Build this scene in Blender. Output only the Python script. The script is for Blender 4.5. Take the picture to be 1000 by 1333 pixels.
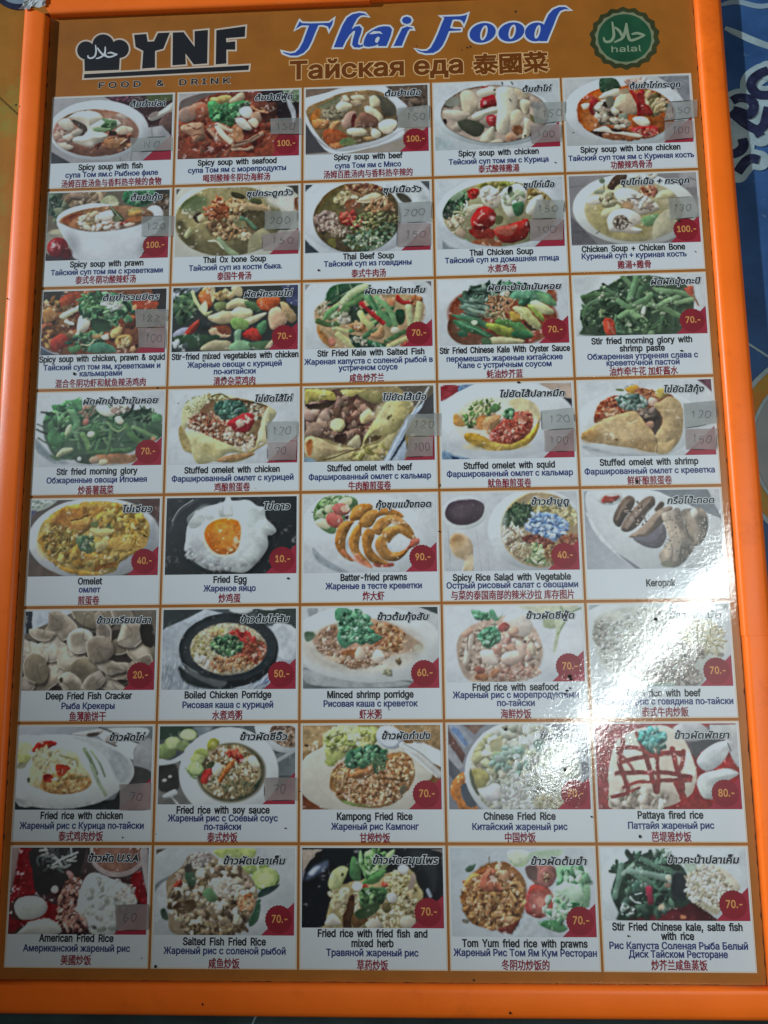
import bpy, math, json, random
import numpy as np
from mathutils import Vector, Matrix
from mathutils.geometry import delaunay_2d_cdt

for o in list(bpy.data.objects): bpy.data.objects.remove(o)
SC = bpy.context.scene
COL = SC.collection

# ------------------------------------------------------------------ camera, light, exposure
cam_data = bpy.data.cameras.new('camera')
cam = bpy.data.objects.new('camera', cam_data); COL.objects.link(cam)
cam_data.sensor_fit = 'HORIZONTAL'; cam_data.sensor_width = 36.0; cam_data.lens = 36.911
cam_data.clip_start = .01; cam_data.clip_end = 60
CAM = (0.03756, -0.11197, 0.64181)
cam.matrix_world = Matrix(((0.999074, 0.015978, 0.039939, CAM[0]), (-0.010005, 0.989305, -0.145516, CAM[1]),
                           (-0.041837, 0.144982, 0.988549, CAM[2]), (0, 0, 0, 1)))
SC.camera = cam

world = bpy.data.worlds.new('World'); SC.world = world; world.use_nodes = True
bg = world.node_tree.nodes['Background']; bg.inputs[0].default_value = (.62, .70, .78, 1); bg.inputs[1].default_value = 0.024

def area(name, loc, aim, sx, sy, power, color, roll=0., spread=180):
    d = bpy.data.lights.new(name, 'AREA'); d.shape = 'RECTANGLE'; d.size = sx; d.size_y = sy; d.energy = power; d.color = color
    d.spread = math.radians(spread)
    o = bpy.data.objects.new(name, d); COL.objects.link(o); o.location = loc
    q = (Vector(aim) - Vector(loc)).to_track_quat('-Z', 'Y'); o.rotation_euler = (q.to_matrix() @ Matrix.Rotation(roll, 3, 'Z')).to_euler()
    return o
def basis(o, loc, aim, xdir):
    z = (Vector(loc) - Vector(aim)).normalized(); x = Vector(xdir); x = (x - z * x.dot(z)).normalized(); y = z.cross(x)
    o.matrix_world = Matrix(((x.x, y.x, z.x, loc[0]), (x.y, y.y, z.y, loc[1]), (x.z, y.z, z.z, loc[2]), (0, 0, 0, 1)))
tube = area('tube_lamp', (0, 0, 1), (0, 0, 0), .80, 0.045, 3.7, (.90, 1.0, .99)); basis(tube, (.540, -.105, .9), (.235, -.08, 0), (-.69, -.72, 0))
sd = bpy.data.lights.new('added_spot', 'SPOT'); sd.energy = 1610.0; sd.color = (.75, .895, 1.0); sd.spot_size = math.radians(18.23); sd.spot_blend = 0.762; sd.shadow_soft_size = .08  # added unseen main light; cone edge imitates the camera holder's shadow at lower left
spot = bpy.data.objects.new('added_spot', sd); COL.objects.link(spot); spot.location = (-4.529, 1.6, 2.446)
spot.rotation_euler = (Vector((1.025, 0.001, 0)) - Vector((-4.529, 1.6, 2.446))).to_track_quat('-Z', 'Y').to_euler()

SC.view_settings.view_transform = 'Standard'; SC.view_settings.look = 'None'
SC.view_settings.exposure = 0.1; SC.view_settings.gamma = 1.0; SC.view_settings.use_curve_mapping = False
SC.cycles.use_denoising = True
SC.cycles.max_bounces = 6; SC.cycles.transparent_max_bounces = 12

# ------------------------------------------------------------------ materials
def srgb(h):
    v = np.array([int(h[i:i + 2], 16) for i in (0, 2, 4)]) / 255.
    return np.where(v <= .04045, v / 12.92, ((v + .055) / 1.055) ** 2.4)
def lam(name, col=None, rough=.40, coat=1., bump=1., attr=None, alpha=None, var=.0, spec=.50, coat_rough=.055):
    """printed sheet under a slightly rippled clear film"""
    m = bpy.data.materials.new(name); m.use_nodes = True; nt = m.node_tree; N = nt.nodes; L = nt.links
    p = N['Principled BSDF']; p.inputs['Roughness'].default_value = rough; p.inputs['Specular IOR Level'].default_value = spec
    geo = N.new('ShaderNodeNewGeometry')
    if attr:
        a = N.new('ShaderNodeAttribute'); a.attribute_name = attr; src = a.outputs['Color']
    else:
        r = N.new('ShaderNodeRGB'); r.outputs[0].default_value = (*[c * .72 for c in col], 1); src = r.outputs[0]
    if var:
        n = N.new('ShaderNodeTexNoise'); n.inputs['Scale'].default_value = 38; n.inputs['Detail'].default_value = 6; L.new(geo.outputs['Position'], n.inputs['Vector'])
        mr = N.new('ShaderNodeMapRange'); mr.inputs[1].default_value = .3; mr.inputs[2].default_value = .7; mr.inputs[3].default_value = 1 - var; mr.inputs[4].default_value = 1 + var
        L.new(n.outputs['Fac'], mr.inputs[0])
        mx = N.new('ShaderNodeMix'); mx.data_type = 'RGBA'; mx.blend_type = 'MULTIPLY'; mx.inputs[0].default_value = 1
        L.new(src, mx.inputs[6]); L.new(mr.outputs[0], mx.inputs[7]); src = mx.outputs[2]
    L.new(src, p.inputs['Base Color'])
    if alpha is not None: p.inputs['Alpha'].default_value = alpha
    p.inputs['Coat Weight'].default_value = coat; p.inputs['Coat Roughness'].default_value = coat_rough; p.inputs['Coat IOR'].default_value = 1.5
    if bump:
        n1 = N.new('ShaderNodeTexNoise'); n1.inputs['Scale'].default_value = 26; n1.inputs['Detail'].default_value = 2
        n2 = N.new('ShaderNodeTexNoise'); n2.inputs['Scale'].default_value = 330; n2.inputs['Detail'].default_value = 3; n2.inputs['Roughness'].default_value = .6
        for n in (n1, n2): L.new(geo.outputs['Position'], n.inputs['Vector'])
        b1 = N.new('ShaderNodeBump'); b1.inputs['Distance'].default_value = .0012 * bump; b1.inputs['Strength'].default_value = .30
        b2 = N.new('ShaderNodeBump'); b2.inputs['Distance'].default_value = .0004 * bump; b2.inputs['Strength'].default_value = .22
        L.new(n1.outputs['Fac'], b1.inputs['Height']); L.new(n2.outputs['Fac'], b2.inputs['Height']); L.new(b1.outputs[0], b2.inputs['Normal'])
        L.new(b2.outputs[0], p.inputs['Coat Normal'])
    return m
def plastic(name, col, rough=.4, var=.12, scale=30, bump=.15, bscale=400, spec=.2, worn=None, patch=None):
    m = bpy.data.materials.new(name); m.use_nodes = True; nt = m.node_tree; N = nt.nodes; L = nt.links
    p = N['Principled BSDF']; p.inputs['Specular IOR Level'].default_value = spec
    geo = N.new('ShaderNodeNewGeometry'); n = N.new('ShaderNodeTexNoise'); n.inputs['Scale'].default_value = scale; n.inputs['Detail'].default_value = 7; n.inputs['Roughness'].default_value = .62
    L.new(geo.outputs['Position'], n.inputs['Vector'])
    cr = N.new('ShaderNodeValToRGB'); cr.color_ramp.elements[0].position = .3; cr.color_ramp.elements[1].position = .7
    cr.color_ramp.elements[0].color = (*[c * (1 - var) for c in col], 1); cr.color_ramp.elements[1].color = (*[min(1, c * (1 + var)) for c in col], 1)
    L.new(n.outputs['Fac'], cr.inputs[0]); out = cr.outputs[0]
    for c2, sc_, lo_, hi_ in [q for q in (worn, patch) if q]:
        nn = N.new('ShaderNodeTexNoise'); nn.inputs['Scale'].default_value = sc_; nn.inputs['Detail'].default_value = 8; nn.inputs['Roughness'].default_value = .7; L.new(geo.outputs['Position'], nn.inputs['Vector'])
        mm = N.new('ShaderNodeMapRange'); mm.inputs[1].default_value = lo_; mm.inputs[2].default_value = hi_; L.new(nn.outputs['Fac'], mm.inputs[0])
        mx = N.new('ShaderNodeMix'); mx.data_type = 'RGBA'; L.new(mm.outputs[0], mx.inputs[0]); L.new(out, mx.inputs[6]); mx.inputs[7].default_value = (*c2, 1); out = mx.outputs[2]
    L.new(out, p.inputs['Base Color'])
    mr = N.new('ShaderNodeMapRange'); mr.inputs[3].default_value = rough * .75; mr.inputs[4].default_value = min(1, rough * 1.3); L.new(n.outputs['Fac'], mr.inputs[0]); L.new(mr.outputs[0], p.inputs['Roughness'])
    n2 = N.new('ShaderNodeTexNoise'); n2.inputs['Scale'].default_value = bscale; n2.inputs['Detail'].default_value = 3; L.new(geo.outputs['Position'], n2.inputs['Vector'])
    b = N.new('ShaderNodeBump'); b.inputs['Distance'].default_value = .0004; b.inputs['Strength'].default_value = bump; L.new(n2.outputs['Fac'], b.inputs['Height']); L.new(b.outputs[0], p.inputs['Normal'])
    return m
M = dict(
    frame=plastic('orange_plastic', (.95, .155, .010), .40, .06, 14, .14, 300, spec=.35, patch=((.62, .095, .008), 11, .56, .78), worn=((.90, .30, .12), 75, .68, .84)),
    frame_edge=plastic('scuffed_plastic', (.50, .50, .50), .5, .3, 60, .5, 200),
    panel=lam('brown_print', (.45, .145, .018), var=.10),
    card=lam('white_print', (.80, .80, .80), var=.015),
    border=lam('cream_print', (.82, .64, .47)),
    photo=lam('photo_print', attr='ink'),
    black=lam('black_ink', (.018, .018, .022)), navy=lam('navy_ink', (.035, .05, .19)), red=lam('crimson_ink', (.30, .022, .035)),
    corner=lam('corner_red', (.40, .025, .05), var=.08), badge=lam('badge_red', (.29, .014, .025), var=.12), price=lam('price_orange', (.80, .35, .10)),
    white=lam('white_ink', (.80, .80, .80)), blue=lam('title_blue', (.035, .085, .42)), brown=lam('title_brown', (.21, .05, .004)),
    tan=lam('title_tan', (.92, .52, .22)), pale=lam('logo_outline', (.80, .62, .48)),
    sealdark=lam('seal_dark', (.055, .06, .02), var=.2), seallight=lam('seal_light', (.27, .28, .16), var=.1), sealgreen=lam('seal_green', (.02, .10, .045), var=.25), sealink=lam('seal_ink', (.34, .40, .25)),
    grey_paper=lam('grey_paper_tape', (.46, .455, .41), rough=.6, coat=.35, alpha=.50, var=.26, bump=1.6),
    pink_paper=lam('mauve_paper_tape', (.44, .34, .31), rough=.6, coat=.35, alpha=.62, var=.28, bump=1.6),
    pencil=lam('pencil', (.06, .06, .07), coat=.2, alpha=.7, bump=0), dirt_and_shade=plastic('dirt_and_shade', (.02, .016, .014), .7, .4, 900),  # last colour serves the specks and the painted shadow strips along the rails
    cut=lam('dark_cut_edge', (.05, .05, .05), coat=0, bump=0),
    ochre=plastic('ochre_print', (.37, .145, .014), .5, .22, 9, .2, patch=((.26, .22, .035), 17, .50, .66), worn=((.40, .33, .12), 120, .66, .80)), greenish=plastic('green_print', (.25, .20, .036), .5, .3, 20, .2), blueprint=plastic('blue_print', (.026, .068, .17), .5, .30, 22, .25, worn=((.20, .25, .28), 75, .62, .80)),
    paleprint=plastic('pale_print', (.25, .31, .325), .5, .22, 70, .2), navyprint=plastic('navy_print', (.016, .018, .045), .5, .5, 120, .2, worn=((.14, .17, .18), 160, .60, .78)), greyprint=plastic('grey_print', (.23, .24, .235), .5, .15, 18, .2),
    lightblue=plastic('light_blue_print', (.22, .28, .33), .5, .15, 30, .2), table=plastic('dark_table', (.035, .05, .05), .6, .4, 20, .3), seam=plastic('dark_seam', (.14, .07, .01), .7, .3, 40),
)

# ------------------------------------------------------------------ mesh helpers (millimetres in, metres out)
K = .001
def link(name, me, mat, parent=None, loc=(0, 0, 0)):
    o = bpy.data.objects.new(name, me); COL.objects.link(o); o.location = [c * K for c in loc]
    if mat is not None and not me.materials: me.materials.append(mat)
    if parent is not None: o.parent = parent
    return o
def mk(name, V, F, mat, parent=None, loc=(0, 0, 0), smooth=False):
    me = bpy.data.meshes.new(name); me.from_pydata([tuple(c * K for c in v) for v in V], [], [tuple(f) for f in F])
    if smooth: me.polygons.foreach_set('use_smooth', [True] * len(me.polygons))
    me.update(); return link(name, me, mat, parent, loc)
def tri_mesh(name, V2, T, z, mat, parent, th=.05):
    V = [(x, y, z) for x, y in V2]
    return mk(name, V, T, mat, parent)
def slab(name, P, z0, z1, mat, parent=None):
    """prism over a convex or simple polygon P, counter-clockwise"""
    n = len(P); V = [(x, y, z1) for x, y in P] + [(x, y, z0) for x, y in P]
    F = [tuple(range(n)), tuple(range(2 * n - 1, n - 1, -1))] + [(i, n + i, n + (i + 1) % n, (i + 1) % n) for i in range(n)]
    return mk(name, V, F, mat, parent)
def area2(P): P = np.asarray(P); return .5 * np.sum(P[:, 0] * np.roll(P[:, 1], -1) - np.roll(P[:, 0], -1) * P[:, 1])
def orient(P, ccw=True): return np.asarray(P, float) if (area2(P) > 0) == ccw else np.asarray(P, float)[::-1]
def grow(P, d):
    """push a contour outward (to its right) by d; works for holes of opposite turn too"""
    P = np.asarray(P, float); keep = np.hypot(*(P - np.roll(P, 1, 0)).T) > 1e-7; P = P[keep]
    if len(P) < 3: return P
    e = np.roll(P, -1, 0) - P; l = np.hypot(e[:, 0], e[:, 1])[:, None] + 1e-12; n = np.stack([e[:, 1], -e[:, 0]], 1) / l
    a = np.roll(n, 1, 0); b = a + n; q = np.maximum((b * b).sum(1), .5)[:, None]
    return P + b * (2 * d / q)
def fill(conts):
    """triangles of the non-zero-winding area of closed contours"""
    V = []; E = []
    for P in conts:
        if len(P) < 3: continue
        s = len(V); V += [Vector((float(x), float(y))) for x, y in P]; E += [(s + i, s + (i + 1) % len(P)) for i in range(len(P))]
    if not V: return [], []
    r = delaunay_2d_cdt(V, E, [], 0, 1e-6); W = np.array([(v.x, v.y) for v in r[0]]); T = np.array([f for f in r[2] if len(f) == 3], int)
    if not len(T): return [], []
    c = W[T].mean(1); wn = np.zeros(len(c), int)
    for P in conts:
        A = np.asarray(P); B = np.roll(A, -1, 0)
        x0, x1 = A[:, 0].min(), A[:, 0].max(); idx = np.where((c[:, 0] < x1) & (c[:, 1] > A[:, 1].min()) & (c[:, 1] < A[:, 1].max()))[0]
        if not len(idx): continue
        X, Y = c[idx, 0][:, None], c[idx, 1][:, None]
        cr = (B[:, 0] - A[:, 0]) * (Y - A[:, 1]) - (X - A[:, 0]) * (B[:, 1] - A[:, 1])
        wn[idx] += ((A[:, 1] <= Y) & (B[:, 1] > Y) & (cr > 0)).sum(1) - ((A[:, 1] > Y) & (B[:, 1] <= Y) & (cr < 0)).sum(1)
    T = T[wn != 0]; a = W[T]
    cr = (a[:, 1, 0] - a[:, 0, 0]) * (a[:, 2, 1] - a[:, 0, 1]) - (a[:, 2, 0] - a[:, 0, 0]) * (a[:, 1, 1] - a[:, 0, 1])
    T[cr < 0] = T[cr < 0][:, ::-1]
    u, inv = np.unique(T, return_inverse=True)
    return W[u].tolist(), inv.reshape(T.shape).tolist()
def printed(name, conts, z, mat, parent, d=0.):
    V, T = fill([grow(P, d) for P in conts] if d else conts)
    return tri_mesh(name, V, T, z, mat, parent) if T else None
def ellipse(cx, cy, rx, ry, rot=0, n=28):
    t = np.linspace(0, 2 * np.pi, n, endpoint=False); c, s = math.cos(math.radians(rot)), math.sin(math.radians(rot))
    x, y = rx * np.cos(t), ry * np.sin(t); return np.stack([cx + x * c - y * s, cy + x * s + y * c], 1)
def ribbon(P, w, taper=.45):
    """closed outline of a tapering pen stroke"""
    P = crom(np.asarray(P, float), False, 5); t = np.gradient(P, axis=0); t /= np.hypot(t[:, 0], t[:, 1])[:, None] + 1e-9
    n = np.stack([-t[:, 1], t[:, 0]], 1); ww = w * .5 * (1 - taper * np.abs(np.linspace(-1, 1, len(P))) ** 3)[:, None]
    return orient(np.vstack([P + n * ww, (P - n * ww)[::-1]]))

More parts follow.
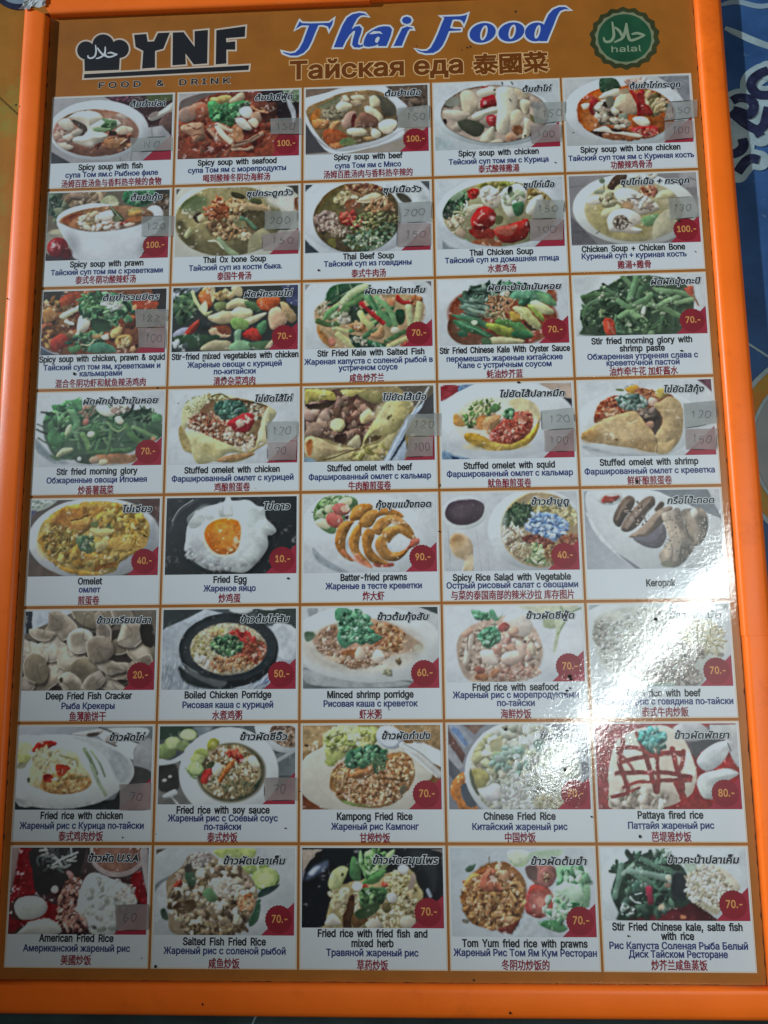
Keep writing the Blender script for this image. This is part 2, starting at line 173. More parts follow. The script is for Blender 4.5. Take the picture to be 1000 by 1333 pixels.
# ------------------------------------------------------------------ lettering
GL = json.loads(r'''{"&":[112,"49 -2 34 0 22 6 13 15 9 27 9 38 10 43 14 51 17 55 21 59 35 70 54 84 65 105 64 108 55 115 36 108 51 71 109 0 91 0 43 58 38 63 34 69 30 73 20 90 19 95 19 105 23 115 29 122 34 125 39 127 44 128 56 128 62 127 71 122 77 115 79 111 81 101 81 97 79 90 64 73 39 54 34 51 27 44 24 33 27 22 32 16 36 14 44 12 53 12 58 13 67 17 71 20 79 28 82 33 86 44 87 50 87 56 102 56 102 48 101 42 93 23 83 12 79 8 74 4 62 0"],"'":[52,"19 79 18 127 34 127 32 79"],"+":[113,"49 9 49 91 64 91 64 9","15 43 15 57 98 57 98 43"],",":[47,"9 -30 17 18 34 18 21 -30"],"-":[113,"84 61 84 47 29 47 29 61"],".":[47,"18 0 12 10 14 16 18 20 24 22 30 20 34 16 30 0"],"0":[113,"57 -2 48 -1 40 2 32 6 26 12 21 19 17 28 14 39 12 64 14 88 17 99 21 108 26 115 33 121 40 125 48 128 57 129 66 128 74 125 81 121 87 115 92 108 96 99 99 88 101 77 101 50 99 39 96 28 92 19 87 12 81 6 74 2 66 -1","57 12 63 13 68 15 73 18 77 23 83 36 84 44 86 53 86 74 84 83 83 91 77 104 73 109 68 112 63 114 57 115 51 114 45 112 41 109 37 104 33 98 29 83 27 64 29 44 33 29 37 23 41 18 45 15 51 13"],"1":[113,"19 0 19 14 98 14 98 0","69 127 69 0 53 0 53 112 52 112 22 89 22 107 50 127"],"2":[113,"16 0 16 12 59 57 67 67 71 71 76 78 80 89 80 97 79 101 75 108 64 114 60 115 51 115 47 114 37 107 33 100 32 95 32 90 16 90 17 98 19 104 22 111 25 116 30 120 36 124 42 127 56 129 70 127 82 121 87 116 93 106 95 100 95 88 93 79 88 70 79 59 74 52 67 45 38 15 38 14 97 14 97 0"],"3":[113,"54 -2 40 0 33 2 27 6 22 10 18 14 14 20 12 26 11 33 27 33 29 25 34 19 41 15 55 12 69 15 73 17 79 23 81 27 82 31 82 41 81 45 79 49 73 56 69 58 63 60 50 62 39 62 39 75 72 112 72 113 17 113 17 127 93 127 93 115 53 70 53 72 62 72 70 71 77 69 89 61 93 56 96 50 98 43 98 29 96 23 93 17 88 11 83 7 77 3 70 0"],"4":[113,"10 26 10 40 62 127 78 127 27 41 103 41 103 26","70 0 70 79 86 79 86 0"],"5":[113,"55 -2 41 0 29 6 25 10 21 15 18 20 16 26 15 33 31 33 31 29 34 22 43 15 55 12 65 14 69 16 79 26 80 31 82 35 82 46 76 59 69 66 60 69 50 69 38 66 32 61 17 63 24 127 92 127 92 113 38 113 33 75 37 78 53 83 63 83 68 82 78 78 82 75 90 67 95 58 98 41 97 33 95 26 92 19 88 13 83 8 77 4 70 1 63 -1"],"6":[113,"57 -2 49 -1 42 1 36 4 30 8 25 13 21 19 18 25 16 33 16 47 20 60 23 67 28 76 34 85 63 127 80 127 38 65 36 65 59 79 66 78 79 74 84 70 89 65 95 54 97 47 97 32 95 25 92 18 88 12 78 4 71 1 64 -1","57 12 66 14 73 18 79 25 82 39 79 53 70 63 66 65 61 66 52 66 47 65 43 63 34 53 31 40 34 25 40 18 47 14"],"7":[113,"24 0 81 112 81 113 16 113 16 127 98 127 98 112 41 0"],"8":[113,"57 -2 41 0 28 6 23 10 19 15 15 21 13 34 13 39 14 44 16 49 29 63 38 66 38 67 32 69 27 72 23 77 20 82 18 89 18 101 20 107 26 117 31 121 36 124 43 127 57 129 70 127 77 124 82 121 87 117 93 107 95 101 95 89 93 83 90 77 86 72 81 69 75 67 75 66 80 65 84 63 97 49 99 44 100 39 100 27 98 21 95 15 90 10 85 6 72 0","57 12 71 15 75 17 83 26 84 30 84 39 83 43 81 47 78 51 71 56 57 59 42 56 35 51 32 47 30 43 29 39 29 30 30 26 38 17 42 15","57 72 69 75 80 94 79 98 79 102 75 108 65 114 61 115 52 115 48 114 38 108 33 94 44 75"],"9":[113,"57 129 64 128 78 124 88 114 92 109 95 102 97 95 97 81 93 67 90 60 79 42 50 0 33 0 75 62 77 62 70 53 47 49 40 51 29 57 24 62 18 73 16 80 16 96 18 103 21 109 25 115 30 120 36 124 42 127","52 115 48 113 44 112 37 106 33 98 31 88 33 78 37 70 44 64 48 62 52 61 61 61 66 62 70 64 79 74 82 88 79 102 70 112 61 115"],"A":[120,"4 0 50 127 69 127 116 0 99 0 72 76 68 86 64 101 61 109 58 120 61 120 58 109 56 100 53 93 48 76 21 0","27 36 27 50 92 50 92 36"],"B":[114,"15 0 15 127 69 127 82 123 88 119 92 115 98 105 100 93 97 80 89 71 79 66 87 64 91 61 95 59 101 51 103 46 104 40 104 28 100 17 97 12 92 8 86 4 71 0","31 14 61 14 70 15 77 17 82 20 86 24 88 29 89 34 86 46 80 52 72 56 62 58 31 58","31 71 59 71 72 74 83 85 84 89 84 93 83 98 81 103 78 107 74 110 67 112 60 113 31 113"],"C":[128,"67 -2 56 -1 46 2 38 6 30 12 23 20 17 29 13 39 11 51 10 64 11 76 13 88 17 98 23 107 30 115 38 121 46 125 56 128 67 129 73 129 79 128 91 124 101 118 105 114 112 105 115 99 117 93 118 87 102 87 101 91 83 111 71 114 67 114 59 113 52 111 46 108 40 104 35 98 31 91 28 83 26 74 26 53 28 44 31 36 35 29 40 24 46 19 52 16 59 14 67 13 71 13 83 16 95 25 101 36 102 40 118 40 117 34 115 28 109 18 105 13 101 9 91 3 85 1"],"D":[126,"55 0 24 0 24 14 54 14 63 15 72 17 79 20 86 25 91 30 95 37 98 45 100 64 98 82 95 90 91 97 86 103 80 107 73 110 65 112 55 113 23 113 23 127 56 127 68 126 79 124 88 120 96 114 103 107 108 98 112 88 115 76 115 51 112 40 108 30 103 21 96 14 88 8 78 3 67 1","31 127 31 0 15 0 15 127"],"E":[105,"15 0 15 127 93 127 93 113 31 113 31 71 89 71 89 57 31 57 31 14 94 14 94 0"],"F":[103,"15 0 15 127 92 127 92 113 31 113 31 70 87 70 87 55 31 55 31 0"],"G":[130,"67 -2 56 -1 46 2 37 6 29 12 23 20 17 29 13 39 11 51 10 64 11 76 13 88 17 98 23 107 29 115 37 121 46 125 56 128 66 129 73 129 79 128 91 124 96 121 101 117 109 109 115 99 119 87 102 87 101 91 71 114 66 114 59 113 52 111 46 108 40 104 35 98 31 91 28 83 26 74 26 53 28 44 31 36 35 29 40 24 46 19 53 16 60 14 67 13 80 15 91 21 96 26 102 37 104 51 109 50 71 50 71 64 119 64 119 40 113 23 108 16 101 10 94 5 86 1 77 -1"],"H":[129,"15 0 15 127 31 127 31 72 98 72 98 127 114 127 114 0 98 0 98 58 31 58 31 0"],"I":[75,"8 0 8 14 30 14 30 113 8 113 8 127 67 127 67 113 46 113 46 14 67 14 67 0"],"J":[99,"46 -2 36 -1 27 3 19 8 13 16 9 25 8 36 8 43 24 43 24 36 25 29 27 23 30 19 35 15 40 13 46 12 52 13 58 15 62 19 65 23 67 29 68 36 68 127 84 127 84 36 83 25 79 16 74 8 66 3 57 -1"],"K":[117,"26 36 26 54 53 86 91 127 112 127 58 69 57 69","15 0 15 127 31 127 31 0","93 0 47 65 57 77 112 0"],"L":[98,"15 0 15 127 31 127 31 14 90 14 90 0"],"M":[157,"15 0 15 127 38 127 69 47 80 12 77 12 88 47 119 127 142 127 142 0 126 0 126 100 127 103 128 114 126 106 124 102 122 94 120 91 114 73 85 0 72 0 43 73 34 98 32 102 31 106 29 110 28 114 30 114 30 0"],"N":[131,"15 0 15 127 34 127 86 46 87 43 103 14 101 13 101 18 100 23 100 127 116 127 116 0 97 0 51 73 46 79 42 86 40 91 27 113 30 113 30 101 31 96 31 0"],"O":[133,"67 -2 56 -1 47 2 38 6 30 12 23 20 17 29 13 39 11 51 10 64 11 76 13 88 17 98 23 107 30 115 38 121 47 125 56 128 67 129 77 128 87 125 96 121 104 115 110 107 116 98 120 88 122 76 123 64 122 51 120 39 116 29 110 20 104 12 96 6 87 2 77 -1","67 13 74 14 81 16 87 19 93 23 98 29 102 36 105 44 107 53 108 64 107 74 105 83 102 91 98 98 93 104 87 108 81 111 74 113 67 114 59 113 52 111 46 108 40 104 35 98 31 91 28 83 26 74 26 53 28 44 31 36 35 29 40 24 46 19 52 16 59 14"],"P":[111,"15 0 15 127 68 127 76 125 83 122 89 118 94 113 100 101 102 94 102 80 100 73 97 66 94 61 89 56 83 52 76 49 68 47 59 46 27 46 27 61 64 61 70 62 74 64 83 73 86 82 86 92 85 96 81 104 74 110 70 112 64 113 31 113 31 0"],"Q":[133,"61 40 78 40 92 21 96 16 117 -12 100 -12","67 -2 56 -1 47 2 38 6 30 12 23 20 17 29 13 39 11 51 10 64 11 76 13 88 17 98 23 107 30 115 38 121 47 125 56 128 67 129 77 128 87 125 96 121 104 115 110 107 116 98 120 88 122 76 123 64 122 51 120 39 116 29 110 20 104 12 96 6 87 2 77 -1","67 13 74 14 81 16 87 19 93 23 98 29 102 36 105 44 107 53 108 64 107 74 105 83 102 91 98 98 93 104 87 108 81 111 74 113 67 114 59 113 52 111 46 108 40 104 35 98 31 91 28 83 26 74 26 53 28 44 31 36 35 29 40 24 46 19 52 16 59 14"],"R":[112,"15 0 15 127 68 127 76 125 83 122 89 118 94 114 98 108 102 95 102 81 98 68 94 62 89 58 83 54 68 50 59 49 24 49 24 64 65 64 70 65 78 69 85 79 86 83 86 93 85 97 81 105 78 108 70 112 64 113 31 113 31 0","88 0 58 57 76 57 107 0"],"S":[112,"47 -2 32 2 20 10 16 15 13 21 11 27 10 34 26 34 28 25 37 17 46 13 51 13 56 12 76 17 85 27 86 31 86 39 81 47 70 53 61 56 46 60 36 63 28 67 22 72 17 78 14 85 13 93 14 100 16 106 19 112 23 117 28 121 41 127 57 129 72 127 85 121 90 117 94 112 97 107 99 101 100 94 84 94 83 100 80 105 76 109 70 112 64 114 56 115 42 112 38 110 32 105 29 98 29 90 33 83 42 77 46 76 53 73 70 69 74 67 78 66 86 62 93 57 99 49 101 45 102 40 102 35 100 22 97 16 87 6 81 3 73 0 65 -2"],"T":[112,"8 113 8 127 104 127 104 113 64 113 64 0 48 0 48 113"],"U":[129,"65 -2 55 -1 46 1 38 4 32 8 26 14 21 20 18 27 16 35 15 43 15 127 31 127 31 45 33 33 35 28 38 24 42 20 47 17 58 13 71 13 83 17 87 20 91 24 94 28 98 39 98 127 114 127 114 35 112 27 108 20 98 8 91 4 83 1 74 -1"],"V":[120,"51 0 4 127 21 127 48 52 62 8 59 8 62 18 64 27 71 47 72 52 99 127 116 127 69 0"],"W":[172,"39 0 4 127 21 127 48 19 48 14 49 10 47 10 56 49 77 127 95 127 115 49 117 45 122 23 122 19 124 10 122 10 151 127 167 127 133 0 114 0 92 81 91 86 89 92 87 104 85 111 84 119 87 119 84 99 82 93 81 87 79 81 58 0"],"X":[119,"5 0 54 71 54 59 7 127 26 127 44 100 53 88 61 73 58 73 66 88 75 100 93 127 112 127 65 60 65 72 114 0 95 0 73 32 58 58 61 58 52 41 45 32 23 0"],"Y":[118,"51 0 51 52 4 127 23 127 48 86 51 82 53 77 56 73 58 69 62 58 56 58 70 86 95 127 114 127 67 52 67 0"],"Z":[110,"10 0 10 12 68 96 85 119 87 114 82 113 10 113 10 127 99 127 99 115 42 32 24 8 23 14 100 14 100 0"],"a":[97,"34 -2 29 -1 24 1 15 7 12 11 8 21 8 32 9 37 27 52 36 54 40 54 50 56 55 56 58 57 62 57 69 68 63 79 57 82 53 82 49 83 45 82 41 82 37 81 29 75 26 71 25 68 10 73 16 83 20 87 24 90 33 94 43 96 56 96 64 94 81 80 83 75 84 69 84 0 69 0 69 13 54 0 45 -2","43 11 53 13 61 17 68 27 69 47 28 37 23 30"],"b":[106,"57 -2 52 -2 47 -1 30 15 28 15 28 0 13 0 13 127 28 127 28 80 30 80 39 91 47 95 52 96 57 96 65 95 72 93 78 90 84 86 89 80 95 65 97 57 98 47 97 38 95 29 89 14 84 9 78 4 72 1 65 -1","61 12 70 16 74 20 77 24 81 35 82 41 82 54 81 60 77 70 74 74 70 78 61 82 50 82 40 78 31 66 28 47 31 29 40 16 50 12"],"c":[99,"52 -2 44 -1 36 1 29 4 23 9 18 14 14 21 11 29 9 38 9 56 11 65 14 73 18 80 23 85 29 90 36 93 44 95 52 96 56 96 69 93 89 73 90 69 76 65 46 82 36 78 33 74 29 70 25 59 24 53 24 41 25 35 29 24 33 20 36 16 46 12 66 15 76 29 91 26 88 18 77 5 69 1 56 -2"],"d":[106,"49 -2 41 -1 34 1 28 4 22 9 18 14 14 21 11 29 9 38 9 57 11 65 14 73 18 80 22 86 28 90 34 93 41 95 49 96 54 96 59 95 67 91 78 80 78 127 93 127 93 0 78 0 78 15 75 13 74 10 59 -1 54 -2","57 12 66 16 75 29 77 34 78 41 78 54 77 60 73 71 70 75 66 78 57 82 45 82 36 78 32 74 29 70 25 60 24 54 24 41 25 35 27 29 36 16 46 12"],"e":[101,"53 -2 44 -1 36 1 29 4 23 9 18 14 14 21 11 29 9 37 9 56 11 65 14 72 18 79 23 85 29 90 36 93 43 95 51 96 56 96 66 94 71 91 76 89 84 81 87 76 91 64 93 48 93 42 19 42 19 55 84 55 77 51 77 57 76 62 72 72 66 78 61 81 51 83 41 81 30 72 25 63 24 58 24 38 30 22 34 18 38 15 42 13 47 12 75 23 76 26 91 23 87 14 84 10 80 6 76 3 65 -1 59 -2"],"f":[63,"57 95 57 82 2 82 2 95","20 0 20 108 22 118 30 128 34 130 42 132 61 130 57 117 44 118 41 117 35 105 35 0"],"g":[106,"52 -38 33 -35 21 -28 17 -24 13 -17 25 -10 47 -24 59 -24 65 -22 71 -19 75 -14 77 -9 78 -1 78 17 72 10 59 2 54 1 49 1 41 2 35 4 28 7 23 11 18 16 14 23 11 30 9 38 9 57 11 66 14 73 18 80 22 86 28 90 34 93 41 95 49 96 55 96 59 95 70 89 78 80 78 95 93 95 93 -10 91 -17 88 -22 83 -27 78 -31 73 -34 66 -36","57 15 66 19 70 22 73 26 75 30 77 36 78 42 78 55 77 61 73 71 70 75 66 78 57 82 46 82 36 78 27 66 25 60 24 54 24 42 25 36 27 31 36 19 46 15"],"h":[103,"28 57 28 0 13 0 13 127 28 127 28 72 26 72 29 80 33 86 38 91 44 94 57 96 63 96 74 92 78 89 82 85 85 80 89 68 89 0 74 0 74 59 73 66 71 71 68 76 64 80 59 82 48 82 44 81 30 67"],"i":[42,"13 0 13 95 28 95 28 0","13 114 10 121 13 128 30 126 32 121"],"j":[42,"13 95 28 95 28 -13 27 -18 25 -23 20 -30 12 -34 -2 -36 -2 -22 8 -20 13 -12","13 114 10 121 13 128 30 126"],"k":[95,"27 34 27 53 30 53 71 95 90 95 46 50 44 50","13 0 13 127 28 127 28 0","73 0 37 46 48 57 93 0"],"l":[47,"28 0 23 2 18 5 16 9 14 15 13 21 13 127 28 127 28 25 31 14 45 1"],"m":[152,"13 0 13 95 28 95 28 74 27 74 28 79 36 90 43 94 55 97 61 96 67 94 72 90 76 86 80 74 78 74 84 86 91 92 95 94 109 97 120 95 129 90 132 87 135 82 139 71 139 0 124 0 124 63 123 70 121 75 114 81 105 83 86 73 84 66 84 0 69 0 69 65 68 70 66 74 63 78 55 82 50 83 39 80 36 78 31 72 28 59 28 0"],"n":[102,"28 57 28 0 13 0 13 95 28 95 28 72 26 72 29 80 33 86 38 91 44 94 57 96 63 96 74 92 78 89 82 85 85 80 89 68 89 0 74 0 74 59 73 66 71 71 68 76 64 80 59 82 48 82 44 81 30 67"],"o":[104,"52 -2 44 -1 36 1 29 4 23 9 18 14 14 21 11 29 9 38 9 56 11 65 14 73 18 80 23 85 29 90 36 93 44 95 52 96 60 95 68 93 75 90 81 85 86 80 90 73 93 65 95 56 95 38 93 29 90 21 86 14 81 9 75 4 68 1 60 -1","58 12 68 16 77 29 80 47 77 65 68 78 58 82 46 82 36 78 33 74 29 70 25 59 24 53 24 41 25 35 29 24 33 20 36 16 46 12"],"p":[106,"13 -36 13 95 28 95 28 80 30 80 39 91 47 95 52 96 57 96 65 95 72 93 78 90 84 86 89 80 95 65 97 57 98 47 97 38 95 29 89 14 84 9 78 4 72 1 65 -1 57 -2 52 -2 47 -1 30 15 28 15 28 -36","61 12 70 16 74 20 77 24 81 35 82 41 82 54 81 60 77 70 74 74 70 78 61 82 50 82 40 78 31 66 28 47 31 29 40 16 50 12"],"q":[106,"93 -36 78 -36 78 15 75 13 74 10 59 -1 54 -2 49 -2 41 -1 34 1 28 4 22 9 18 14 14 21 11 29 9 38 9 57 11 65 14 73 18 80 22 86 28 90 34 93 41 95 49 96 54 96 59 95 67 91 78 80 78 95 93 95","57 12 66 16 75 29 77 34 78 41 78 54 77 60 73 71 70 75 66 78 57 82 45 82 36 78 32 74 29 70 25 60 24 54 24 41 25 35 27 29 36 16 46 12"],"r":[65,"13 0 13 95 28 95 28 80 29 80 31 85 34 89 38 92 48 96 61 96 61 81 47 81 36 77 31 71 28 59 28 0"],"s":[91,"39 -2 33 -1 23 3 15 9 13 14 10 18 9 24 23 27 25 22 31 15 35 13 45 11 57 13 66 22 67 29 64 34 57 38 29 45 23 48 18 52 12 62 12 74 16 83 20 87 29 93 34 95 40 96 53 96 59 95 68 91 75 85 81 72 67 69 66 73 61 79 52 83 41 83 33 79 28 73 27 69 29 63 38 57 43 56 57 52 65 50 72 47 77 43 80 38 82 33 83 27 81 16 75 8 70 4 53 -2"],"t":[57,"51 95 51 82 2 82 2 95","16 118 31 118 31 24 34 15 50 13 53 0 34 0 28 2 23 5 19 10 17 16 16 23"],"u":[103,"39 -1 34 0 24 6 20 10 17 15 15 20 13 35 13 95 28 95 28 36 29 29 31 23 34 19 39 15 44 13 54 13 62 15 66 18 71 24 73 28 74 33 74 95 89 95 89 0 75 0 75 23 77 23 73 15 69 9 64 4 59 1 52 -1"],"v":[97,"41 0 4 95 21 95 41 39 47 22 48 16 50 11 51 5 46 5 48 11 49 16 51 22 52 27 56 39 76 95 93 95 57 0"],"w":[142,"34 0 6 95 22 95 33 53 37 41 38 34 44 10 41 10 43 19 45 26 46 34 52 53 63 95 79 95 90 53 94 41 95 34 101 10 98 10 100 19 101 26 107 47 108 53 120 95 136 95 107 0 92 0 80 43 73 70 71 75 69 84 73 84 71 80 66 56 64 52 62 43 50 0"],"x":[95,"5 0 43 55 43 43 7 95 25 95 37 76 40 72 49 55 52 51 44 51 48 59 51 63 55 72 58 76 70 95 88 95 52 42 52 54 89 0 72 0 58 21 52 30 48 38 43 45 51 45 45 34 42 30 37 21 23 0"],"y":[97,"12 -35 15 -21 28 -22 38 -9 41 0 4 95 21 95 41 39 47 22 48 16 50 11 51 5 46 5 48 11 49 16 51 22 52 27 56 39 76 95 93 95 51 -15 47 -23 35 -34 27 -36"],"z":[95,"10 0 10 11 64 80 64 81 12 81 12 95 83 95 83 83 31 15 31 14 85 14 85 0"]}''')
GLC = {k: (v[0] / 250., [np.array(list(map(float, s.split()))).reshape(-1, 2) / 250. for s in v[1:]]) for k, v in GL.items()}
def latin(text, word=1.6, track=0.):
    x = 0; out = []
    for ch in text:
        if ch == ' ': x += .26 * word; continue
        adv, C = GLC.get(ch, GLC['o'])
        out += [c + (x, 0) for c in C]; x += adv + track
    return out
_fc = bpy.data.curves.new('lettering_source', 'FONT'); _fc.fill_mode = 'NONE'; _fc.resolution_u = 2; _fo = bpy.data.objects.new('lettering_source', _fc); COL.objects.link(_fo)
def glyph_run(text):
    _fc.body = text; bpy.context.view_layer.update()
    me = bpy.data.meshes.new_from_object(_fo.evaluated_get(bpy.context.evaluated_depsgraph_get()))
    V = np.array([(v.co.x, v.co.y) for v in me.vertices]); nb = {}
    for e in me.edges:
        a, b = e.vertices; nb.setdefault(a, []).append(b); nb.setdefault(b, []).append(a)
    bpy.data.meshes.remove(me); seen = set(); out = []
    for s in range(len(V)):
        if s in seen or s not in nb: continue
        L = [s]; seen.add(s); cur = s
        while True:
            n = [q for q in nb[cur] if q not in seen]
            if not n: break
            cur = cur + 1 if cur + 1 in n else n[0]; L.append(cur); seen.add(cur)
        if len(L) > 2: out.append(V[L])
    sg = 1 if sum(area2(c) for c in out) > 0 else -1; bb = [(c.min(0), c.max(0)) for c in out]
    up = [next((j for j in range(len(out)) if j != i and (bb[j][0] <= bb[i][0]).all() and (bb[j][1] >= bb[i][1]).all() and abs(area2(out[j])) > abs(area2(out[i]))), None) for i in range(len(out))]
    flip = [up[i] is None and area2(out[i]) * sg < 0 for i in range(len(out))]
    return [c[::-1] if flip[i] or (up[i] is not None and flip[up[i]]) else c for i, c in enumerate(out)]
def bounds(C):
    A = np.vstack(C); return A.min(0), A.max(0)
_big = lambda C: C[int(np.argmax([abs(area2(c)) for c in C]))]
def normal_turn(C):
    """make outer contours turn counter-clockwise (font files differ)"""
    return [c[::-1] for c in C] if area2(_big(C)) < 0 else C
def place(C, cx, y, w, h_em, shear=0., mode='base'):
    """scale a run of contours to width w (mm) and em height h_em (mm), centre at cx, baseline / middle at y"""
    C = normal_turn(C); lo, hi = bounds(C); sx = w / (hi[0] - lo[0]); o = []
    my = (lo[1] + hi[1]) / 2
    for c in C:
        q = c - ((lo[0] + hi[0]) / 2, my if mode == 'mid' else 0); q = np.stack([q[:, 0] * sx, q[:, 1] * h_em], 1); q[:, 0] += shear * q[:, 1]; o.append(q + (cx, y))
    return o

# ------------------------------------------------------------------ painter for the printed dish photographs
def _noise(rng, n, cells):
    g = rng.random((cells + 2, cells + 2))
    x = np.linspace(0, cells, n, endpoint=False); i = x.astype(int); f = x - i; f = f * f * (3 - 2 * f)
    a = g[i][:, i] * (1 - f)[None] + g[i][:, i + 1] * f[None]
    b = g[i + 1][:, i] * (1 - f)[None] + g[i + 1][:, i + 1] * f[None]
    return a * (1 - f)[:, None] + b * f[:, None] - .5
_rg = np.random.default_rng(7)
NZ = _noise(_rg, 512, 48) * .5 + _noise(_rg, 512, 110) * .6 + _noise(_rg, 512, 220) * .5
NZ2 = _noise(_rg, 512, 24) + .5 * _noise(_rg, 512, 60)
def hexc(h):
    return np.array([int(h[i:i + 2], 16) for i in (0, 2, 4)]) / 255.
def crom(P, closed, k=4):
    P = np.asarray(P, float); n = len(P)
    if n < 3: return P
    if closed: A, B, C, D = np.roll(P, 1, 0), P, np.roll(P, -1, 0), np.roll(P, -2, 0)
    else:
        E = np.vstack([2 * P[0] - P[1], P, 2 * P[-1] - P[-2]]); A, B, C, D = E[:-3], E[1:-2], E[2:-1], E[3:]
    o = []
    for t in np.arange(k) / k:
        o.append(.5 * (2 * B + (C - A) * t + (2 * A - 5 * B + 4 * C - D) * t * t + (3 * B - A - 3 * C + D) * t ** 3))
    o = np.stack(o, 1).reshape(-1, 2)
    return o if closed else np.vstack([o, P[-1]])
class Canvas:
    # units: photo width = 1000, y down
    def __init__(s, W, H, seed):
        s.W, s.H, s.k = W, H, W / 1000.; s.a = np.full((H, W, 3), .5); s.r = np.random.default_rng(seed)
        s.clip = None; yy, xx = np.mgrid[0:H, 0:W]; s.X = (xx + .5) / s.k; s.Y = (yy + .5) / s.k
    def box(s, x0, y0, x1, y1):
        k = s.k
        i0, i1 = max(0, int(x0 * k) - 1), min(s.W, int(x1 * k) + 3); j0, j1 = max(0, int(y0 * k) - 1), min(s.H, int(y1 * k) + 3)
        return None if i1 <= i0 or j1 <= j0 else (slice(j0, j1), slice(i0, i1))
    def put(s, b, d, col, o=8., v=0., t=.10, a=1.):
        m = np.clip(.5 - d / o, 0, 1); m = m * m * (3 - 2 * m) * a
        if s.clip is not None: m = m * s.clip[b]
        c = np.broadcast_to(col, d.shape + (3,)).copy(); h, w_ = d.shape
        if v and h > 1 and w_ > 1:
            gy, gx = np.gradient(d); l = np.hypot(gx, gy) + 1e-6
            w = v[1]; rim = np.exp(np.minimum(d, 0) / w)
            sh = (-(gx * .5 + gy * .86) / l) * rim * v[0] * .8 - rim * v[0] * .16
            if h > 5 and w_ > 5: sh = sh - v[0] * .22 * (np.linspace(-1, 1, h)[:, None] * .8 + np.linspace(-1, 1, w_)[None] * .45)
            c = c * (1 + sh)[..., None]
        if t:
            oy, ox = s.r.integers(0, 512 - h), s.r.integers(0, 512 - w_); q = (slice(oy, oy + h), slice(ox, ox + w_))
            c = c * (1 + 1.3 * t * NZ[q] + 1.5 * t * NZ2[q])[..., None]
            c = c * (1 + t * .5 * NZ2[q][..., None] * np.array([.35, .1, -.45]))
        s.a[b] = s.a[b] * (1 - m[..., None]) + np.clip(c, 0, 1) * m[..., None]
    def ell(s, x, y, rx, ry, rot, col, o=8., v=0, t=.1, a=1., w=0.):
        R = max(rx, ry) * (1 + w) + o; b = s.box(x - R, y - R, x + R, y + R)
        if b is None: return
        th = np.radians(rot); c, n = np.cos(th), np.sin(th); X = s.X[b] - x; Y = s.Y[b] - y
        u, q = X * c + Y * n, -X * n + Y * c
        r = np.sqrt((u / rx) ** 2 + (q / ry) ** 2)
        if w:
            an = np.arctan2(q / ry, u / rx); p = s.r.random(4) * 6.28
            r = r / (1 + w * (.55 * np.sin(2 * an + p[0]) + .45 * np.sin(3 * an + p[1]) + .25 * np.sin(5 * an + p[2])))
        d = (r - 1) * min(rx, ry)
        s.put(b, d, col, o, (v, min(rx, ry) * .45) if v else 0, t, a)
    def poly(s, P, col, o=9., v=0, t=.1, a=1.):
        P = np.asarray(P, float); lo, hi = P.min(0) - o, P.max(0) + o; b = s.box(lo[0], lo[1], hi[0], hi[1])
        if b is None: return
        X, Y = s.X[b], s.Y[b]; d2 = np.full(X.shape, 1e12); sg = np.ones(X.shape)
        for A, B in zip(P, np.roll(P, -1, 0)):
            ex, ey = B - A; wx, wy = X - A[0], Y - A[1]
            tt = np.clip((wx * ex + wy * ey) / (ex * ex + ey * ey + 1e-9), 0, 1)
            d2 = np.minimum(d2, (wx - ex * tt) ** 2 + (wy - ey * tt) ** 2)
            c1, c2, c3 = Y >= A[1], Y < B[1], ex * wy > ey * wx
            fl = (c1 & c2 & c3) | (~c1 & ~c2 & ~c3); sg = np.where(fl, -sg, sg)
        d = sg * np.sqrt(d2); s.put(b, d, col, o, (v, min(60., max(14., .22 * min(hi - lo)))) if v else 0, t, a)
    def line(s, P, wd, col, o=8., v=0, t=.1, a=1.):
        P = crom(P, False, 5); lo, hi = P.min(0) - o - wd, P.max(0) + o + wd; b = s.box(lo[0], lo[1], hi[0], hi[1])
        if b is None: return
        X, Y = s.X[b], s.Y[b]; d2 = np.full(X.shape, 1e12)
        for A, B in zip(P[:-1], P[1:]):
            ex, ey = B - A; wx, wy = X - A[0], Y - A[1]
            tt = np.clip((wx * ex + wy * ey) / (ex * ex + ey * ey + 1e-9), 0, 1)
            d2 = np.minimum(d2, (wx - ex * tt) ** 2 + (wy - ey * tt) ** 2)
        s.put(b, np.sqrt(d2) - wd / 2, col, o, (v, wd * .3) if v else 0, t, a)
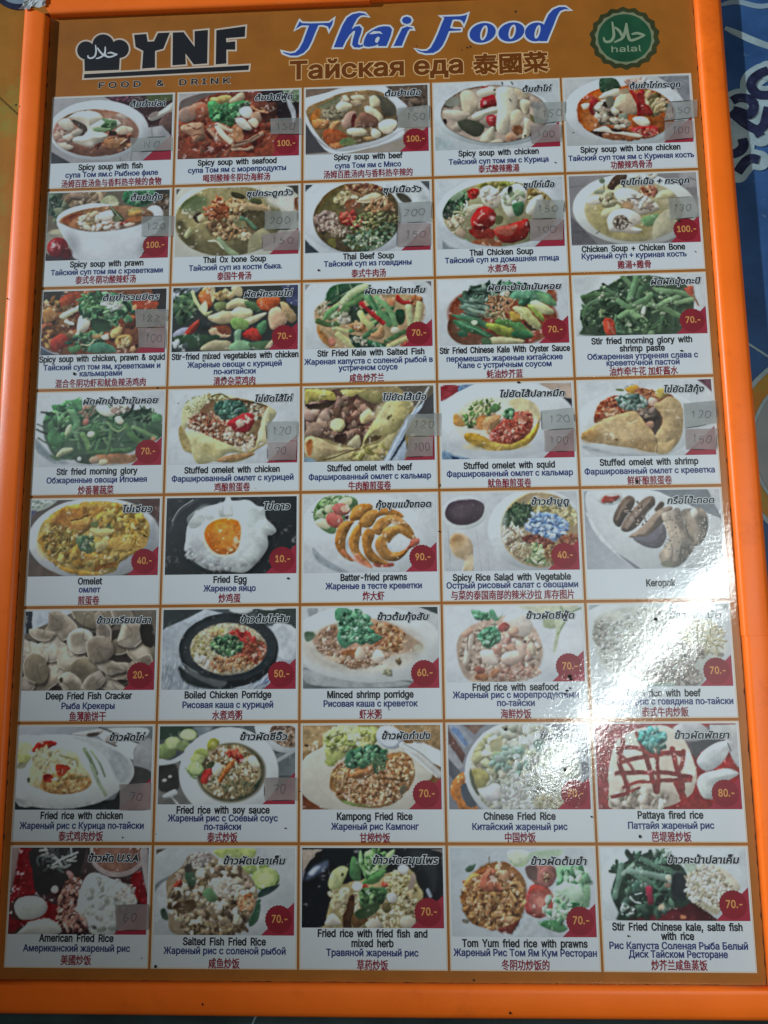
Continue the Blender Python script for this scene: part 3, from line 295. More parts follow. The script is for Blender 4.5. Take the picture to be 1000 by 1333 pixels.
    def scat(s, n, x, y, rx, ry, rot, sz, asp, kind, cols, v=.4, a=1.):
        th = np.radians(rot); c, q = np.cos(th), np.sin(th)
        fine = kind == 'c' and n >= 18 and sz <= 21
        if fine: n, sz, v = n * 4.0, sz * .46, v * .6
        elif kind in 'cf' and n >= 8: n, sz = n * 1.9, sz * .76
        if kind == 'r': n, sz = n * 1.5, sz * .8
        for i in range(int(n)):
            r, an = np.sqrt(s.r.random()), s.r.random() * 6.283
            u, w = rx * r * np.cos(an), ry * r * np.sin(an)
            px, py = x + u * c - w * q, y + u * q + w * c
            z = sz * s.r.uniform(.6, 1.35); col = cols[s.r.integers(len(cols))] * s.r.uniform(.84, 1.10) * (1 + .015 * s.r.normal(size=3))
            ang = s.r.uniform(0, 180) if kind in 'crft' else float(kind) + s.r.uniform(-14, 14)
            if i % 3 == 0 and kind in 'crf': s.ell(px + z * .3, py + z * .7, z * asp, z * .9, ang, col * .5, 8., 0, 0, .5)
            if kind == 't':
                a0 = np.radians(ang); L = z * asp; bx = s.r.uniform(-.4, .4) * L
                s.line([(px - L * np.cos(a0), py - L * np.sin(a0)), (px - bx * np.sin(a0), py + bx * np.cos(a0)), (px + L * np.cos(a0), py + L * np.sin(a0))], z, col, 6., v, 0)
            elif kind == 'f':
                a0 = np.radians(ang); L = z * asp; e = np.array([np.cos(a0), np.sin(a0)]); nn = np.array([-e[1], e[0]]); p0 = np.array([px, py])
                s.poly(crom([p0 - e * L, p0 - e * L * .3 + nn * z, p0 + e * L * .4 + nn * z * .8, p0 + e * L, p0 + e * L * .3 - nn * z, p0 - e * L * .4 - nn * z * .8], True, 3), col, 7., v, .12)
            else:
                s.ell(px, py, z * asp, z, ang, col, 7., v, 0, a, .22 if kind == 'c' else 0)
                if i % 4 == 0: s.ell(px - z * .25, py - z * .35, z * .45, z * .25, ang, np.minimum(col * 1.25 + .05, 1), 6., 0, 0, .5 * a)
    def soft(s, x, y, rx, ry, rot, amt):
        th = np.radians(rot); c, n = np.cos(th), np.sin(th); X = s.X - x; Y = s.Y - y
        r2 = ((X * c + Y * n) / rx) ** 2 + ((-X * n + Y * c) / ry) ** 2
        m = np.exp(-r2 * 1.6)[..., None]
        if s.clip is not None: m = m * s.clip[..., None]
        s.a = s.a * (1 + amt * m) if amt < 0 else s.a + (1 - s.a) * amt * m
    def run(s, text):
        for ln in text.strip().split('\n'):
            T = ln.split(); 
            if not T: continue
            kw = {k: float(v) for k, v in (z.split('=') for z in T if '=' in z)}; T = [z for z in T if '=' not in z]; op = T[0]
            if op == 'b': s.put((slice(0, s.H), slice(0, s.W)), np.full((s.H, s.W), -99.), hexc(T[1]), t=.035)
            elif op == 'g':
                x0, y0, x1, y1 = map(float, T[1:5]); dx, dy = x1 - x0, y1 - y0
                f = np.clip(((s.X - x0) * dx + (s.Y - y0) * dy) / (dx * dx + dy * dy), 0, 1)[..., None]
                s.a = hexc(T[5]) * (1 - f) + hexc(T[6]) * f
            elif op == 'e': s.ell(*map(float, T[1:6]), hexc(T[6]), **kw)
            elif op in 'pq':
                z = list(map(float, T[2:])); P = np.array(z).reshape(-1, 2)
                s.poly(crom(P, True) if op == 'p' else P, hexc(T[1]), **kw)
            elif op == 'l':
                z = list(map(float, T[3:])); s.line(np.array(z).reshape(-1, 2), float(T[2]), hexc(T[1]), **kw)
            elif op == 's':
                s.scat(*map(float, T[1:9]), T[9], [hexc(c) for c in T[10].split(',')], **kw)
            elif op == 'h': s.soft(*map(float, T[1:7]))
            elif op == 'c':
                if len(T) == 1: s.clip = None
                else:
                    x, y, rx, ry, rot = map(float, T[1:6]); th = np.radians(rot); c, n = np.cos(th), np.sin(th); X = s.X - x; Y = s.Y - y
                    r = np.sqrt(((X * c + Y * n) / rx) ** 2 + ((-X * n + Y * c) / ry) ** 2)
                    s.clip = np.clip(.5 - (r - 1) * min(rx, ry) / 7, 0, 1)
    def done(s, warp=1.0):
        a = s.a; H, W = s.H, s.W; oy, ox = s.r.integers(0, 260, 2)
        g = lambda N, k: N[oy + k:oy + k + H, ox + k:ox + k + W]
        sat = np.clip((a.max(2) - a.min(2)) / (a.max(2) + .02) * 2.2 - .15, 0, 1)      # food is coloured, china is not
        wf = warp * (.15 + .85 * sat)
        dx, dy = wf * (2.6 * g(NZ, 0) + 4.2 * g(NZ2, 9)), wf * (2.6 * g(NZ, 31) + 4.2 * g(NZ2, 17))
        yy, xx = np.mgrid[0:H, 0:W]; y = np.clip(yy + dy, 0, H - 1.001); x = np.clip(xx + dx, 0, W - 1.001)
        i, j = y.astype(int), x.astype(int); fy, fx = (y - i)[..., None], (x - j)[..., None]
        a = (a[i, j] * (1 - fx) + a[i, j + 1] * fx) * (1 - fy) + (a[i + 1, j] * (1 - fx) + a[i + 1, j + 1] * fx) * fy
        n = g(NZ, 5); cre = np.clip(-g(NZ, 43) - .12, 0, 1)                            # grain and small dark gaps
        a = a * (1 + (.03 + .24 * sat) * n - (.02 + .3 * sat) * cre)[..., None]
        bl = a
        for ax in (0, 1):
            for _ in range(2):
                q = np.pad(bl, [(4, 3) if k == ax else (0, 0) for k in range(3)], mode='edge').cumsum(ax)
                q = np.concatenate([np.zeros_like(np.take(q, [0], ax)), q], ax); L = bl.shape[ax]
                bl = (np.take(q, range(7, 7 + L), ax) - np.take(q, range(0, L), ax)) / 7
        a = np.clip(a + (.12 + .42 * sat[..., None]) * (a - bl), 0, 1) * (1 - .13 * sat[..., None])      # local contrast of a press photo
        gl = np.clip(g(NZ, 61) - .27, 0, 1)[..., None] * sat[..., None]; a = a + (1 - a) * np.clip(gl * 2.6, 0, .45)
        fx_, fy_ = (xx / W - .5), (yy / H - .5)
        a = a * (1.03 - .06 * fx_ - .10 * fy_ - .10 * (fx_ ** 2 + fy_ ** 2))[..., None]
        m_ = a.mean(2, keepdims=True); a = m_ + (a - m_) * .88
        return np.clip(a * (1 + .04 * g(NZ2, 3))[..., None], 0, 1)

DISH = {
(0, 0): ('b6c4ca', '''b 8f9498
q 3b2c2e 418 1 1001 -12 1013 371 783 374 720 178
e 895 26 113 48 0 4c5a3a o=20
s 26 567 23 102 25 0 14.7 1.5 c 6a3a4a,8a5a6a,3a2a3a
p a9a9a0 799 199 899 148 1004 73 1007 165 934 198 834 237 v=.3
e 959 266 66 108 20 5f4c48 v=.4
e 844 183 45 25 -30 8b8078
q 969ca0 758 300 915 282 1013 395 1014 598 589 606
l 63686c 5 830 273 839 376
l 63686c 5 585 499 578 588
l 63686c 5 674 466 667 585
q 3d4248 -2 477 150 572 185 604 5 603
e 388 301 417 267 4 bccad0 v=.22 t=.02
e 366 324 360 211 4 8b604d v=.3
e 351 285 340 170 4 9a7a68 o=40 a=.7
c 366 324 358 208 4
s 26 537 413 181 79 10 24.9 1.8 c 9c6b52,b07a58,7a4a3a,84503c
e 69 310 79 102 0 8c6c62 v=.4
s 16 83 359 79 79 0 31.7 1.5 c b09688,7a5448,9a7a70,c0b0a0
p 5d6a58 51 170 104 105 172 93 219 134 153 162 85 183 v=.3
l 3a4438 18 213 127 275 111 320 95
p b9b4a0 18 417 97 408 188 436 145 464 54 455 v=.3
p c6c2ae 46 194 143 192 181 278 125 300 54 243 v=.4
p d0cdba 139 173 208 133 310 127 391 153 416 208 339 260 375 310 466 344 446 397 369 430 347 448 279 439 192 400 185 369 246 347 285 319 294 283 247 232 183 199 v=.45
p 4a4038 155 204 212 213 270 251 293 295 274 336 230 353 200 315 226 280 185 242 v=.2
p a09a8c 160 314 215 280 256 305 229 347 179 351 v=.4
l 443e34 11 183 205 271 257 290 307
p c9cdb8 316 271 393 214 438 197 529 213 570 257 498 290 397 299 v=.35
p 52774e 404 196 472 205 529 219 537 268 510 297 460 313 419 287 440 246 v=.35
p 7a9a70 340 284 418 275 476 302 432 324 364 316 v=.3
s 10 474 253 57 45 0 13.6 1.6 f 4a7048,6a9060,3c5c3c
p c9b79c 538 292 599 268 673 297 658 339 591 352 539 334 v=.4
e 584 185 57 20 15 a89a8e v=.3
p 3c2c22 477 314 539 322 534 352 478 353
p a4754e 435 403 501 369 581 378 638 404 628 452 562 480 472 464 v=.4
l 4a2a1c 8 480 386 547 377 592 385
l 6b3a26 10 578 456 627 416 650 423
l c8b8a0 8 582 426 632 392
h 323 417 45 23 0 .3
h 574 221 136 68 0 .12
c
h 724 299 45 181 0 .12'''),
(0, 1): ('b6c4ca', '''b 7a3f30
q 9a9c9c -11 -15 237 -17 149 53 -7 120
p 5a5452 14 72 125 21 282 -9 305 10 171 66 27 145
q 2a2428 664 -12 954 -12 988 -11 989 268 845 286 755 138
p 6f8a6a 865 -3 993 -10 994 111 933 84 877 46
s 10 944 61 50 50 0 17.9 1.6 f 7a9a78,5a7a5a,a0b0a0
p b8c4cc 893 71 950 146 973 243 945 314 934 229 900 132
e 379 328 402 268 0 8a4a34 o=60
e 459 439 469 167 0 93442e o=50
s 70 401 329 424 212 0 33.5 1.6 c 8f4630,a5583a,7a3626,99604a,6d3022 a=.7
e 84 184 100 67 -20 9a8070 v=.35
e 162 151 78 67 0 a57a64 v=.35
p a35f44 139 138 217 104 263 155 231 214 164 223 v=.3
p b08466 32 309 75 268 154 259 210 280 217 334 229 383 202 424 135 415 112 372 44 345 v=.5
l 7a4c38 9 76 280 144 319 188 309
l 7a4c38 8 101 378 168 368 218 376
l c6a284 10 66 316 121 294 177 296
p b09858 267 57 350 30 418 33 441 77 375 123 284 101 v=.4
p c0a884 419 76 485 18 530 13 542 69 475 102 430 107 v=.4
p 4c8a52 242 99 295 77 352 128 386 123 441 101 497 79 576 94 587 137 521 165 488 194 533 214 477 236 462 295 412 318 356 291 322 266 271 246 264 167 v=.4
s 34 387 190 123 78 -10 22.3 1.6 f 3f7a4c,57985c,6fae70,2f6440
p 3a4a34 509 110 576 106 582 143 532 153
p d2d6cc 504 170 554 136 604 156 613 211 589 246 533 226 v=.4
p c4c6b6 475 254 533 238 578 282 613 337 580 354 512 321 v=.4
p a88a70 611 205 666 189 695 244 668 303 624 326 600 265 v=.4
p c8b89c 578 264 634 248 668 291 646 333 612 313 v=.3
p 5a3428 666 134 799 103 811 213 734 282 689 232 v=.2
l c08a62 18 610 138 666 177 733 185
l b07a58 13 722 191 688 147
p a06048 288 264 389 293 446 355 426 450 336 435 268 348
p b68258 424 366 478 296 546 371 536 442 448 451 o=20
l d2cbb2 45 322 296 368 376 437 450 v=.35
l c9ba9c 29 333 290 401 335 446 349 v=.35
l a58268 25 250 317 302 385 347 435 v=.35
l 8a5844 13 244 311 322 290
l a7866c 38 460 493 559 455 691 394 v=.5
l 5c3a2e 11 470 476 581 438 669 393
l b4947a 22 460 523 560 515 615 493 v=.4
p 6c2a1e 183 548 293 505 404 473 449 499 361 543 250 569 o=14
h 580 372 78 33 0 -.4
h 844 190 134 145 0 -.3'''),
(0, 2): ('b4c2c8', '''b 8e8a80
q 6a5c50 -7 -4 290 -17 222 43 -7 96
q 52483e 632 -15 1007 -12 1003 198 811 203 744 101
s 24 857 118 113 68 20 22.6 2 c 6a5c50,40362e,7a6a5a
q b9c6cc -7 83 176 41 427 -24 632 -22 834 191 754 275 764 361 808 381 785 472 582 537 244 573 97 458 -6 294 v=.2 t=.02
q 3a3c40 -6 294 74 420 210 566 -5 576 o=14
p c3cfd4 0 257 63 408 210 548 402 555 650 491 786 399 785 447 582 525 244 586 97 458 t=.02
p 7d6a4a 5 177 96 125 290 52 484 28 620 53 699 137 748 237 752 361 673 431 537 487 312 527 221 536 108 422 28 283 v=.3
c 392 297 374 243 -8
p 6a6e52 96 137 233 68 290 70 267 156 153 189 o=16
p 4a4a3e 586 57 688 86 743 213 720 273 641 245 608 145 o=14
p c07a34 17 190 85 162 119 212 108 286 51 296 v=.3 o=12
p c2844a 57 290 131 275 193 290 187 351 119 373 74 353 v=.4
p c38c58 193 363 222 303 278 299 255 366 216 389 v=.4
p a5552c 153 387 244 365 335 418 346 492 244 525 176 485 v=.2 o=12
p c47a44 210 499 289 465 323 479 289 532 221 536 v=.3
p 74745c 153 214 233 180 290 207 301 257 222 278 v=.4
s 20 244 217 102 57 0 18.1 1.6 c 5a5a44,8a8468,a0967a
p cbc29e 250 168 290 126 347 135 386 174 347 215 278 213 v=.5
p cdbf9e 313 84 341 75 364 117 330 128 v=.3
p c3b08e 375 80 438 70 489 97 472 127 404 125 v=.4
p 9a8c72 370 129 438 126 466 164 415 181 v=.4
p c9bd98 523 105 563 81 608 133 596 188 540 192 v=.45
p d2cca8 489 184 540 186 630 257 638 301 601 324 550 267 505 234 v=.4
p 9e8272 295 318 335 233 403 224 426 262 403 347 335 369 v=.4
p 7d5a48 426 274 483 227 562 267 606 318 583 366 470 368 403 359 v=.35
p 6a3630 380 260 420 249 403 335 374 352
p cbc4a0 340 375 414 362 504 394 481 436 402 433 352 413 v=.4
p d0ccae 538 395 578 378 617 417 594 465 549 451 v=.4
e 683 358 79 63 -5 dcd6bc v=.35
p a88c5e 470 448 538 444 560 476 492 479 v=.3
p 6a7a4a 289 453 346 443 425 495 357 517 278 502 o=10
l d0a070 8 210 505 233 512
h 652 271 57 45 0 -.35
c'''),
(0, 3): ('b8c8d0', '''b aebfc6
p 9cb4bc -3 472 114 501 168 582 -11 582 o=10
e 487 302 491 262 4 b4c8ce v=.2 t=.02
e 486 284 433 252 4 5a4a40 o=8
c 486 284 429 248 4
e 477 283 424 246 0 a59a8c o=30
s 40 477 271 402 223 0 33.5 1.6 c a89c8e,8f8676,b4aa9c,78705f a=.8
p 3e4438 185 333 285 325 396 378 371 462 304 472 216 408 v=.25 o=10
e 120 195 45 20 0 3a4038
e 78 341 22 33 20 23201f
e 115 422 33 20 20 6a3a3c
e 144 159 67 45 0 7d8478
p a44440 383 21 462 18 450 54 394 58
p bcb49a 212 113 247 71 303 73 347 131 361 205 332 253 286 288 231 249 v=.4
p b5ae9c 74 237 176 235 287 276 241 323 162 332 85 280 v=.35
p a02f35 374 169 403 127 459 113 526 144 524 205 445 221 378 228 v=.45
h 407 176 18 16 0 .6
p b9bba8 348 81 461 43 516 88 448 122 380 132 v=.3
p a23438 420 306 499 297 496 382 440 386 v=.3
p c5c2aa 303 295 354 260 445 233 529 218 510 272 432 294 375 334 319 326 v=.4
p cdcab2 505 88 563 40 630 31 671 156 656 266 608 362 594 447 549 469 495 418 510 272 v=.4
l 3a3a34 9 609 160 620 179
e 492 72 9 9 0 202020
p b7ae92 651 69 741 60 760 147 693 169 v=.3
p c2bc9e 694 194 726 164 781 197 756 258 743 306 711 280 v=.45
p 6a6a48 766 295 831 346 807 382 775 344
p bdb59a 622 277 690 255 709 329 674 389 618 387 v=.35
p c7bfa4 720 330 769 356 760 453 747 501 692 517 717 415 v=.4
e 723 484 9 9 0 181818
p 8e6040 617 411 685 389 705 451 659 486 o=10
p c79a7c 565 482 605 447 659 498 635 539 580 537 v=.4
p c0bda2 359 511 417 428 473 393 476 491 446 550 391 548 v=.4
p c2bea6 425 537 503 504 547 530 524 559 v=.3
c
l 2a3028 10 553 -10 557 28
l 2a3028 9 626 0 641 31'''),
(0, 4): ('b8c8d0', '''b a4b0b4
q 76828a 751 10 1003 8 989 223 943 234 883 105
e 482 304 491 303 4 b8c8cf v=.15 t=.02
e 479 317 394 246 4 b0602c v=.25
c 479 317 391 242 4
e 196 293 126 183 0 b7662a o=40
p 3a241e 164 481 269 435 405 452 562 509 558 584 353 582 218 533 o=14
p 8a5a3c 289 486 562 509 765 529 603 591 376 577 o=10 v=.2
s 26 669 223 126 103 20 29.7 1.6 c b5966a,8a7a4e,c4b48e,7a6040
p 9c2f2c 199 217 259 175 279 233 263 321 217 332 191 280 v=.35
p b0503a 121 156 214 147 247 181 166 190 v=.2
p c9c5b0 135 227 199 223 180 267 145 272 v=.3
s 50 333 298 80 103 20 25.1 1.5 c c2bda8,5c5040,9a9280,d2cdb8,3e382e
p c8c2aa 282 169 342 114 435 99 443 163 339 184 v=.4
p 6a6a5a 328 178 386 167 394 237 346 267 v=.2
p cbb998 387 256 420 175 491 127 556 206 576 264 555 332 503 330 437 290 v=.4
p 9c8a6e 435 112 493 95 514 140 456 151
p a5332e 515 115 582 143 630 107 641 222 678 274 691 350 617 335 571 346 566 232 v=.3
p 8c2a28 582 156 616 157 618 322 583 333
p c8a078 640 146 687 109 695 173 648 197 v=.3
p 7a8a78 423 327 481 317 477 392 430 416 v=.2
s 16 419 403 80 34 10 20.6 1.6 c c8c2b0,58503f,9a9480
p d8cdb8 530 369 605 353 670 412 611 448 v=.4
p b83a38 514 444 612 435 724 452 737 528 651 543 562 509 v=.35
s 20 631 499 103 41 5 13.7 1.6 c d06a58,a02c2c,e09a80
p d6d2be 211 458 269 435 338 437 381 477 495 487 595 522 560 534 414 497 301 474 v=.2
p 5a6a44 736 264 806 229 826 280 767 303 v=.3
s 14 736 264 69 69 0 22.9 1.6 c b8ad8a,8a845c,c8b080
c
p 32503c 286 29 314 -2 406 6 448 80 401 98 342 121 290 125 v=.3
p b0aca0 485 24 590 10 658 19 632 69 541 65 o=14
s 8 565 40 80 23 0 16.0 2 c b49a90,d0c8c0,8a7a70
h 215 370 69 149 0 .1'''),
(1, 0): ('b6c4ca', '''b 5e5a4c
s 16 77 105 91 126 0 45.7 1.9 f 3c5a48,2c4434,54705a,6a7a60
p 7d6d54 142 22 337 4 475 9 386 91 216 133 157 95 o=16
s 14 304 52 137 46 0 27.4 2 c 8a7860,6a5a44,9a8a70
p 3f7a58 658 3 886 -1 888 72 800 141 662 124 614 62 v=.2 o=12
s 10 729 66 114 46 0 29.7 2 f 3a7a54,58946a,2a5a3e
q 2c3430 875 -1 1006 -3 1008 64 888 72
s 8 947 110 57 46 0 22.8 2 c 6a5a44,4a4034
q 8a8a7c 3 343 168 325 248 566 136 588 10 584
e 89 340 69 23 0 a0a288 o=16
p 3a2c30 7 522 88 549 222 493 238 589 11 589
p 54343c 724 568 812 512 1005 530 1007 589 725 586
e 508 119 78 80 0 8d9a74 v=.2
e 513 119 66 71 0 a3ab84
l c2c6a4 5 505 52 516 186
l c2c6a4 5 450 117 571 121
e 871 228 80 91 10 c4ccd0 v=.2 t=.02
p b9c8d0 77 225 149 155 296 112 421 104 640 148 847 191 951 242 852 347 833 453 791 547 736 592 283 584 198 469 111 323 v=.15 t=.02
e 484 239 388 108 -3 8a6a4c v=.2
c 484 239 386 108 -3
p 8f4c28 130 239 219 194 311 197 304 293 189 289 o=16
p b2764a 210 242 277 208 313 233 282 316 190 301 o=12
s 70 417 261 148 69 0 22.8 1.7 c cfc5aa,b9a284,d8cdb8,a8906a,8a7c58
s 30 543 289 80 46 0 22.8 1.6 c d8cfc0,c5a896,a88a74
p d5cfc4 436 189 527 168 552 229 485 263 427 237 v=.4
p 8f8a54 665 197 720 150 778 176 768 224 689 234 v=.4
p 7d3a2a 600 279 690 246 791 213 792 261 680 293 612 303 v=.3
p d6b4a0 635 298 691 276 725 295 669 317 v=.3
e 724 247 69 34 -10 a4683a o=14
c
p 8f8a58 664 173 731 145 778 170 773 206 688 216 v=.4
p b48a4a 665 191 732 169 773 188 734 217 677 227 v=.3
p 3c4a36 508 125 549 157 621 231 633 262 588 266 539 193 v=.3
l 9aaa7a 6 520 138 610 249
p 6a7454 540 217 586 230 594 266 542 265
p b9c6cc 85 256 225 320 421 357 626 363 806 339 951 266 920 337 791 547 737 598 284 590 198 469 112 335 t=.02
h 438 488 297 69 0 .12
h 220 446 69 126 -20 -.22
h 812 488 69 91 20 -.22
e 98 472 85 85 0 8e2328 v=.4
h 66 453 23 23 0 .75
e 173 528 46 46 0 5c1c20 o=30'''),
(1, 1): ('b4c2c8', '''b a9b0a4
q 4a4540 -7 -11 50 -15 6 56
q 8a6040 945 124 996 102 996 222 957 214
q 383830 899 3 995 -6 995 90
e 463 252 496 327 0 aab0a2 v=.2
e 430 286 434 304 0 7d7850 v=.25 o=14
c 430 286 431 302 0
e 384 237 372 225 0 8a8458 o=90
p 5f7048 20 129 142 49 245 76 236 172 101 216 o=60
p 9a9464 153 25 300 -6 402 9 268 77 o=40
p 585434 14 321 86 489 234 576 163 432 58 286 o=60
p 9aa070 84 406 127 348 151 385 107 431 v=.3
l c4c49c 9 95 395 121 336
e 37 339 9 9 0 d0d0b0
e 179 368 9 9 0 c8c8a0
p 6f6444 262 317 476 336 667 366 613 459 389 451 287 413 o=14
s 50 396 249 135 146 20 27.0 1.6 c 8a6844,6a4c30,a8865c,4a3824,b59c70
s 44 349 188 101 79 -20 16.9 2 t b4683c,8e4a28,d08a58,7a3c20
p b0905c 416 130 494 85 563 123 547 219 486 229 440 179 v=.4
s 18 496 157 68 56 20 20.3 1.7 c c8a874,96703f,dcc090
p a58f68 552 159 653 126 743 171 766 208 654 216 564 201 v=.35
p 3c3c22 449 53 539 56 562 99 483 97 v=.2
p 4a5030 596 100 686 110 698 152 608 143 v=.3
p 504a30 564 219 722 219 723 355 634 376 566 303 o=12
p 8a8a5c 475 276 543 302 577 351 533 373 487 324 v=.4
l 5a8060 29 531 272 599 304 656 359 v=.4
p 3a3024 147 241 203 207 216 291 171 290
p c8b88c 181 248 220 220 238 268 199 291 v=.4
s 20 444 394 135 45 0 20.3 1.6 c 9a7a50,b89c70,6a5436
s 8 567 422 45 34 0 18.0 1.6 c c8b890,a09870
l 8aa078 45 366 451 424 523 503 585 v=.35
l e0e0c8 8 276 460 344 468 401 523
p 9a9a78 592 552 612 435 701 367 769 404 814 512 771 593 615 588 v=.15 a=.75
c
e 833 109 113 79 30 b8bcae o=60
p bcc0b8 787 23 945 28 951 214 867 194 833 109 o=12 t=.02
h 498 301 68 45 0 -.2'''),
(1, 2): ('b4c2c8', '''b b0bec6
q 2f3c44 -3 -12 83 -15 -3 74
q 2f3c44 -1 463 113 581 -1 586
q 4a5558 922 -4 1007 -11 1005 97
e 465 273 488 340 -2 b3c1c9 v=.15 t=.02
p a9b8bc 649 23 876 31 965 120 998 194 738 197
e 419 295 352 301 -4 5a5036 v=.25
c 419 295 350 298 -4
p 5e5a34 112 249 169 141 261 59 317 158 237 302 o=20
p 8a6c4a 318 36 489 5 626 22 580 106 397 112 v=.2 o=12
s 26 478 42 148 34 0 18.2 1.8 c a8865c,6a4a34,c4a47a,7a3a2a
s 40 329 134 91 57 0 17.0 1.5 c c0b48a,9a8c5c,a8a070,d0c69c
p 8a5a3c 329 159 420 150 454 200 397 234 329 220 o=12
p c9b890 431 150 534 93 614 120 579 173 488 176 v=.4
l d6c8a4 9 420 162 511 171 613 144
s 20 602 204 102 45 -10 15.9 2.2 t b48c64,8a6444,c8a880
p 9c7450 533 239 624 211 704 184 692 232 612 253 544 257 v=.3
s 60 169 324 96 85 0 20.4 1.7 c 8f7c6e,6a584c,a8968a,4e4038,b4a494
s 24 271 412 79 23 0 10.2 3 t c4b4a0,8a7868
s 30 374 306 79 50 20 22.7 1.8 c a02e2c,7a2420,b8483c,c46a50
s 9 430 344 68 34 30 9.1 4 t c86a58,d8a088
s 60 555 348 193 102 -10 14.8 1.7 c 5a6a3c,7a8450,404a2a,9a9c64,b8b884
s 60 531 492 216 79 0 20.4 1.6 c 4c7058,6a8c6c,3a5440,8aa488,a4b498,56663c
s 26 667 448 91 102 0 18.2 1.6 c 4a7050,7a9a78,2f4430
p 6a6a34 169 481 237 471 249 543 203 530 o=12
s 10 486 491 159 68 0 9.1 1.2 c d0d4b8,b8c4a0
p 32302a 728 99 818 115 851 176 761 167
h 668 316 91 182 0 -.2
c
p 3e3e36 728 99 807 114 857 174 783 180 o=10'''),
(1, 3): ('b8c8d0', '''b aebfc8
e 498 276 492 296 0 b4c6ce v=.15 t=.02
q 7a8a94 44 513 99 563 177 589 43 585 o=20
e 498 300 447 274 0 8a8a68 v=.2
c 498 300 445 272 0
p a8ac68 337 28 473 -4 664 3 640 63 471 82 336 77 o=12 v=.2
s 20 528 41 157 29 0 24.6 2 f 9aa458,b8b878,808a44
p b8ae84 727 139 840 107 949 171 968 244 746 224 o=14
s 14 815 166 101 45 20 22.4 1.8 c a89a64,c8bc90,8a7c48
s 20 152 192 101 67 -30 29.1 2 f 3c6848,5a8a60,80a880,2a4a34
p 26382e 49 297 62 213 130 185 186 217 173 289 115 336 70 334 v=.2
s 10 117 251 67 45 0 22.4 2 f 24362c,3c5a48
p 8fb090 97 142 166 89 222 122 187 169 130 179 v=.3
p b0362f 250 123 290 81 346 96 333 156 277 172 v=.35
s 10 289 124 34 27 0 13.4 1.4 c c85040,a03028
p c9c7b4 352 102 415 61 481 94 507 180 488 240 421 243 366 199 v=.4
s 14 424 141 67 56 0 24.6 1.5 c d6d6c6,b4b09a
p d2d4c4 514 132 572 73 662 58 716 114 713 199 656 239 631 317 564 327 522 241 v=.4
s 20 614 159 84 67 0 22.4 1.6 c d8dcd0,a8b09a,8aa080
e 588 104 22 38 10 28402c
p 4a8058 601 225 669 204 695 235 676 306 631 323 604 280 v=.4
p c8cabc 711 259 770 177 838 155 834 251 765 321 710 307 v=.35
p b4b098 207 266 298 215 376 224 318 294 228 327 v=.35
s 12 229 267 56 45 -40 11.2 3 t a8b088,6a8a5c,d0d0b0
p b3a888 87 359 150 301 206 303 216 363 159 397 103 407 v=.4
s 18 149 349 62 45 -20 15.7 1.7 c c8c0a0,8a8060,e0dac0
p a89a84 146 457 192 410 225 459 201 494 v=.3
l d0ccae 9 80 425 135 444 181 398
l d8d4b8 10 124 444 140 504 178 530
p 4a7a54 167 529 235 507 256 556 200 560 v=.3
p 8f3028 248 424 349 403 449 431 436 502 291 497 o=12
p ab2f2c 278 329 331 246 399 231 454 263 468 335 439 394 348 427 271 401 v=.5
l e0a898 9 294 354 316 384 349 391
l e8b0a0 8 329 331 352 295 369 290
h 435 328 27 22 0 .6
p 5a5a3c 464 311 519 325 506 385 461 383 o=10
p a23028 449 431 539 398 641 365 719 356 727 440 680 522 579 548 490 527 v=.45
p c46450 449 425 539 404 629 389 581 483 492 468 v=.2
l e09888 9 583 417 623 400
p 9a5a3a 279 521 380 494 490 527 489 575 311 575 o=14
c
h 94 299 45 179 10 .1'''),
(1, 4): ('b8c8d0', '''b 75787c
l 5e6064 8 4 96 112 87
q 868c90 851 3 1019 3 1011 131 899 127
l 5a5c60 7 938 43 1014 82
q 5a5c62 5 341 85 428 202 577 0 577 o=10
l 4a4c50 7 16 475 106 471
e 507 297 482 300 3 b9c7c6 v=.18 t=.02
e 496 308 381 260 3 a8a684 v=.2 o=16
c 496 308 379 260 3
e 437 355 291 190 0 9a9668 o=80
p c4c8bc 129 223 188 170 243 184 241 239 172 249 v=.35
p b8b890 248 312 330 254 397 269 359 353 257 361 v=.3
s 16 321 217 67 56 0 17.9 1.8 c 8a8a6a,b4b498,6a6448
p a88a6c 551 127 642 106 684 156 636 204 570 177 o=12
s 12 617 142 56 38 0 17.9 1.6 c b87a60,d0b090,8a5a44
p c8c89a 671 193 729 146 819 149 827 198 748 214 680 217 v=.35
p d0cec0 358 145 461 124 570 177 678 254 692 303 606 336 549 347 496 308 430 270 377 219 v=.45
s 14 523 224 134 56 25 22.4 1.7 c dcdad0,b0a898,8a8478
l 4a4844 10 490 205 546 213 575 195
l 6a6458 9 411 220 454 246
p a0886a 409 245 466 228 497 284 440 294 o=10
p d4d4c8 291 362 350 298 451 295 538 346 546 407 488 442 554 468 507 502 396 487 308 472 288 423 v=.4
e 390 402 62 62 20 6a6258 v=.4
s 18 390 402 50 52 0 15.7 1.5 c 3c3834,a8a090,5a5048,c8c4b8
l 4a4844 9 435 391 478 417
p 6f9a68 547 383 628 349 684 339 668 423 589 445 v=.2 o=14
p b0b498 630 494 671 375 765 305 825 404 807 524 726 570 637 567 v=.2 a=.8
c
p 4c4034 304 106 353 22 423 -10 458 1 453 62 383 97 348 132 v=.3
p 5c6e5c 239 43 274 25 289 57 260 74 v=.2
l 5c6e5c 8 278 62 277 142
p 7a8a78 206 134 269 130 267 160 205 158 v=.2
l 504c44 6 194 492 224 472
s 10 579 30 112 29 0 22.4 2 c c4c8bc,a8a890,d4d8cc'''),
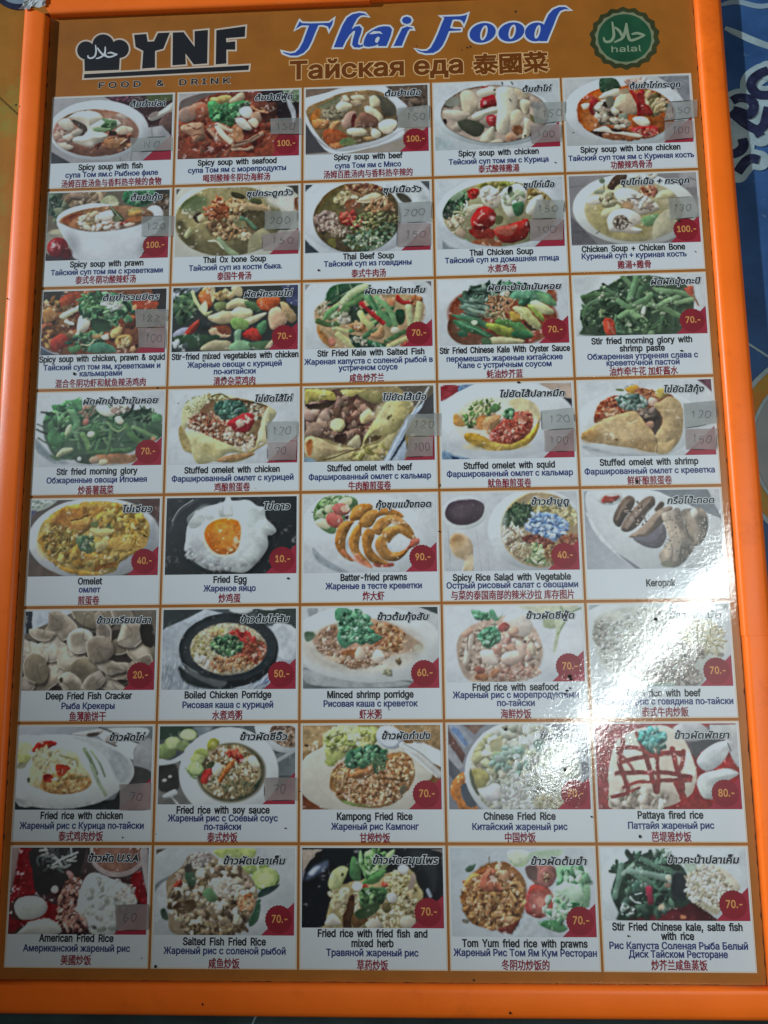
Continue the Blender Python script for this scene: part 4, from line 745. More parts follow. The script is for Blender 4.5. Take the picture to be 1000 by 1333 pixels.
(2, 0): ('b2c0c6', '''b 7a4a30
p 2c2a26 3 -6 160 -1 140 70 17 138
p 2a2828 895 -4 993 -1 998 177 924 163
q 4a5868 1 445 117 524 6 527
l 8a98a4 10 2 456 94 506 152 525
s 40 378 231 435 229 0 45.8 1.6 c 8a5030,a86038,5e3a24,7a5a34,94482c a=.8
p a54a2c 161 35 276 14 314 87 200 119 130 105 v=.2 o=14
s 12 63 139 69 69 0 27.5 1.6 c b08a50,8a6438,c4a070,6a4c2c
p a87a44 6 161 98 152 113 224 24 269 v=.25
p 6a4426 14 304 105 283 187 320 157 402 32 422 o=12
s 10 110 389 80 57 0 22.9 1.7 c a07040,c49858,7a4c28
p a23a28 89 424 154 355 213 380 228 451 162 507 104 483 v=.35
p c4d0a4 141 213 191 172 282 139 361 109 351 147 261 186 183 237 v=.3
p d8d8c0 297 229 331 206 377 219 392 290 337 336 291 341 v=.35
l dcd8c0 25 195 255 254 275 v=.3
p d4d0b8 264 369 302 335 315 359 281 376
s 90 535 164 218 126 10 27.5 1.7 f 3a6a4a,4f8a5c,6aa070,2c5038,86b486
s 30 441 102 126 69 0 13.7 3 t 4a7a4c,6a9a64,36583a
p 2f4a34 402 255 516 246 565 330 429 350 o=16
s 12 557 129 80 23 10 13.7 1.7 c d4d8d0,b8c4b8
s 26 363 407 149 57 -10 22.9 1.8 f 3f6a48,5a8a60,2c4a36
p 4f8a6c 388 466 478 434 582 471 607 519 391 519 v=.25
p 5a8a58 229 474 307 441 321 488 265 510 v=.2
l c8c8a0 10 324 441 388 455 431 409
p a8905c 407 373 498 370 522 400 431 403 v=.3
p d0ccb4 487 387 532 370 551 406 511 417 v=.3
p c9a868 560 354 610 314 656 327 635 385 579 401 v=.4
p c49c58 597 413 635 379 715 381 745 429 719 486 640 496 604 460 v=.45
e 660 432 41 37 0 a8783c
e 666 432 21 16 0 d8bc80
s 10 660 438 57 46 0 11.5 1.6 c e0cc98,b08848
p c89468 730 487 780 465 765 517 720 521 v=.3
e 773 476 14 14 0 2a1c18
p a04428 762 111 922 104 912 163 753 170 o=12
p c89a68 729 158 763 135 764 182 v=.2
h 492 234 69 57 0 -.25'''),
(2, 1): ('b4c2c8', '''b 2c3230
p 7a8a96 63 -11 213 -13 191 41 88 38 o=20
s 14 88 62 80 46 0 16.0 1.8 c a8b8c0,4a5a5c,2c3834
q 3a4468 855 0 998 -2 999 183 914 145
p 8a93a8 11 381 73 336 141 337 109 408 29 417 v=.2
p 39563f 11 167 88 62 169 52 217 173 151 278 49 311 v=.3
s 12 102 158 91 103 -30 22.8 2.2 f 3a5c40,5a7a54,243a2c
l b6c488 27 159 40 194 137 264 210 v=.3
p c4703a 204 77 248 6 305 2 332 69 315 164 275 193 228 150 v=.4
p bdae7c 305 2 334 9 336 81 320 128 301 56
p d0cfa4 234 162 262 115 286 175 264 222
p a8b47c 206 173 264 210 321 200 276 246 v=.3
p c0b488 466 13 512 -10 553 27 548 87 490 73 v=.3
s 20 410 71 68 39 0 22.8 1.4 c c8b47c,dcc894,a08a54
p 6a7a4c 331 141 423 131 435 191 356 207 o=10 v=.2
p b8ac80 434 143 514 98 606 124 584 183 493 193 435 197 v=.4
p 4f7048 571 123 651 138 709 199 653 215 595 172 v=.3
p c4582c 663 126 742 92 834 101 862 143 812 201 744 211 686 180 v=.35
l d88050 9 697 127 766 188
p c9a884 767 224 834 178 903 251 904 322 825 367 779 343 v=.35
p b0986c 857 155 914 157 988 266 949 318 903 275 v=.4
p b8ad84 288 246 379 213 481 210 516 253 483 311 381 308 312 283 v=.45
p c8c494 470 216 538 176 630 202 630 256 562 278 494 258 v=.4
p c4be94 562 278 653 245 755 224 710 270 631 315 574 313 v=.35
p a84030 97 395 141 326 208 274 232 287 199 351 143 408 v=.4
p 7a4430 313 330 426 321 473 358 451 405 360 414 o=10
p b69a78 296 353 347 337 371 379 428 398 473 399 440 422 349 408 308 383 v=.4
p 2f4a34 29 405 211 387 383 403 304 460 157 503 66 489 v=.15 o=12
p 7aa058 471 287 528 259 597 284 609 338 553 372 495 347 v=.35
p 7aa884 496 382 552 360 542 442 509 477 v=.25
p a8352a 564 396 620 344 677 358 718 412 690 452 599 432 v=.45
p 52845a 666 328 745 288 751 354 712 400 v=.3
p a8a47e 232 517 304 448 406 439 475 464 465 528 v=.35
p 7fb084 464 487 531 442 611 456 668 492 612 532 476 529 v=.3
p 4a6a48 611 468 746 448 792 472 747 530 657 527 v=.15
p bcb08c 736 518 769 460 803 449 792 507 v=.25
s 10 65 477 68 27 10 16.0 2 c 8aa0a8,c0ccd0,4a5a5c
h 267 341 68 34 0 -.3'''),
(2, 2): ('b4c2c8', '''b b0bec2
q 7a7878 0 -2 52 -6 6 52
q 6a6468 951 2 1002 1 1001 51
e 498 267 517 337 0 b4c2c6 v=.1 t=.02
p b8864a 104 327 115 433 205 529 295 531 273 391 160 329 o=20
p a8926a 92 197 216 117 307 96 837 111 937 185 935 314 810 451 608 539 272 531 160 411 81 303 o=20
p 32583f 160 116 194 33 307 1 477 4 466 53 341 73 250 130 171 164 v=.25
l 6a8a64 9 251 11 262 95
l 6a8a64 9 353 8 375 63
s 24 160 211 67 56 -30 15.7 1.6 c b8b49c,8a8060,c8c4ac,6a6a50
s 30 250 184 67 51 0 15.7 1.5 c c87a68,a04c44,d8b8a0,b8a888
s 30 442 254 270 180 10 20.2 3.2 -40 4a7a50,6a9a60,365c40,86a870,2a4632
l a8c08a 56 307 156 386 75 477 36 v=.3
l 5c8450 40 329 192 420 147 522 79 v=.3
p 2c3c30 307 215 431 195 442 301 363 322 307 274 o=12
l 4f6a40 45 104 304 183 329 250 331 v=.3
l 5a7a4c 38 205 283 273 249 341 216 v=.3
s 10 318 286 45 34 0 18.0 1.4 c b0b0a0,8a8a78,c8c8b4
p c89a68 374 335 419 312 475 349 486 396 419 400 v=.35
s 12 419 347 45 34 0 18.0 1.5 c d0a878,a87c4c
l 5a8e5c 52 499 125 599 246 666 342 v=.35
l 6fa06a 40 567 127 656 213 710 355 v=.35
l 3d6e48 25 522 114 566 210 v=.3
l b0bc78 49 442 254 475 314 520 362 v=.35
p b89262 508 420 565 387 599 341 626 388 609 446 553 456 v=.35
l a8302e 38 448 171 521 244 610 329 v=.4
p 24462f 701 237 768 228 789 299 744 356 711 297 v=.2 o=8
l b83830 38 730 132 780 175 836 176 v=.4
p c8865a 657 130 713 143 701 190 656 177 v=.3
s 12 881 160 45 45 0 15.7 1.6 c d0a070,b87a50
l b8c890 49 813 211 823 276 828 347 v=.35
l c0c488 56 903 196 891 266 878 336 v=.35
l a8b078 34 250 366 306 386 329 398 v=.3
l b8be80 49 261 414 317 462 384 522 v=.35
p 284434 351 416 497 467 630 505 608 539 418 535 362 475 v=.15
l 3f7a50 34 474 466 563 503 619 534 v=.3
s 12 441 477 67 22 20 11.2 1.5 c b8b4a0,8a8a70
l 54784a 38 631 482 721 437 788 404 v=.3
e 710 396 36 27 0 c0c0a4 v=.4
l b8bc80 45 653 529 720 496 798 463 v=.3
p c07a54 742 519 798 474 797 533 v=.2
p b87a60 183 458 228 442 250 495 205 517 v=.3'''),
(2, 3): ('bccad2', '''b b6c4cc
h 83 78 179 134 0 .12
e 494 303 426 241 6 8a4a34 o=26
p 6a4a38 65 374 123 317 389 418 498 527 218 531 97 470 o=16
e 879 160 45 67 0 9a6048 o=16
s 90 397 146 213 101 -10 20.2 3 f 4a6c5c,688c78,3a564a,8aa898,2f443c
s 20 645 130 134 56 20 33.6 2 f 4f8a68,6aa884,3a6c52
l 5a9a78 78 634 129 735 132 845 171 v=.3
s 50 282 250 101 78 10 12.3 4 20 5a7a6a,3a5448,7a988a
p 4a7a5a 90 280 168 289 280 309 391 360 368 394 234 355 v=.3
p 3f7450 117 329 201 343 312 393 400 442 388 465 254 438 155 389 v=.3
l 6aa880 8 145 341 278 404 388 454
p 3c6c50 143 412 210 414 220 461 164 460 v=.2
e 279 351 22 20 0 c4d0b0
p 95a848 357 359 425 349 502 386 568 411 588 482 521 481 422 431 v=.4
p 5c8a48 426 325 505 310 570 364 546 399 447 361 v=.3
p 558c50 553 364 626 360 680 414 734 451 655 472 579 423 v=.35
p 3f7a4c 568 435 657 425 734 463 666 490 577 470 v=.3
p c0c090 382 477 455 467 544 481 655 496 609 530 420 527 v=.4
p 4a6a4a 332 476 388 471 397 524 342 517
p b89a44 551 246 595 271 660 331 615 360 559 346 v=.4
p b8c080 586 229 675 237 729 298 792 382 769 423 714 392 639 307 v=.45
p 3a3a28 660 355 725 404 757 428 713 427 669 391 o=8
p 9cb458 687 226 754 228 817 324 805 353 751 310 v=.4
p c0c894 710 203 789 193 886 267 885 302 807 294 v=.4
p 6aa070 757 133 836 135 911 208 898 244 822 206 v=.35
s 80 474 208 112 67 -10 10.1 2.6 t b08460,8a6040,d0a880,6a4830,c09870
s 12 460 291 101 22 0 9.0 2.6 t c4b890,7a7a54
s 6 533 126 56 18 0 13.4 1.6 c d8d8c8,b8b8a0'''),
(2, 4): ('bccad2', '''b b8c6cc
h 62 55 113 90 0 -.1
p 3c5240 56 176 127 129 231 96 383 15 498 0 678 24 833 77 907 152 912 248 882 355 784 483 87 483 56 416 45 296 87 249 o=14
s 60 450 247 372 214 0 19.2 3.6 t 3f5c46,587a5c,2c4234,6a8a68,78966e
s 30 219 325 169 124 0 18.0 3 f 38543f,4a6a4e,2a3e30
l 4f7050 38 68 164 171 155 273 158 v=.35
l 56785a 23 61 321 111 226 215 192 v=.3
l 5f8460 41 383 15 436 78 v=.3
l 5f8a62 47 485 18 457 115 419 198 v=.35
l 4f7454 38 514 104 488 176 v=.3
l 56785a 34 219 96 308 147 v=.3
l 6b9468 52 331 352 413 306 483 260 579 166 v=.4
l 5e8660 45 339 208 415 258 485 224 578 178 v=.35
l 7aa274 47 446 307 532 381 572 478 v=.4
l 678e64 43 575 239 663 277 794 340 v=.35
l 759a70 41 629 264 711 218 803 185 v=.35
l 6a9068 41 649 132 783 148 905 188 v=.35
l 7fa278 38 778 232 903 212 v=.35
l 4a6c4e 34 669 349 640 467 v=.35
l 55785a 29 304 447 415 467 v=.3
s 40 475 403 293 68 0 13.5 3 t 2c4434,45644a,5d7c5c
s 14 453 187 338 180 0 11.3 1.3 c a8b8a0,88a080
p c8d0c4 503 309 523 255 539 262 530 321 v=.2
e 413 402 18 14 0 a8b4a0
p c04a34 211 384 230 337 275 344 300 411 296 476 240 481 v=.35
l d8806a 9 240 361 260 422
l d8806a 8 272 410 280 470
p b0604c 842 114 921 104 916 188 883 175 v=.25
l 9a7a5c 16 911 176 945 261
p 46604a 734 26 812 52 876 115 809 101 o=8'''),
(3, 0): ('b4c0ca', '''b b0bcc6
e 495 314 539 275 0 b6c2cc v=.1 t=.02
p 7a8a94 5 362 126 480 278 557 141 549 9 443 o=30
p 45604e 55 224 121 179 211 134 349 125 649 144 901 161 994 232 987 371 842 425 753 481 572 511 220 528 99 410 o=16
p a07a58 448 532 526 488 731 492 799 493 779 561 552 574 o=14
s 40 517 280 379 172 0 20.6 4 t 3a5a44,4f7856,648c66,2a4032
p 4f8a5e 117 97 198 99 235 146 204 227 160 261 112 225 144 168 v=.3
p 5a9468 219 64 288 54 345 32 361 137 292 124 v=.3
s 20 214 181 126 92 0 22.9 2.2 f 4a8058,67a070,356045
l 5f9068 46 293 159 321 253 256 333 235 373 v=.35
l 4c7c56 50 114 249 141 330 214 413 v=.35
l 548a5e 41 158 435 166 377 221 332 v=.35
l 2a3030 14 39 148 144 165
l 2a3430 14 0 287 95 329
l 3a4640 11 10 246 92 283
l 3a4a40 10 27 357 98 399
p 4a7c54 106 318 174 308 247 390 181 435 122 411 v=.25
l 4f7450 39 434 486 571 477 752 458 v=.35
l 5a8458 46 711 273 771 355 830 413 v=.35
l 6a9064 30 768 285 861 333 953 370 v=.35
l 44664a 34 905 277 998 348 v=.35
l 5a7c5a 30 571 489 590 397 597 282 v=.3
l 7a9a6c 14 561 235 609 294 656 318 711 273
l 3e5c44 23 634 352 717 423
p 2c4236 764 158 901 149 915 231 836 252 777 216 v=.2
s 20 810 182 103 46 0 13.8 3.4 t 2f4638,4f6c54,6a8468
p 5a8c66 914 196 982 186 995 244 927 248 v=.3
l 4e7a50 39 460 279 485 337 452 371 v=.35
l 6a9460 41 370 335 408 405 421 451 v=.35
p a8bc90 232 321 252 263 286 252 278 310 245 344 v=.4
e 389 231 28 28 0 a87468 v=.4
e 409 179 30 25 0 b08474 v=.4
e 389 121 25 23 0 a87a6c v=.4
e 437 334 30 25 0 c4c8ac v=.4
p c9cfc0 476 128 533 112 615 155 616 189 547 194 489 158 v=.35
p c8ccb4 623 207 662 196 692 238 676 260 641 248 v=.4
s 12 660 144 69 28 0 16.1 1.5 c b8a8a0,c8c0b4,8a7a70
p a4b08c 178 492 227 447 301 437 297 472 230 499 185 515 v=.4
p 506c54 126 491 208 516 197 539 139 515
e 356 524 21 18 0 b8c4c0 v=.3
p 3a4a40 321 507 435 497 461 567 346 553 o=10
e 356 524 16 16 0 c8d0cc
e 546 557 39 23 0 c8c0a0 v=.4
e 477 538 41 28 0 a8947c v=.35
e 937 381 21 16 20 b88a70 v=.3
s 10 407 138 69 57 0 16.1 1.4 c 8a7a68,a89a88,5a6a54'''),
(3, 1): ('b6c2cc', '''b b4c0ca
p a8a884 75 320 120 274 204 450 275 532 615 504 761 426 682 482 615 550 435 581 194 507 113 460 o=10 v=.2
p a89a68 75 320 108 286 193 461 171 490 113 448
p bcbc94 95 227 115 122 194 59 298 44 321 80 266 161 199 253 120 298 v=.3
p b8b890 298 67 378 22 516 61 666 99 769 136 838 196 771 288 724 217 609 145 425 94 300 150 v=.3
s 20 196 112 91 57 -30 5.7 1.5 c 7a8450,6a7448
p 8a6a4a 143 286 232 171 322 91 470 59 723 124 769 171 726 310 671 459 569 480 385 396 224 323 o=8
s 90 361 303 228 91 20 17.1 1.4 c c8b098,b07a58,d8c8b0,8a4a34,a85a40,6a3c2c
s 50 567 388 137 91 30 18.3 1.4 c d0c4b0,b89878,6a5040,dcd4c4
s 24 667 181 91 57 30 17.1 1.4 c d0c8b4,a89a80,5a5440
s 14 356 69 91 34 20 16.0 1.6 c a8a070,7a7a50,c4bc90
l 2c2c20 9 321 56 401 32 494 84 654 111 758 142
p 3f5c50 346 151 402 93 494 84 586 132 610 180 519 213 428 246 381 198 v=.2
s 50 472 153 114 63 10 14.8 2.2 f 3a6656,4f8070,2c4a40,6a9a88
p b83038 451 270 519 224 610 197 656 204 668 262 635 320 567 342 498 317 v=.35
p d4b8a4 520 259 565 237 589 284 543 301 v=.3
s 8 611 238 46 34 0 11.4 1.5 c e0c0b0,c87a70
p c8c49a 747 183 781 172 772 415 716 426 671 459 714 321 v=.25
p c6c390 130 309 224 335 386 402 592 492 479 507 389 551 265 587 207 554 169 415 v=.25
e 319 475 69 46 20 b4ac70 o=50 a=.6
h 271 394 80 34 20 .1
p b89464 377 557 468 524 615 493 672 517 570 555 457 581 v=.25
p b8a878 614 481 682 448 772 427 682 482 637 505 v=.2'''),
(3, 2): ('b6c2cc', '''b 8a7c54
q 5a5448 728 9 996 13 992 236 873 245 841 127
q 3c3c40 909 140 1001 60 997 271 839 244
p b0a878 428 503 633 402 794 196 723 404 608 592 179 588 270 511 v=.15
s 20 496 527 182 57 0 22.8 2 c b8b070,c8bc84,989050
q 9cb0c8 968 12 909 140 793 255 701 415 608 592 766 595 790 510 769 394 839 267 908 175
l c8d4e0 9 962 18 805 267 631 587
q 303c4c 670 594 774 428 780 382 654 593
l 7a94b4 8 771 254 724 335
p 5a4438 12 132 213 18 500 25 613 98 567 238 475 376 429 479 315 454 156 404 14 390 o=8
s 60 293 232 262 159 10 34.1 1.3 c 8a6c5c,6a4c40,a08474,583c32,947868
s 16 99 228 91 80 0 38.7 1.3 c 8f7264,a88c7c,6c5044
p 8a7464 19 320 99 275 145 334 122 380 19 390 v=.3
e 259 297 55 52 0 ccc08c v=.35
e 253 296 39 36 0 d4c898
p d0b884 441 235 499 178 544 226 498 283 452 294 v=.35
p a8a080 327 454 384 397 429 387 434 456 406 491 v=.3
p 3f2a22 236 383 316 361 315 431 247 435 o=8
p b8ae58 12 14 190 18 236 78 225 113 133 99 53 121 12 132 v=.3
p 3a2e20 18 138 156 123 225 125 190 160 41 174 o=10
p b4ac68 282 20 477 19 431 47 362 81 305 68 v=.25
p 8a8454 408 58 523 26 614 87 567 133 499 119 o=10 v=.2
p bcb478 440 491 474 388 567 226 636 122 728 66 830 115 794 243 713 358 610 390 520 389 474 469 v=.3
e 624 216 80 102 20 c4c090 o=50 a=.7
p 5a4c30 457 457 497 394 599 396 519 435 o=8
s 6 669 229 91 68 0 6.8 1.5 c 8a8048,6a6438
p c2ae80 14 402 99 392 224 452 406 491 304 512 179 544 100 577 14 529 v=.3
p c0763c 19 437 65 414 71 507 37 530 o=16
p 7a96a8 14 541 100 583 14 585
l 4a3c28 9 156 578 270 534 406 496'''),
(3, 3): ('bac8ce', '''b b4c2ca
p a0323c 1 11 143 8 125 64 -1 131
p 6a8ab0 143 8 285 6 182 41 136 64
q b0a090 748 5 1000 8 995 130 901 105
q 2c3038 923 117 995 130 995 200
e 491 282 516 303 0 bccad0 v=.08 t=.02
p 7aa0c0 13 515 102 551 224 593 12 593 o=14
q 2c4468 69 550 135 574 124 595 79 585
q 2a3444 146 580 236 593 146 595
h 283 485 291 67 0 -.06
p c8c4b8 98 239 237 125 350 104 519 119 631 122 740 206 758 322 663 470 450 523 217 461 107 343 o=30 t=.03
p c49a58 104 233 143 240 198 299 164 333 97 308 v=.25
p c8b898 132 228 247 148 337 162 426 199 378 291 309 359 220 346 176 287 v=.25
p b88448 254 300 324 243 367 291 331 360 276 347 o=16
s 26 336 185 123 56 -10 13.4 1.8 f 7a9a58,5a8048,a0b078
s 16 221 276 56 56 20 13.4 1.8 f 7aa05a,9ab478,5c8048
p 54784c 376 186 427 164 466 188 437 217 392 222 v=.3
p c8c294 529 143 631 122 730 182 759 299 671 251 561 202 o=20
p c7a23e 179 391 286 393 374 441 485 455 620 423 713 344 760 264 734 368 663 470 505 524 316 509 205 461 v=.25
e 417 488 224 34 0 d0b254 o=30 a=.6
p cf9f68 328 302 380 245 458 246 399 349 353 406 331 360 v=.35
p b0503c 363 418 423 315 514 247 627 227 704 286 690 355 620 435 507 467 396 453 v=.2 o=8
s 80 533 364 134 78 -20 16.8 1.9 c b04a38,d07a60,8e3028,c05c48,e0a088
s 30 637 279 67 50 0 14.6 1.8 c c06a50,e0a080,a04030
p 4f7c5c 476 235 516 195 561 208 559 260 513 288 480 270 v=.35
s 10 515 242 38 38 0 12.3 1.7 f 3f6c4c,6a9a74,8ab48c'''),
(3, 4): ('bccad2', '''b b6c4cc
q 6c4858 892 6 1011 -3 1009 115 956 61 o=6
e 420 344 474 282 -6 bccad0 v=.1 t=.02
p 98a8b0 28 500 261 562 507 579 642 570 372 588 60 535 o=30
h 105 302 68 135 30 -.08
p 8a5a3c 110 325 132 220 238 139 330 118 424 60 581 88 714 138 658 314 561 429 433 309 207 304 o=8
s 60 234 222 124 79 -40 19.2 1.5 c b05a3c,8a3c28,c87a54,a04c34,d09a74
p c49a44 345 58 392 26 448 43 457 85 388 101 v=.3
s 26 512 110 124 41 10 15.8 1.8 c b8744c,8a5038,d0a070,c88a60
p bdac5c 581 88 639 65 670 113 612 148 v=.3
p c8a898 508 181 544 140 589 153 574 206 v=.3
s 50 396 166 113 56 10 16.9 2 f 5a7c74,7a9a90,3f5c54,98b0a8
p 4c4038 435 274 494 222 573 229 614 301 598 371 567 429 530 381 489 322 v=.25
s 12 515 263 68 38 10 20.3 1.6 c 6a6058,8a7c70,3c322c
p a8806a 499 334 545 323 553 370 519 381 v=.3
s 12 244 252 56 23 -10 15.8 1.6 c d0a080,b87a50
p b8a274 558 194 622 160 692 132 767 198 768 351 738 467 654 558 564 562 561 429 610 359 615 277 v=.2
p c2aa78 0 417 115 337 253 281 392 235 467 309 560 440 554 556 398 530 208 497 41 465 v=.2
e 304 388 180 68 10 c8b488 o=60 a=.6
e 76 430 68 45 -20 a8844c o=40 a=.7
e 467 508 102 45 10 a88a58 o=50 a=.6
p c8b07a 558 487 647 489 705 466 654 558 553 562 v=.15
l 8a7448 7 560 440 559 557
l dcd0a8 10 364 337 421 314
e 267 455 14 10 0 8a7040
l d4c494 8 192 374 246 422 233 457
p 6a7c50 282 63 333 64 343 82 298 81'''),
(4, 0): ('aab6c4', '''b 4a4444
p 8a9a98 -4 10 202 -9 136 58 12 90
s 14 77 28 80 30 0 11.4 2 t b0bcb8,6a7a78
q 54587a -6 78 46 79 4 147
q 4c3a3a 818 1 1000 2 1001 219 912 82
q 584c48 -4 450 266 582 3 584
e 501 301 511 312 0 a8b2c0 v=.2 t=.02
h 866 373 114 136 0 -.12
e 941 274 34 102 10 7f8894 o=40 a=.6
p b89b50 68 272 107 160 206 82 363 22 592 20 775 68 892 149 929 251 899 351 855 395 712 482 659 559 480 585 275 543 170 475 85 373 v=.25 o=8
e 127 307 68 136 0 b4aa74 o=40 a=.8
s 100 489 278 386 227 0 34.1 1.7 c b8943f,c4a450,a47c2e,c8ae64,94702c a=.75
e 290 162 125 80 -20 a86c2c o=50 a=.7
e 504 98 159 45 0 b47c30 o=40 a=.7
p b0813c 313 163 391 130 461 154 475 210 409 266 351 242 v=.35
l 5a3818 10 313 151 392 136 459 120
e 214 229 68 57 30 7a5a24 o=30 a=.7
s 40 229 308 102 114 0 14.8 1.6 c a89040,c4b06c,7a6428,8a7c3c
p c4b070 464 233 600 229 658 247 603 291 512 290 v=.3
p bcae74 492 357 570 319 617 347 573 391 505 391 v=.3
p 66754c 365 299 444 289 503 335 517 391 450 412 391 367 v=.25 o=10
s 16 446 334 57 57 0 14.8 1.6 c 4f6a50,3c5040,8a905c
e 628 204 34 25 0 5c6a3c o=14
e 503 200 34 25 0 66703c o=14
e 742 372 23 18 0 5c6430 o=10
p c9a454 626 314 760 271 885 284 899 363 788 394 652 381 v=.2 o=10
s 20 785 316 102 57 -30 9.1 5 t d4b468,a8802f,c49c44
s 30 710 146 170 80 10 25.0 1.8 c c09c3e,b08830,ccae58
p 8a5c24 500 524 566 492 667 476 679 504 602 537 523 547 o=12
p b8903c 192 475 331 533 478 546 569 569 412 584 275 543 v=.2 o=10
h 599 190 136 68 0 .08'''),
(4, 1): ('aab8c2', '''b 22282c
g 11 17 613 590 343a40 1c2226
p 2b3136 5 0 228 0 116 99 41 246 13 290 o=20
l 8a949a 8 50 178 104 87 205 20
l 3c444a 16 35 257 94 121 239 15
p a9b8bf 156 326 165 225 209 146 298 79 434 41 456 2 490 0 507 31 627 28 695 74 752 87 764 166 821 224 844 269 811 297 777 302 784 375 756 436 701 502 613 573 500 566 410 554 343 553 252 507 159 416 147 383 v=.3 o=8
e 607 254 124 158 20 b8c8ce o=90 a=.6
e 305 385 113 124 0 98a8b2 o=80 a=.6
s 12 461 297 294 249 0 45.2 1.6 c b4c4ca,a6b4bc,bccace a=.35
e 299 136 79 68 -30 98a8ae o=50 a=.7
e 651 164 68 90 30 9caeb4 o=60 a=.6
e 610 412 102 90 0 b8c8cc o=60 a=.7
e 260 407 79 79 40 8f9aa2 o=50 a=.7
s 12 193 428 57 45 40 13.6 1.4 c b4c0c8,8a949c a=.6
p c4d2d6 441 127 462 13 490 14 515 128 493 151 v=.3
s 10 409 521 181 34 0 18.1 1.5 c a4b0b8,8c98a0 a=.5
p d0c8b8 291 272 318 204 380 171 470 159 555 174 584 220 591 299 576 389 532 438 431 454 339 408 304 340 o=26 t=.02
e 437 302 145 145 0 c8b8a0 o=30 a=.6
p d8781c 297 278 324 216 391 177 470 167 544 180 573 220 576 287 564 366 520 427 430 437 362 408 321 351 v=.2 t=.02 o=10
e 461 286 102 90 0 e08a2c o=60 a=.7 t=.02
e 541 332 18 27 0 d8a880 o=14
e 491 393 27 14 20 d09858 o=12 a=.8
e 536 377 29 11 40 d0a070 o=10 a=.7
h 721 301 45 45 0 .05'''),
(4, 2): ('b4c2cc', '''b b0bec8
e 458 297 478 319 10 b8c6d0 v=.08 t=.02
p 8f9eaa 70 394 173 486 343 584 264 583 105 496 o=20
h 833 257 159 137 30 .06
p 5d8058 75 130 127 38 219 2 379 19 413 78 344 134 264 190 241 288 173 281 93 211 v=.2
s 60 218 109 137 102 -40 19.3 1.7 f 6a9060,86aa7c,4a6e48,a8c49c
p c0c4a0 264 52 322 18 368 31 356 77 287 87 v=.25
p c4c8a8 87 199 150 177 207 224 184 258 115 240 v=.25
p b4bc98 167 85 218 74 207 132 167 131 v=.25 t=.05
e 236 190 68 55 30 b86058 v=.4
e 287 110 68 46 10 c07064 v=.4
e 316 105 34 25 10 c8a890
p 4f2a28 310 168 344 157 333 192
p b07c3c 350 157 390 89 470 67 527 91 493 148 413 193 356 192 v=.35 t=.05
p b4823f 413 216 459 147 539 114 561 161 515 240 458 251 v=.35 t=.05
p b88444 516 137 607 104 710 129 760 175 697 186 607 161 538 183 v=.35 t=.05
p ba8646 515 275 561 195 652 162 743 186 810 256 832 314 764 267 663 231 606 276 571 310 v=.35 t=.05
p b58240 594 276 663 243 753 250 832 314 843 348 786 336 719 300 650 368 605 344 v=.35 t=.05
p ae7a3a 239 339 264 236 321 197 384 198 355 249 321 329 321 420 355 466 377 506 309 477 252 408 v=.4 t=.05
p b5823f 344 329 378 250 424 222 441 251 423 342 423 421 490 502 513 547 422 501 355 420 v=.4 t=.05
p ae7c3c 440 331 469 262 515 263 537 309 514 400 581 480 671 527 648 543 558 537 468 467 v=.4 t=.05
p b88646 542 355 582 310 616 356 649 425 717 437 796 404 762 460 694 504 603 492 547 423 v=.4 t=.05
p c87c60 377 466 411 512 490 553 524 547 468 501 400 444 o=12 a=.8
p c07458 275 419 332 477 400 506 355 466 298 408 o=14 a=.7
p b86c58 809 347 865 337 865 382 796 415 762 426 797 381 v=.3 t=.05
p b4604c 524 525 603 526 671 515 671 544 558 548 o=8
e 718 369 71 52 -20 b8c6d0 o=14 t=.02
l 8a5c2c 9 424 216 435 308
h 332 375 14 57 0 -.2'''),
